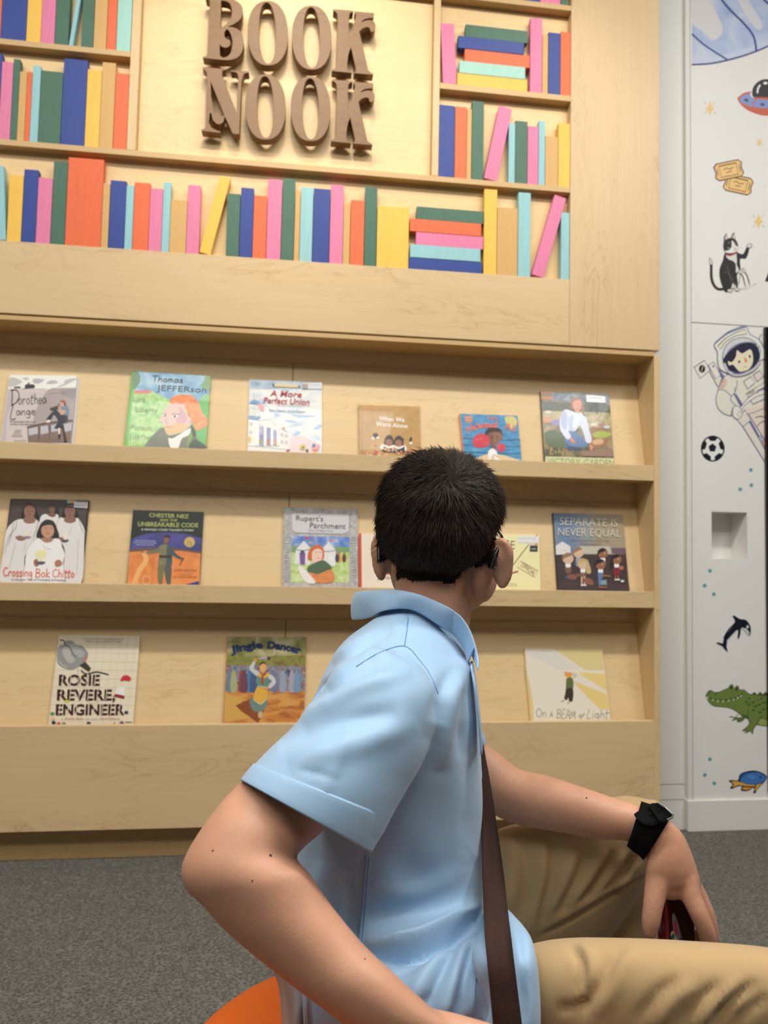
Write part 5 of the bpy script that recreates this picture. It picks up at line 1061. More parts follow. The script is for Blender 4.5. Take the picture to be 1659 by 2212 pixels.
def f(a):
    G = (108, 130, 62); D = (66, 82, 42); G2 = (92, 114, 54)
    a.poly([(1060, 700), (1320, 740), (1320, 870), (1070, 830)], (150, 162, 92)); a.line([(1070, 832), (1160, 850), (1320, 868)], 12, D)
    a.blob([(770, 620), (700, 710), (590, 690), (690, 715), (640, 765), (720, 740), (740, 785), (820, 765), (860, 700)], G2); a.outl([(770, 620), (700, 710), (590, 690), (690, 715), (640, 765), (720, 740), (740, 785), (820, 765), (860, 700)], 9, D)
    for x in (1020, 1120, 1210, 1290): a.blob([(x-55, 345), (x-10, 280), (x+10, 280), (x+55, 335)], D)
    body = [(195, 335), (230, 270), (280, 245), (320, 270), (400, 280), (500, 240), (580, 205), (610, 155), (650, 150), (675, 215), (710, 175), (750, 180), (770, 235), (850, 240), (940, 310), (1100, 330), (1320, 380), (1320, 740), (1130, 720), (1060, 830), (1010, 900), (990, 990), (960, 940), (860, 975), (900, 925), (815, 940), (930, 830), (920, 740), (830, 700), (740, 620), (600, 545), (450, 525), (330, 510), (250, 450), (215, 380)]
    a.blob(body, G, 4); a.outl(body, 10, D, 4)
    a.line([(205, 345), (280, 385), (430, 412), (600, 400), (740, 360), (820, 300)], 16, (56, 70, 38))
    for x, y in ((315, 415), (400, 435), (488, 435), (585, 425), (665, 408), (738, 380), (790, 350)): a.poly([(x-16, y+14), (x+2, y-26), (x+16, y-4)], (232, 234, 222))
    a.poly([(205, 345), (240, 368), (215, 392)], (232, 234, 222))
    for x, y in ((628, 200), (720, 225)): a.ell(x, y, 16, 30, (26, 30, 20), 10)
    a.line([(265, 275), (250, 300)], 12, D); a.line([(350, 325), (370, 295), (400, 300)], 12, D); a.line([(915, 570), (912, 700), (940, 800)], 10, D); a.line([(1130, 690), (1060, 830)], 10, D); a.line([(820, 660), (920, 710)], 20, D)
    r = random.Random(3)
    for x, y in ((930, 380), (885, 440), (1000, 445), (1075, 408), (1140, 380), (1175, 455), (1105, 485), (1040, 515), (925, 485), (1005, 580), (1170, 565), (1115, 615), (1240, 540), (1240, 430)): a.ell(x, y, r.uniform(18, 34), 11, D, r.uniform(-15, 15), 10)
decal('crocodile_drawing', 'smiling green crocodile drawing on the lower wall', 'wall drawing', (7.899, 1500, 1460), (990, 990), f)
def f(a):
    K = (26, 28, 38)
    a.blob([(590, 1800), (620, 1775), (740, 1780), (770, 1690), (850, 1640), (1000, 1615), (1130, 1640), (1225, 1700), (1230, 1760), (1160, 1850), (1080, 1930), (1040, 2000), (1005, 1995), (1020, 1910), (920, 1960), (820, 1965), (795, 1940), (800, 1880), (700, 1900), (640, 1930), (610, 1910), (650, 1850)], K)
    a.blob([(780, 1790), (850, 1700), (960, 1650), (1100, 1650), (1210, 1715), (1215, 1755), (1160, 1820), (1050, 1850), (900, 1840)], (62, 116, 184)); a.blob([(790, 1760), (785, 1700), (860, 1655), (930, 1645), (840, 1710)], (40, 84, 140)); a.poly([(620, 1798), (740, 1800), (900, 1850), (1040, 1862), (1030, 1885), (880, 1880), (760, 1860), (700, 1880), (640, 1905), (680, 1850)], (222, 166, 74)); a.poly([(1060, 1855), (1160, 1840), (1080, 1910), (1040, 1970), (1030, 1960)], (222, 166, 74)); a.poly([(825, 1895), (960, 1905), (1010, 1910), (900, 1945), (820, 1940)], (214, 156, 66)); a.ell(1128, 1730, 18, 18, K); a.blob([(900, 1700), (1000, 1690), (1060, 1740), (960, 1770)], (80, 136, 200))
decal('fish_drawing', 'blue and yellow fish drawing on the wall near the floor', 'wall drawing', (7.899, 1500, 1460), (1030, 1995), f)
# ------------------------------------------------------------------ person: surfaces grown from limb sections
def sec(L, R, t, d, tL=None, tR=None):
    """one limb section: its two outline points, distance and half thickness"""
    tL = t if tL is None else tL; tR = t if tR is None else tR
    A, B = at(*L, tL), at(*R, tR)
    c = (A+B)/2; a = (B-A)/2
    v = c-CAM; v /= np.linalg.norm(v)
    return c, a, v*d
def loft(S, n=40, sub=5, e=1.0, capr=.55):
    """closed tube through sections; ends rounded off"""
    C = np.array([s[0] for s in S]); A = np.array([s[1] for s in S]); B = np.array([s[2] for s in S])
    if sub > 1: C, A, B = catmull(C, sub), catmull(A, sub), catmull(B, sub)
    th = np.linspace(0, 2*math.pi, n, endpoint=False)
    co, si = np.cos(th), np.sin(th)
    co = np.sign(co)*np.abs(co)**e; si = np.sign(si)*np.abs(si)**e
    def endcap(c, a, b, dirv, k):
        r = min(np.linalg.norm(a), np.linalg.norm(b))*capr
        out = []
        for q in (.35, .7, .92):
            out.append((c+dirv*r*q, a*math.sqrt(1-q*q), b*math.sqrt(1-q*q)))
        return out
    d0 = C[0]-C[1]; d0 /= np.linalg.norm(d0); d1 = C[-1]-C[-2]; d1 /= np.linalg.norm(d1)
    R_ = endcap(C[0], A[0], B[0], d0, 0)[::-1]+list(zip(C, A, B))+endcap(C[-1], A[-1], B[-1], d1, 1)
    V = []; F = []
    for c, a, b in R_: V += list(c+np.outer(co, a)+np.outer(si, b))
    m = len(R_)
    for i in range(m-1):
        for k in range(n):
            p, q = i*n+k, i*n+(k+1) % n
            F.append((p, q, q+n, p+n))
    F.append(tuple(range(n))[::-1]); F.append(tuple(range((m-1)*n, m*n)))
    return V, F
def chain(pts, rads, n=16, sub=4, flat_=None):
    """round limb along points with a radius at each"""
    P = catmull(pts, sub); r = np.interp(np.linspace(0, 1, len(P)), np.linspace(0, 1, len(rads)), rads)
    m = MB(); P = [p for p in P]
    d0 = P[0]-P[1]; d0 /= np.linalg.norm(d0); d1 = P[-1]-P[-2]; d1 /= np.linalg.norm(d1)
    pre = [(P[0]+d0*r[0]*q, r[0]*math.sqrt(1-q*q)) for q in (.92, .7, .35)]
    post = [(P[-1]+d1*r[-1]*q, r[-1]*math.sqrt(1-q*q)) for q in (.35, .7, .92)]
    allp = [p for p, _ in pre]+P+[p for p, _ in post]; allr = [q for _, q in pre]+list(r)+[q for _, q in post]
    m.tube(allp, allr, n)
    return m.V, m.F
def ellipsoid(c, ax, ay, az, n=24):
    V = []; F = []; c = np.array(c)
    for i in range(n//2+1):
        ph = math.pi*i/(n//2)
        for k in range(n):
            t = 2*math.pi*k/n
            V.append(c+ax*math.sin(ph)*math.cos(t)+ay*math.sin(ph)*math.sin(t)+az*math.cos(ph))
    for i in range(n//2):
        for k in range(n):
            F.append((i*n+k, (i+1)*n+k, (i+1)*n+(k+1) % n, i*n+(k+1) % n))
    return V, F
def grow(shapes, voxel, smooth=6, fac=.5):
    """union of closed shapes as one continuous surface"""
    m = MB()
    for V, F in shapes: m.add(V, F)
    me = m.mesh(); bm = bmesh.new(); bm.from_mesh(me)
    bmesh.ops.remove_doubles(bm, verts=bm.verts, dist=1e-6)
    bmesh.ops.recalc_face_normals(bm, faces=bm.faces); bm.to_mesh(me); bm.free()
    ob = bpy.data.objects.new('g', me); COL.objects.link(ob)
    md = ob.modifiers.new('r', 'REMESH'); md.mode = 'VOXEL'; md.voxel_size = voxel; md.adaptivity = 0
    if smooth:
        ms = ob.modifiers.new('s', 'SMOOTH'); ms.factor = fac; ms.iterations = smooth
    bpy.context.view_layer.update()
    out = bpy.data.meshes.new_from_object(ob.evaluated_get(bpy.context.evaluated_depsgraph_get()))
    bpy.data.objects.remove(ob, do_unlink=True); bpy.data.meshes.remove(me)
    return out
def verts(me):
    V = np.empty(len(me.vertices)*3); me.vertices.foreach_get('co', V); return V.reshape(-1, 3)
def norms(me):
    N = np.empty(len(me.vertices)*3); me.vertices.foreach_get('normal', N); return N.reshape(-1, 3)
def polydist(P, pts, n=14):
    """distance, position 0..1 along and side of pixels P relative to a smooth line"""
    Q = catmull(pts, n) if len(pts) > 2 else np.array(pts, float)
    best = np.full(len(P), 1e9); par = np.zeros(len(P)); side = np.zeros(len(P))
    seg = np.linalg.norm(np.diff(Q, axis=0), axis=1); cum = np.concatenate([[0], np.cumsum(seg)]); tot = cum[-1]
    for i in range(len(Q)-1):
        d = Q[i+1]-Q[i]; L2 = d @ d+1e-9
        w = P-Q[i]; t = np.clip((w @ d)/L2, 0, 1)
        dd = np.linalg.norm(w-t[:, None]*d, axis=1)
        k = dd < best
        best[k] = dd[k]; par[k] = (cum[i]+t[k]*seg[i])/tot
        side[k] = np.sign(d[0]*w[k, 1]-d[1]*w[k, 0])
    return best, par, side
def folds(me, specs):
    """cloth folds: ridge (+) or groove (-) along lines; 'step' makes an overhanging roll"""
    V = verts(me); N = norms(me); P, z = to_px(V)
    face = ((V-CAM)*N).sum(1) < .02*np.linalg.norm(V-CAM, axis=1)
    D = np.zeros(len(V))
    for s in specs:
        pts, amp, w = s[:3]; kind = s[3] if len(s) > 3 else 'r'
        d, t, sd = polydist(P, pts)
        tap = np.clip(np.minimum(t, 1-t)*4, 0, 1)**.7
        if kind == 'r': D += amp*np.exp(-(d/w)**2)*tap*face
        elif kind == 'end': D += amp*np.exp(-(d/w)**2)*np.clip((1-t)*3, 0, 1)*face
        else:
            sg = d*sd
            D += amp*1.5*(sg/w)*np.exp(-(sg/w)**2)*tap*face
    V = V+N*D[:, None]
    me.vertices.foreach_set('co', V.ravel()); me.update()
def cast(bvh, px, py, off=.002):
    d = ray(px, py); h = bvh.ray_cast(Vector(CAM), Vector(d))
    if h[0] is None: return None
    n = np.array(h[1]); n = n if n @ d < 0 else -n
    return np.array(h[0])+n*off
def bvh_of(me):
    return BVHTree.FromPolygons([v.co[:] for v in me.vertices], [tuple(p.vertices) for p in me.polygons])

M_skin = flat('skin', (198, 147, 119), .5, .4, vary=.09, vscale=26, bump=.12, bscale=700, sss=.06)
M_shirt = flat('light_blue_polo_cloth', (154, 187, 216), .50, .35, sheen=.25, vary=.01, vscale=8, bump=.05, bscale=1600)
M_khaki = flat('khaki_cotton', (180, 151, 108), .8, .2, sheen=.2, vary=.03, vscale=20, bump=.15, bscale=1800)

person = empty('person', at(900, 2300, .84)*np.array([1, 1, 0]), 'seated person in light blue polo and khaki trousers, looking away at the bookcase', 'person')
# --- head frame
th_ = math.radians(25)
hF = CF*math.cos(th_)+CR*math.sin(th_); hF[2] = -.02; hF /= np.linalg.norm(hF)
hU = np.array([0, 0, 1.0])-hF*hF[2]; hU = hU+CR*.03; hU -= hF*(hU @ hF); hU /= np.linalg.norm(hU)
hR = np.cross(hF, hU)
HO = at(956, 1104, .862)
def hp(x, y, z): return HO+hR*x+hF*y+hU*z
def hell(x, y, z, a, b, c, n=24): return ellipsoid(hp(x, y, z), hR*a, hF*b, hU*c, n)
head = [hell(0, -.004, .002, .0665, .084, .0625, 40), hell(0, -.024, -.020, .0635, .062, .058, 32), hell(0, .026, -.045, .0605, .060, .066, 32),
        hell(0, .040, -.092, .050, .044, .034), hell(0, .074, -.112, .019, .014, .014), hell(0, .072, .012, .045, .018, .022)]
head.append(chain([hp(0, .086, -.022), hp(0, .096, -.042), hp(0, .104, -.057)], [.006, .008, .0105]))
head += [hell(s*.050, .014, -.072, .017, .032, .036) for s in (-1, 1)]
head += [hell(s*.012, .094, -.060, .008, .008, .006) for s in (-1, 1)]
head += [hell(0, .088, -.080, .021, .008, .0045), hell(0, .087, -.089, .019, .008, .0055)]
head += [hell(s*.045, .052, -.060, .019, .024, .026) for s in (-1, 1)]
for s in (-1, 1):   # ears, leaning back and standing off the head
    out = hR*s-hF*.12; out /= np.linalg.norm(out)
    up = hU*.97-hF*.22; up -= out*(up @ out); up /= np.linalg.norm(up)
    thick = np.cross(out, up); thick /= np.linalg.norm(thick)
    ek = .76 if s > 0 else .62
    c = hp(s*(.0705 if s > 0 else .0690), -.008, -.058)
    rim = []
    for k in range(15):
        a = math.radians(-150+k*22.0)
        rim.append(c+out*(.0125+.0125*math.cos(a*1.0))*1.0+up*.0275*math.sin(a)-thick*0)
    head.append(ellipsoid(c+out*.0095*ek, out*.0155*ek, up*.0265, thick*.0050))
    head.append(chain([c+out*.004*ek+up*.023, c+out*.016*ek+up*.0245, c+out*.0245*ek+up*.013, c+out*.0240*ek-up*.004, c+out*.0185*ek-up*.018, c+out*.010*ek-up*.0265], [.0042, .0045, .0046, .0043, .0054, .0058], 12))
    head.append(ellipsoid(c+out*.002+up*.002, out*.012, up*.017, hF*.010))
    head.append(ellipsoid(c+out*.006*ek-up*.013, out*.0115*ek, up*.0145, thick*.0055))
neck = loft([sec((872, 1190), (1020, 1200), .862, .050), sec((858, 1235), (1022, 1275), .860, .054), sec((852, 1285), (1014, 1352), .856, .056),
             sec((842, 1340), (1008, 1420), .850, .062), sec((800, 1420), (1012, 1490), .845, .085)], 40)
TORSO = [((800, 1352), (1006, 1425), .848, .090), ((748, 1392), (1016, 1455), .845, .122), ((716, 1440), (1020, 1490), .84, .146), ((692, 1500), (1022, 1530), .835, .156),
         ((666, 1575), (1028, 1585), .83, .148), ((652, 1650), (1032, 1650), .828, .138), ((643, 1750), (1035, 1740), .825, .126), ((636, 1850), (1035, 1840), .822, .118),
         ((632, 1930), (1038, 1920), .82, .116), ((630, 1990), (1048, 1965), .82, .118), ((632, 2040), (1074, 2005), .812, .134), ((634, 2100), (1126, 2045), .803, .152),
         ((638, 2160), (1160, 2098), .795, .172), ((648, 2230), (1166, 2170), .790, .182)]
def inset(S, k): return [sec(((l[0]*(1-k)+r[0]*k), (l[1]*(1-k)+r[1]*k)), ((r[0]*(1-k)+l[0]*k), (r[1]*(1-k)+l[1]*k)), t, d*(1-1.6*k)) for l, r, t, d in S]
core = loft(inset(TORSO, .13), 40)
ARM_R = [sec((770, 1450), (905, 1490), .742, .046), sec((650, 1580), (822, 1650), .695, .047), sec((520, 1690), (702, 1790), .655, .047), sec((463, 1751), (668, 1820), .635, .046),
         sec((410, 1829), (640, 1850), .622, .046), sec((391, 1880), (646, 1862), .615, .046), sec((402, 1922), (654, 1872), .610, .045), sec((437, 1956), (668, 1886), .607, .044), sec((497, 2021), (709, 1946), .603, .043),
         sec((610, 2114), (780, 2034), .592, .039), sec((690, 2174), (850, 2101), .580, .035), sec((768, 2232), (932, 2176), .574, .030), sec((838, 2275), (985, 2210), .572, .025)]
arm_r = loft(ARM_R, 40)
ARM_L = [sec((965, 1490), (920, 1580), 1.0, .036), sec((1026, 1582), (965, 1680), .985, .037), sec((1081, 1630), (1010, 1728), .965, .037), sec((1124, 1662), (1066, 1760), .945, .036), sec((1179, 1674), (1118, 1782), .925, .035),
         sec((1238, 1693), (1202, 1797), .90, .033), sec((1326, 1723), (1292, 1813), .875, .028), sec((1378, 1740), (1352, 1817), .86, .023), sec((1428, 1760), (1384, 1834), .85, .020),
         sec((1470, 1794), (1397, 1852), .845, .020), sec((1492, 1836), (1396, 1874), .840, .020), sec((1506, 1876), (1396, 1900), .838, .019), sec((1515, 1905), (1404, 1918), .838, .017)]
arm_l = loft(ARM_L, 36)
def fin(pts, rads): return chain([at(*p) for p in pts], rads, 14)
hand_l = [fin([(1424, 1880, .838), (1416, 1925, .832), (1410, 1962, .828), (1406, 1990, .827), (1403, 2012, .827)], [.0150, .0128, .0113, .0108, .0084]),
          fin([(1482, 1895, .838), (1493, 1935, .832), (1510, 1975, .826), (1528, 2020, .828), (1532, 2062, .838)], [.0135, .0122, .0108, .0102, .0082]),
          fin([(1488, 1895, .848), (1507, 1932, .848), (1527, 1975, .847), (1537, 2022, .850), (1535, 2066, .860)], [.0105, .0100, .0094, .0092, .0078]),
          fin([(1484, 1895, .858), (1508, 1930, .862), (1525, 1972, .864), (1533, 2015, .868), (1525, 2056, .876)], [.0110, .0098, .0090, .0086, .0072]),
          fin([(1480, 1890, .866), (1500, 1922, .874), (1516, 1958, .880), (1519, 1994, .884), (1508, 2025, .890)], [.0100, .0086, .0078, .0074, .0062]),
          loft([sec((1412, 1900), (1490, 1905), .836, .012), sec((1420, 1925), (1480, 1930), .836, .010), sec((1430, 1937), (1470, 1940), .836, .007)], 20)]
# right hand: flat on the lap just below the frame
w_ = at(915, 2246, .572)
hd = at(1080, 2330, .560)-w_; hd /= np.linalg.norm(hd); hn = np.cross(hd, CF); hn /= np.linalg.norm(hn)
hand_r = [loft([(w_, hn*.024, CF*.018), (w_+hd*.02, hn*.030, CF*.017), (w_+hd*.05, hn*.036, CF*.015), (w_+hd*.075, hn*.036, CF*.013)], 24)]
for k, (o_, ln) in enumerate(((-.028, .052), (-.010, .064), (.009, .068), (.027, .060))):
    b0 = w_+hd*.068+hn*o_
    hand_r.append(chain([b0, b0+hd*ln*.4+CF*.004, b0+hd*ln*.75+CF*.012, b0+hd*ln+CF*.024], [.0098, .0088, .0080, .0066], 12))
b0 = w_+hd*.018-hn*.022
hand_r.append(chain([b0, b0+hd*.02-hn*.016, b0+hd*.042-hn*.022, b0+hd*.058-hn*.020], [.013, .0105, .0092, .0074], 12))
SEAT = at(800, 2300, .70)
def sit(me, zmin):
    V = verts(me); r = np.hypot(V[:, 0]-SEAT[0], V[:, 1]-SEAT[1])
    k = (r < .24) & (V[:, 2] < zmin); V[k, 2] = zmin
    me.vertices.foreach_set('co', V.ravel()); me.update()
bm_ = grow(head+[neck, core, arm_r, arm_l]+hand_l+hand_r, .0026, 7, .5)
sit(bm_, .333)
body = link('body', bm_, [M_skin], person, smooth=True)
bvB = BVHTree.FromPolygons([tuple(Vector(v.co)+Vector(person.location)) for v in bm_.vertices], [tuple(p.vertices) for p in bm_.polygons])
# eyes, nail, moles
for s in (-1, 1):
    V, F = hell(s*.031, .0745, -.028, .0115, .0115, .0115); ey = link('eye', MB().add(V, F).mesh(), [flat('eye_white', (226, 224, 220), .2)], person, True)
    V, F = hell(s*.031, .0835, -.028, .0055, .0035, .0055); link('iris', MB().add(V, F).mesh(), [flat('iris_brown', (60, 40, 28), .2)], ey, True)
    link('eyebrow', MB().tube([hp(s*.018, .089, -.010), hp(s*.034, .084, -.005), hp(s*.048, .072, -.010)], [.0022, .0028, .0016], 8).mesh(), [flat('hair_dark', (34, 26, 22), .6)], person, True)
V, F = hell(0, .0935, -.0845, .018, .003, .0018); link('lips', MB().add(V, F).mesh(), [flat('lip', (186, 112, 100), .4)], person, True)
q = [cast(bvB, x, y, .0007) for x, y in ((1391, 2006), (1402, 2004), (1407, 2012), (1405, 2024), (1396, 2027), (1390, 2020))]
if all(v is not None for v in q):
    link('thumbnail', mesh_from(q, [tuple(range(6))]), [flat('nail', (222, 164, 146), .25, coat=.4)], person)
mm = MB()
for x, y, r_ in ((460, 1838, .0010), (584, 1848, .0014), (545, 1903, .0008), (788, 2072, .0008), (1267, 1724, .0012)):
    p = cast(bvB, x, y, .0)
    if p is not None:
        V, F = ellipsoid(p, CR*r_, CU*r_, CF*r_*.5, 10); MB().add(V, F).build('mole', flat('mole_brown', (96, 56, 44), .6), person)

# --- hair: cap and short strands growing away from the crown whorl
me = bm_; off = np.array(person.location)
V = verts(me)+off; N = norms(me)
Lc = np.stack([(V-HO) @ hR, (V-HO) @ hF, (V-HO) @ hU], 1)
def hairline(L_):
    x, y, z = L_[:, 0], L_[:, 1], L_[:, 2]
    a = np.abs(x)
    lim = np.where(y > .045, .034+(y-.045)*.1, np.where(y > .012, -.030, -.078))
    # sweeps up behind the ears
    beh = (y <= .012)
    lim = np.where(beh, -.085+.0012*np.sin(x*190)+np.clip((y+.034)/.046, 0, 1)**1.1*.055, lim)
    lim = np.where((y > .012) & (y <= .045), -.03+(y-.012)/.033*.064, lim)
    return z-lim
ear = (np.abs(Lc[:, 0]) > .0735) & (Lc[:, 2] < -.025)
h = hairline(Lc); h[ear] = -1
isH = (h > 0) & (Lc[:, 2] > -.1)
loops = [tuple(p.vertices) for p in me.polygons]
hf = [f for f in loops if all(isH[i] for i in f)]
used = sorted({i for f in hf for i in f}); mp = {i: k for k, i in enumerate(used)}
thick = .0008+.0048*np.clip(h/.045, 0, 1)
topb = np.clip((Lc[:, 2]+.02)/.06, 0, 1)
capV = V[used]+N[used]*(thick[used]+.0016*topb[used])[:, None]
capF = [tuple(mp[i] for i in f) for f in hf]
whorl = cast(bvB, 972, 1036, 0.0)
u_ = np.array(used)
fc = np.array([capV[list(f)].mean(0) for f in capF]); fn_ = np.array([N[[used[i] for i in f]].mean(0) for f in capF]); fh = np.array([h[[used[i] for i in f]].mean() for f in capF]); fz = np.array([Lc[[used[i] for i in f], 2].mean() for f in capF])
fn_ /= np.linalg.norm(fn_, axis=1)[:, None]
NS = 26000
pick = RNG.integers(0, len(fc), NS)
P0 = fc[pick]+RNG.normal(0, .0011, (NS, 3)); Nn = fn_[pick]
d = P0-whorl; d -= Nn*(d*Nn).sum(1)[:, None]
dist = np.linalg.norm(P0-whorl, axis=1)
d /= np.linalg.norm(d, axis=1)[:, None]+1e-9
sw = np.cross(Nn, d)
ang = 1.0*np.exp(-dist/.022)
d = d*np.cos(ang)[:, None]+sw*np.sin(ang)[:, None]
clump = np.sin(P0[:, 0]*310+np.sin(P0[:, 2]*170)*2)+np.sin(P0[:, 1]*280+P0[:, 2]*190)
d = d+sw*(.16*clump)[:, None]+RNG.normal(0, .12, (NS, 3))
d[:, 2] -= .25*np.clip(1-Nn[:, 2], 0, 1)
hgt = np.clip((fz[pick]+.085)/.12, 0, 1)
ln = (.0065+.0105*hgt)*RNG.uniform(.7, 1.2, NS)*np.clip(fh[pick]/.018+.35, .35, 1)
lift = (.16+.17*hgt)*RNG.uniform(.6, 1.4, NS)
K = 4
pts = []
for k in range(K):
    s = k/(K-1)
    pts.append(P0-Nn*.0025+d*(ln*s)[:, None]+Nn*(ln*lift*(s-.45*s*s)*1.4)[:, None])
rad = [.00034, .00032, .00024, .00006]
side = np.cross(d, Nn); side /= np.linalg.norm(side, axis=1)[:, None]+1e-9
HV = []; 
for k in range(K):
    for j in range(3):
        a = 2*math.pi*j/3
        HV.append(pts[k]+(side*math.cos(a)+Nn*math.sin(a))*rad[k])
HV = np.stack(HV, 1).reshape(-1, 3)      # NS * 12
base = (np.arange(NS)*12)[:, None]
q = []
for k in range(K-1):
    for j in range(3):
        a, b = k*3+j, k*3+(j+1) % 3
        q.append([a, b, b+3, a+3])
HF = (base[:, :, None]+np.array(q)[None]).reshape(-1, 4)
hm = bpy.data.meshes.new('hair')
allV = np.vstack([capV, HV])
hm.vertices.add(len(allV)); hm.vertices.foreach_set('co', allV.ravel())
capQ = [f for f in capF if len(f) == 4]
FF = np.vstack([np.array(capQ), HF+len(capV)]).astype(np.int32)
hm.loops.add(FF.size); hm.loops.foreach_set('vertex_index', FF.ravel())
hm.polygons.add(len(FF)); hm.polygons.foreach_set('loop_start', np.arange(0, FF.size, 4, dtype=np.int32))
hm.update(calc_edges=True); hm.validate()
M_hair = flat('dark_brown_hair', (56, 44, 36), .5, .3, vary=.3, vscale=160)
M_scalp = flat('scalp_stubble', (34, 27, 23), .9, .1, vary=.3, vscale=400)
ho_ = link('hair', hm, [M_hair, M_scalp], person, True)
hm.polygons.foreach_set('material_index', np.array([1]*len(capQ)+[0]*(len(hm.polygons)-len(capQ)), dtype=np.int32))

# --- polo shirt
def grown(S, k): return [sec((l[0]-k, l[1]), (r[0]+k, r[1]), t, d+k*.0006) for l, r, t, d in S]
tor = loft([sec((846, 1306), (1000, 1378), .852, .058)]+[sec((l[0]-4, l[1]-6), (r[0]+6, r[1]-4), t, d+.008) for l, r, t, d in TORSO] +
           [sec((655, 2290), (1166, 2240), .788, .184), sec((662, 2330), (1164, 2290), .788, .182)], 48)
SL_ = [((800, 1405), (925, 1440), .742, .055), ((716, 1462), (950, 1503), .715, .070), ((646, 1553), (918, 1612), .690, .074), ((590, 1606), (874, 1702), .672, .073), ((553, 1649), (838, 1762), .660, .071), ((524, 1688), (799, 1841), .650, .069), ((514, 1702), (788, 1858), .647, .068)]
flap = loft([sec((1035, 1985), (1098, 1962), .735, .020), sec((1030, 2035), (1146, 2015), .675, .026), sec((1035, 2085), (1163, 2070), .648, .027), sec((1040, 2150), (1168, 2132), .640, .027), sec((1045, 2230), (1167, 2215), .635, .027), sec((1050, 2290), (1160, 2280), .635, .025)], 36, e=.8)
slv = loft([sec(*s) for s in SL_], 48, capr=.12)
slf = loft([sec((975, 1440), (900, 1570), 1.0, .066), sec((1004, 1500), (925, 1610), .997, .064), sec((1034, 1556), (950, 1662), .985, .060), sec((1053, 1602), (962, 1705), .974, .056)], 36, capr=.1)
sm = grow([tor, slv, slf, flap], .0036, 10, .5)
sit(sm, .3250)
# armhole, shoulder and side seams, drape and creases
folds(sm, [
    ([(874, 1396), (907, 1427), (930, 1460), (951, 1502)], -.0016, 5, 'end'), ([(880, 1330), (878, 1360), (873, 1396)], -.0014, 5, 'end'), ([(790, 1432), (835, 1405), (874, 1396)], -.002, 6),
    ([(700, 1478), (780, 1425), (860, 1404)], .006, 12), ([(668, 1520), (750, 1462), (850, 1428)], -.006, 13), ([(650, 1560), (760, 1492), (890, 1450)], .006, 17), ([(720, 1430), (770, 1395), (830, 1368)], .005, 13), ([(760, 1430), (800, 1390), (850, 1350)], -.005, 10),
    ([(600, 1610), (720, 1560), (860, 1540)], -.005, 22), ([(620, 1640), (760, 1610), (900, 1560)], .0045, 28),
    ([(700, 1720), (735, 1630), (760, 1560)], .0018, 12), ([(640, 1662), (690, 1672), (735, 1690)], -.0014, 7),
    ([(1004, 1425), (975, 1500), (960, 1580), (945, 1660)], .008, 24), ([(985, 1440), (955, 1500), (940, 1560)], -.006, 17), ([(1012, 1450), (1005, 1540), (1000, 1640)], -.004, 16),
    ([(930, 1600), (905, 1700), (860, 1800), (830, 1900)], .005, 40), ([(840, 1790), (880, 1880), (960, 1900), (1030, 1850)], -.005, 40), ([(800, 1900), (900, 1935), (1030, 1880)], .005, 34),
    ([(790, 1985), (880, 1965), (980, 1930), (1040, 1890)], -.004, 26), ([(1000, 1560), (1015, 1700), (1010, 1850)], -.004, 22),
    ([(792, 1845), (786, 1930), (775, 2035)], .0018, 4.5, 'end'), ([(785, 1845), (779, 1930), (768, 2035)], -.0014, 4, 'end'),
    ([(740, 1880), (735, 1960), (760, 2030)], -.005, 22), ([(700, 1860), (690, 1930), (720, 2000)], .004, 20),
    ([(1046, 1960), (985, 2003), (915, 2038), (850, 2052), (790, 2058)], .022, 22, 'step'), ([(1046, 1968), (985, 2011), (915, 2046), (850, 2060), (790, 2066)], -.007, 9),
    ([(990, 2020), (940, 2075), (905, 2130), (885, 2190)], .006, 17), ([(1003, 2020), (965, 2080), (935, 2150), (920, 2212)], -.007, 13), ([(1018, 2010), (990, 2080), (968, 2150), (950, 2220)], .008, 16), ([(1030, 2015), (1010, 2085), (995, 2160), (975, 2220)], -.008, 12), ([(1040, 2010), (1030, 2095), (1015, 2200)], .006, 15),
    ([(930, 2060), (880, 2095), (840, 2110)], -.005, 13), ([(920, 2140), (900, 2190), (890, 2230)], -.004, 12), ([(1060, 2080), (1052, 2140), (1040, 2212)], -.006, 12),
    ([(1105, 1985), (1125, 2060), (1130, 2140), (1128, 2212)], -.006, 10), ([(1090, 1990), (1105, 2080), (1100, 2190)], .005, 12),
])
# gentle irregularity of the cloth
V = verts(sm); N = norms(sm)
w = np.sin(V[:, 0]*34+np.sin(V[:, 2]*21)*1.5)*np.sin(V[:, 2]*27+V[:, 1]*25)+.5*np.sin(V[:, 0]*60+V[:, 2]*48)
V += N*(w*.0011)[:, None]; kk = (np.hypot(V[:, 0]-SEAT[0], V[:, 1]-SEAT[1]) < .24) & (V[:, 2] < .3252); V[kk, 2] = .3252; sm.vertices.foreach_set('co', V.ravel()); sm.update()
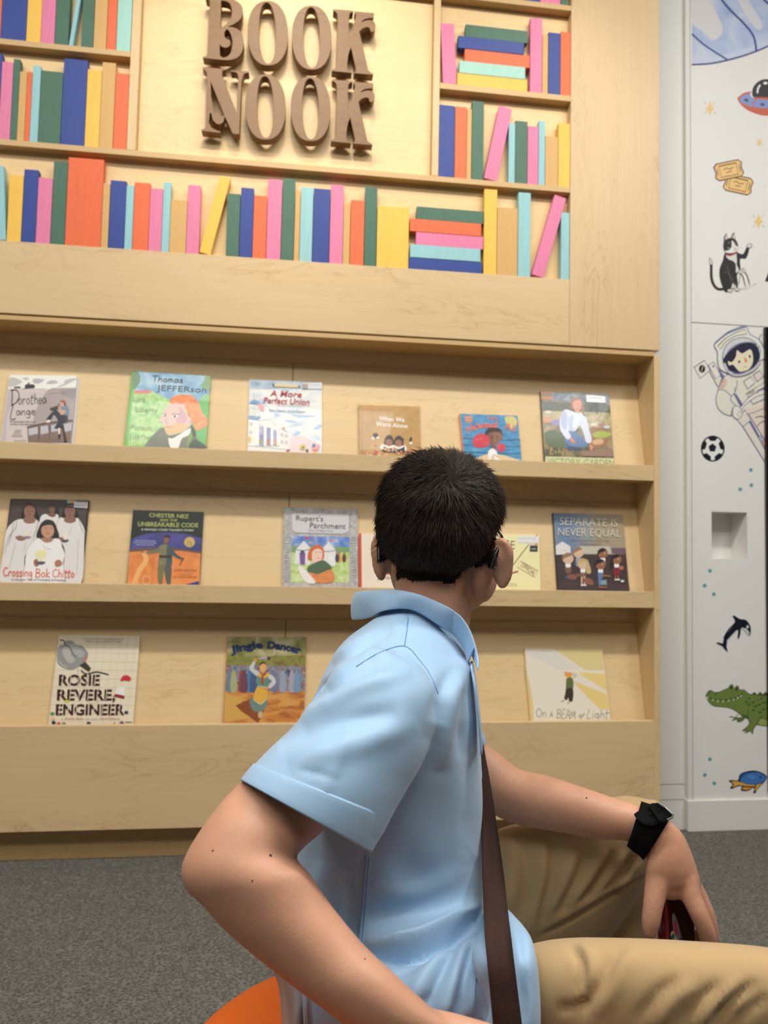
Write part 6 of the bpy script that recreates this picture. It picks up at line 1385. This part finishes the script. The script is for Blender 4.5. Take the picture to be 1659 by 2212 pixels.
# open the sleeve and the hem
c5, a5, b5 = sec(*SL_[5]); c4 = sec(*SL_[4])[0]
ax = np.cross(a5, b5); ax /= np.linalg.norm(ax); ax = ax if ax @ (c5-c4) > 0 else -ax
rel = V-c5; s_ = rel @ ax; uu = rel @ a5/(a5 @ a5); vv = rel @ b5/(b5 @ b5)
cut = (s_ > .0) & (s_ < .045) & (np.abs(uu) < 1.12) & (np.abs(vv) < 1.25) & (uu*uu+vv*vv < 1.5)
bm = bmesh.new(); bm.from_mesh(sm); bm.verts.ensure_lookup_table()
bmesh.ops.delete(bm, geom=[bm.verts[i] for i in np.nonzero(cut)[0]], context='VERTS')
bm.to_mesh(sm); bm.free()
bvS = bvh_of(sm)
so = link('shirt', sm, [M_shirt], person, True)
md = so.modifiers.new('thickness', 'SOLIDIFY'); md.thickness = .0012; md.offset = -1
# sleeve hem band
def band(S0, S1, n=64, grow_=1.011, th=.0010):
    V = []; F = []
    for k, (c, a, b) in enumerate((S0, ((S0[0]*.5+S1[0]*.5), (S0[1]*.5+S1[1]*.5)*1.006, (S0[2]*.5+S1[2]*.5)*1.006), S1)):
        for j in range(n):
            t = 2*math.pi*j/n; V.append(c+a*math.cos(t)*grow_+b*math.sin(t)*grow_)
    for k in range(2):
        for j in range(n): F.append((k*n+j, k*n+(j+1) % n, (k+1)*n+(j+1) % n, (k+1)*n+j))
    return mesh_from(V, F)
ho = link('sleeve_hem', band(sec(*SL_[4]), sec((522, 1688), (798, 1842), .650, .0695)), [M_shirt], so, True)
md = ho.modifiers.new('t', 'SOLIDIFY'); md.thickness = .0010; md.offset = -1
ho.modifiers.new('s', 'SUBSURF').render_levels = 1
# stitching line on the hem
for (kk, gg) in ((.06, 1.0135), (.2, 1.013)):
    c, a, b = [(1-kk)*p+kk*q for p, q in zip(sec(*SL_[4]), sec(*SL_[5]))]
    P = [c+a*math.cos(t)*gg+b*math.sin(t)*gg for t in np.linspace(0, 2*math.pi, 90)]
    MB().tube(P, .0004, 5, cap=False).build('hem_stitching', flat('stitch_blue', (176, 202, 226), .6), so)
# stitched seams: shoulder, armhole, side
for nm, pts in (('shoulder_seam', [(882, 1334), (879, 1362), (874, 1394)]), ('armhole_seam', [(770, 1440), (820, 1410), (874, 1396), (907, 1427), (930, 1460), (946, 1498)]), ('side_seam', [(790, 1850), (786, 1900), (781, 1970), (775, 2040)]), ('side_seam', [(797, 1850), (793, 1900), (788, 1970), (782, 2040)])):
    P = [cast(bvS, x, y, .0001) for x, y in catmull(pts, 6)]
    P = [p for p in P if p is not None]
    if len(P) > 3: MB().tube(P, .0006, 6).build(nm, flat('seam_blue', (104, 144, 190), .7), so, smooth=True)
# collar: a folded band; outer edge over the shoulders, fold around the neck
def tcol(px, py, default, off=.006):
    p = cast(bvS, px, py, off)
    return p if p is not None else at(px, py, default)
outer = [at(1032, 1450, .745), tcol(1009, 1422, .73), tcol(992, 1394, .73), tcol(942, 1360, .74), tcol(890, 1327, .76), tcol(835, 1330, .80), at(797, 1336, .845), at(762, 1340, .885),
         at(775, 1332, .945), at(850, 1340, .985), at(940, 1375, .985), at(1015, 1440, .95)]
fold = [at(1026, 1398, .768), at(1014, 1357, .775), at(988, 1322, .780), at(945, 1298, .786), at(900, 1281, .792), at(852, 1272, .815), at(785, 1274, .862), at(770, 1277, .890),
        at(785, 1277, .925), at(850, 1276, .945), at(930, 1300, .940), at(1010, 1400, .925)]
inner = []
for k, p in enumerate(fold):
    c = HO*0+at(935, 1345, .856)
    inner.append(p+(c-p)*.16+np.array([0, 0, -.024]))
O_, Fo, I_ = catmull(outer, 7), catmull(fold, 7), catmull(inner, 7)
rows = [O_, O_*.68+Fo*.32+(Fo-O_)*0, O_*.32+Fo*.68, Fo, Fo*.75+I_*.25, I_]
mid_up = np.array([0, 0, 1.0])
rows[1] = rows[1]+(rows[1]-at(935, 1345, .856))*.03; rows[2] = rows[2]+(rows[2]-at(935, 1345, .856))*.045
rows[3] = rows[3]+mid_up*.001
m = len(O_); V = np.vstack(rows); F = []
for r_ in range(len(rows)-1):
    for k in range(m-1): F.append((r_*m+k, r_*m+k+1, (r_+1)*m+k+1, (r_+1)*m+k))
co = link('collar', mesh_from(V, F), [M_shirt], so, True)
md = co.modifiers.new('t', 'SOLIDIFY'); md.thickness = .0022; md.offset = 0
co.modifiers.new('s', 'SUBSURF').render_levels = 2
# placket edge below the collar tip
pl = [at(1018, 1440, .762), at(1024, 1475, .752), at(1029, 1510, .748), at(1036, 1570, .745), at(1040, 1630, .745)]
pr = [p+CF*.028+CR*.004 for p in pl]
pq = catmull(pl, 5); pw = catmull(pr, 5); mm_ = len(pq)
po = link('placket', mesh_from(np.vstack([pq, pw]), [(k, k+1, mm_+k+1, mm_+k) for k in range(mm_-1)]), [M_shirt], so, True)
md = po.modifiers.new('t', 'SOLIDIFY'); md.thickness = .0025; md.offset = 0

# --- trousers
def pr_(x, y, t): return at(x, y, t)
kn = at(1830, 2200, .61); ft = np.array([kn[0]+.02, kn[1], .07])
shin_n = [(kn+np.array([0, 0, .0]), CR*.062, CF*.062), (kn*.6+ft*.4, CR*.056, CF*.054), (ft, CR*.052, CF*.050)]
near = loft([sec((900, 2120), (870, 2290), .80, .08), sec((985, 2085), (960, 2300), .77, .08), sec((1090, 2056), (1075, 2310), .735, .078), sec((1200, 2028), (1200, 2325), .705, .078), sec((1350, 2026), (1360, 2335), .668, .076), sec((1500, 2033), (1520, 2340), .642, .073), sec((1660, 2046), (1680, 2325), .625, .067), sec((1800, 2075), (1830, 2320), .614, .062)], 44)
far = loft([sec((960, 1950), (1010, 2300), 1.0, .10), sec((1010, 1850), (1120, 2200), .995, .092), sec((1075, 1792), (1215, 2120), .985, .086), sec((1175, 1768), (1305, 2040), .972, .080), sec((1270, 1738), (1365, 1965), .962, .074), sec((1345, 1718), (1405, 1905), .957, .067), sec((1405, 1728), (1420, 1850), .955, .055)], 44)
cf = loft([sec((1340, 1770), (1446, 1790), .965, .058), sec((1338, 1900), (1455, 1900), .985, .058), sec((1310, 2050), (1440, 2060), 1.0, .056), sec((1290, 2220), (1400, 2225), 1.005, .05), sec((1285, 2330), (1385, 2335), 1.005, .047)], 36)
pel = loft([sec((720, 2110), (1010, 2060), .82, .11), sec((690, 2180), (1060, 2140), .82, .13), sec((690, 2230), (1080, 2200), .82, .14), sec((720, 2280), (1060, 2260), .82, .13)], 44)
nshin = loft(shin_n, 30)
tm = grow([near, far, cf, pel, nshin], .0046, 9, .5)
sit(tm, .3262)
folds(tm, [
    ([(1160, 2028), (1250, 1976), (1320, 1932), (1392, 1893)], -.0045, 6), ([(1150, 2016), (1240, 1966), (1320, 1920), (1392, 1882)], .003, 8),
    ([(1172, 1800), (1178, 1880), (1150, 1990), (1138, 2030)], .006, 12), ([(1190, 1800), (1190, 1890), (1165, 1990)], -.006, 11), ([(1250, 1830), (1222, 1900), (1180, 1985)], .006, 13), ([(1268, 1830), (1242, 1905), (1200, 1975)], -.006, 10), ([(1310, 1835), (1270, 1900), (1225, 1960)], .006, 12), ([(1325, 1840), (1288, 1905), (1250, 1950)], -.006, 9),
    ([(1350, 1838), (1315, 1895), (1280, 1935)], .005, 10), ([(1368, 1845), (1335, 1895), (1300, 1925)], -.005, 8), ([(1385, 1855), (1360, 1890), (1325, 1915)], .004, 8), ([(1100, 1800), (1110, 1890), (1095, 1980)], .005, 18), ([(1130, 1810), (1135, 1900), (1120, 1990)], -.005, 14),
    ([(1245, 2036), (1272, 2062), (1278, 2100), (1268, 2140)], .004, 12), ([(1225, 2040), (1252, 2070), (1258, 2110), (1246, 2150)], -.004, 11), ([(1352, 2042), (1318, 2085), (1296, 2130), (1262, 2175), (1235, 2222)], -.004, 14), ([(1375, 2045), (1345, 2090), (1325, 2135), (1285, 2195)], .004, 18),
    ([(1200, 2180), (1240, 2178), (1275, 2160)], -.005, 12), ([(1470, 2110), (1420, 2150), (1370, 2212)], -.004, 14), ([(1500, 2120), (1450, 2165), (1410, 2220)], .004, 16), ([(1560, 2120), (1510, 2165), (1470, 2220)], -.0045, 13), ([(1640, 2120), (1580, 2160), (1530, 2220)], -.005, 14), ([(1610, 2115), (1550, 2165), (1500, 2220)], .004, 15), ([(1659, 2150), (1610, 2190), (1580, 2230)], -.004, 12)])
link('trousers', tm, [M_khaki], person, True)
# shoes (below the frame)
def shoe(x, y, ang):
    d = np.array([math.cos(ang), math.sin(ang), 0]); s = np.array([-d[1], d[0], 0]); u = np.array([0, 0, 1.0]); o_ = np.array([x, y, 0])
    S = [(o_-d*.075+u*.045, s*.03, u*.030), (o_-d*.03+u*.052, s*.036, u*.046), (o_+d*.03+u*.044, s*.038, u*.040), (o_+d*.09+u*.033, s*.043, u*.030), (o_+d*.14+u*.026, s*.038, u*.022)]
    V, F = loft(S, 28); V = [np.array([v[0], v[1], max(v[2], .012)]) for v in V]
    sh_ = link('shoe', MB().add(V, F).mesh(), [flat('shoe_dark', (40, 40, 44), .6)], person, True)
    n_ = 28; P = [o_+d*(.032+.12*math.cos(t))+s*.043*math.sin(t)*(1+.12*math.cos(t)) for t in np.linspace(0, 2*math.pi, n_, endpoint=False)]
    MB().prism([(p[0], p[1]) for p in P], 'Z', .0004, .016).build('shoe_sole', flat('sole_white', (214, 212, 206), .7), sh_, .003)
shoe(ft[0], ft[1], .05)
f2 = at(1335, 2340, 1.005); shoe(f2[0]+.01, f2[1], .1)
V, F = loft([(np.array([f2[0], f2[1], z]), CR*.045, CF*.042) for z in (.06, .10, .16)], 24); link('sock', MB().add(V, F).mesh(), [flat('sock', (60, 60, 64), .8)], person, True)

# ------------------------------------------------------------------ things worn, carried and sat on
# eyeglasses
gl = empty('eyeglasses', hp(0, .09, -.03), 'black glasses worn by the person, one black temple tip showing behind the right ear', 'glasses')
M_gl = flat('black_acetate', (14, 14, 15), .3, coat=.3)
for s in (-1, 1):
    P = catmull([hp(s*.049, .099, -.029), hp(s*.066, .06, -.032), hp(s*.0715, .02, -.034), hp(s*.0755, .000, -.034), hp(s*.0755, -.015, -.043), hp(s*.0700, -.023, -.066)], 6)
    MB().tube(P, list(np.linspace(.0018, .0018, len(P)-14))+list(np.linspace(.002, .0034, 14)), 10).build('temple_arm', M_gl, gl, smooth=True)
    rimP = [hp(s*(.029+.020*math.cos(t)), .1000-abs(math.cos(t))*.002, -.030+.016*math.sin(t)) for t in np.linspace(0, 2*math.pi, 33)]
    rm_ = MB().tube(rimP, .0016, 8, cap=False).build('rim', M_gl, gl, smooth=True)
    link('lens', mesh_from(rimP[:-1], [tuple(range(32))]), [flat('lens_glass', (245, 248, 250), .02, trans=1.0)], rm_)
MB().tube([hp(-.008, .103, -.024), hp(0, .1095, -.022), hp(.008, .103, -.024)], .0016, 8).build('bridge', M_gl, gl)
# wrist watch
wt = empty('wristwatch', at(1410, 1795, .85), 'black wristwatch strap with a small silver buckle on the left wrist', 'wristwatch')
M_wb = flat('black_rubber', (10, 10, 11), .8, .12)
Wst = [sec((1384, 1737), (1357, 1822), .858, .0255), sec((1406, 1744), (1368, 1832), .8545, .0242), sec((1430, 1756), (1383, 1842), .851, .0235), sec((1446, 1768), (1394, 1853), .849, .0232)]
wo = None
Vb = []; Fb = []; nb_ = 56
for c, a, b in Wst:
    for j in range(nb_):
        t = 2*math.pi*j/nb_; Vb.append(c+a*math.cos(t)*1.05+b*math.sin(t)*1.12)
for k in range(len(Wst)-1):
    for j in range(nb_): Fb.append((k*nb_+j, k*nb_+(j+1) % nb_, (k+1)*nb_+(j+1) % nb_, (k+1)*nb_+j))
wo = link('strap', mesh_from(Vb, Fb), [M_wb], wt, True)
md = wo.modifiers.new('t', 'SOLIDIFY'); md.thickness = .0028; md.offset = .6
# overlapping strap end with buckle on the near side
axw = Wst[-1][0]-Wst[0][0]; axw /= np.linalg.norm(axw)
def slabpx(pts, t, th, name, mat, parent, bev=.0008):
    P = [at(x, y, tt) for (x, y), tt in zip(pts, t)]
    n = np.cross(P[1]-P[0], P[2]-P[0]); n /= np.linalg.norm(n); n = n if n @ CF < 0 else -n
    k = len(P); m = MB().add([p+n*th for p in P]+[p-n*th*.6 for p in P], [tuple(range(k)), tuple(range(k, 2*k))[::-1]]+[(i, i+k, (i+1) % k+k, (i+1) % k) for i in range(k)])
    return m.build(name, mat, parent, bev)
tp0 = at(1369, 1762, .832); tpn = np.cross(at(1453, 1762, .826)-tp0, at(1410, 1737, .838)-tp0)
def tip_t(x, y): return float((hit(x, y, tp0, tpn)-CAM) @ CF)
def slabtip(pts, lift, th, name, mat, bev=.0008): return slabpx(pts, [tip_t(x, y)-lift for x, y in pts], th, name, mat, wt, bev)
slabtip([(1370, 1761), (1383, 1752), (1396, 1743), (1410, 1737), (1424, 1736), (1438, 1746), (1453, 1761), (1448, 1766), (1438, 1770), (1422, 1775), (1404, 1780), (1388, 1778), (1375, 1770)], 0, .0026, 'strap_tip', M_wb)
slabtip([(1400, 1742), (1406, 1739), (1431, 1772), (1424, 1775)], .003, .0014, 'strap_keeper', M_wb, .0004)
for x, y in ((1406, 1757), (1424, 1748)): MB().tube([at(x, y, tip_t(x, y)-.0032), at(x, y, tip_t(x, y))], .0010, 10).build('strap_hole', flat('hole_black', (3, 3, 3), .8), wt)
MB().tube([at(x, y, tip_t(x, y)-.0035) for x, y in ((1420, 1734), (1437, 1745), (1454, 1760), (1452, 1766), (1441, 1771))], .0012, 8).build('buckle', flat('silver', (216, 216, 212), .2, metal=1), wt)
MB().tube([at(1412, 1783, .828), at(1428, 1778, .828)], .0034, 12).build('crown', M_wb, wt, .0008)
# handheld red case
cs = empty('handheld_case', at(1475, 2080, .85), 'glossy dark red phone case with a colourful picture, held upright by the far hand', 'phone case')
cw = CR*.76+CF*.65; cw[2] = 0; cw /= np.linalg.norm(cw); cu_ = np.array([-.05, 0, 1.0]); cu_ -= cw*(cu_ @ cw); cu_ /= np.linalg.norm(cu_); cn = np.cross(cw, cu_)
cn = cn if cn @ CF < 0 else -cn
c0 = at(1439, 1941, .838)
def cbox(u0, u1, v0, v1, n0, n1, name, mat, bev):
    m = MB(); V = [c0+cw*u-cu_*v-cn*n for n in (n0, n1) for v in (v0, v1) for u in (u0, u1)]
    m.add(V, [(0, 1, 3, 2), (4, 6, 7, 5), (0, 4, 5, 1), (2, 3, 7, 6), (0, 2, 6, 4), (1, 5, 7, 3)])
    return m.build(name, mat, cs, bev, True)
cbox(0, .068, 0, .140, 0, .0125, 'shell', flat('dark_red_gloss', (104, 14, 16), .12, coat=1.0), .0022)
cbox(-.0006, .0690, -.0006, .1406, .0052, .0068, 'seam', flat('dark_seam', (70, 8, 10), .3), .0004)
def cpt(u, v): return c0+cw*u-cu_*v+cn*.0004
pa = [[(.006, .010), (.036, .006), (.062, .012), (.062, .13), (.018, .13)], (52, 18, 26)], [[(.012, .03), (.022, .028), (.045, .09), (.03, .1)], (150, 146, 160)], [[(.010, .05), (.017, .046), (.024, .06), (.016, .064)], (214, 206, 226)], [[(.007, .043), (.012, .040), (.018, .047), (.014, .052)], (226, 214, 120)], [[(.0085, .046), (.013, .0435), (.017, .0475), (.0135, .0505)], (40, 120, 140)], [[(.014, .033), (.020, .031), (.023, .046), (.019, .047)], (206, 70, 110)], [[(.022, .058), (.035, .055), (.04, .075), (.026, .078)], (92, 72, 150)]
MBp = MB(); mats = []
for k, (P, c) in enumerate(pa):
    Q = catmull(P, 4, True); mats.append(ink(c, .6, .2))
    MBp.add([cpt(u, v)+cn*.00005*k for u, v in Q], [tuple(range(len(Q)))], k)
me_ = MBp.mesh(); link('picture', me_, mats, cs)
for k in range(3):
    v = .055+.017*k; m = MB(); V = [c0-cu_*(v+dv)-cn*(.004+dn)-cw*.0006 for dv, dn in ((0, 0), (.009, 0), (.009, .005), (0, .005))]; m.add(V, [(0, 1, 2, 3)]); m.build('side_button', flat('copper_button', (150, 60, 40), .3), cs)
# bag strap across the chest
st_ = empty('shoulder_strap', at(1080, 2212, .60), 'dark brown woven bag strap running down across the front of the light blue polo', 'bag strap')
lp = [(985, 1385, .975), (1008, 1440, .93), (1017, 1490, .872), (1024, 1530, .845), (1036, 1610, .825), (1041, 1700, .805), (1042, 1800, .785), (1043, 1900, .735), (1045, 1960, .668), (1047, 2010, .622), (1053, 2080, .598), (1060, 2160, .592), (1066, 2225, .590), (1074, 2290, .588)]
rp = [(992, 1375, 1.0), (1012, 1435, .955), (1020, 1488, .90), (1028, 1530, .88), (1043, 1610, .855), (1060, 1705, .835), (1075, 1805, .812), (1089, 1902, .758), (1096, 1962, .684), (1102, 2012, .632), (1110, 2083, .606), (1120, 2162, .598), (1128, 2225, .594), (1136, 2290, .590)]
Lq = catmull([at(*p) for p in lp], 8); Rq = catmull([at(*p) for p in rp], 8); m = len(Lq)
V = np.vstack([Lq, Lq*.67+Rq*.33-CF*.0022, Lq*.33+Rq*.67-CF*.0022, Rq])
wb = flat('brown_webbing', (58, 37, 31), .75, .25, vary=.15, vscale=900, bump=.5, bscale=1500)
wo = link('webbing', mesh_from(V, [(r_*m+k, r_*m+k+1, (r_+1)*m+k+1, (r_+1)*m+k) for r_ in range(3) for k in range(m-1)]), [wb], st_, True)
md = wo.modifiers.new('t', 'SOLIDIFY'); md.thickness = .0018; md.offset = 0
# chair under the person: round orange seat with a pale back post
ch = empty('chair', at(790, 2190, .70)*np.array([1, 1, 0]), 'round orange seat with a pale grey back post behind the seated person', 'chair')
sc_ = at(800, 2300, .70); sx, sy, sz = sc_[0], sc_[1], .318
prof = [(0, -.052), (.165, -.052), (.186, -.046), (.194, -.034), (.197, -.022), (.1975, -.0195), (.196, -.018), (.194, -.008), (.186, -.001), (.170, .003), (.10, .005), (0, .005)]
n_ = 96; V = []; F = []
for r_, z_ in prof: V += [(sx+r_*math.cos(2*math.pi*k/n_), sy+r_*math.sin(2*math.pi*k/n_), sz+z_) for k in range(n_)]
for i in range(len(prof)-1):
    for k in range(n_): F.append((i*n_+k, i*n_+(k+1) % n_, (i+1)*n_+(k+1) % n_, (i+1)*n_+k))
link('seat', MB().add(V, F).mesh(), [flat('orange_upholstery', (206, 92, 18), .55, .35, bump=.08, bscale=900)], ch, True)
MB().tube([(sx, sy, .0305), (sx, sy, sz-.0522)], [.035, .035], 24).build('pedestal', flat('grey_metal', (150, 150, 150), .35, metal=.8), ch)
MB().tube([(sx, sy, .0005), (sx, sy, .012), (sx, sy, .030)], [.19, .185, .06], 48).build('base', flat('grey_metal', (150, 150, 150), .35, metal=.8), ch, .002)
pt = [at(604, 2085, .695), at(614, 2118, .695), at(621, 2165, .695), at(630, 2280, .695)]
pw = [at(626, 2085, .70), at(636, 2118, .70), at(638, 2165, .70), at(644, 2280, .70)]
Pq, Qq = catmull(pt, 5), catmull(pw, 5); k_ = len(Pq)
bo = link('back_post', mesh_from(np.vstack([Pq, Pq*.5+Qq*.5-CF*.006, Qq]), [(r_*k_+k, r_*k_+k+1, (r_+1)*k_+k+1, (r_+1)*k_+k) for r_ in range(2) for k in range(k_-1)]), [flat('pale_grey_plastic', (190, 190, 186), .35)], ch, True)
md = bo.modifiers.new('t', 'SOLIDIFY'); md.thickness = .008; md.offset = 1
MB().tube([at(640, 2160, .705), at(643, 2190, .705), at(648, 2278, .705)], [.0010, .0024, .0034], 10).build('back_frame', flat('black_frame', (16, 15, 15), .5), ch)
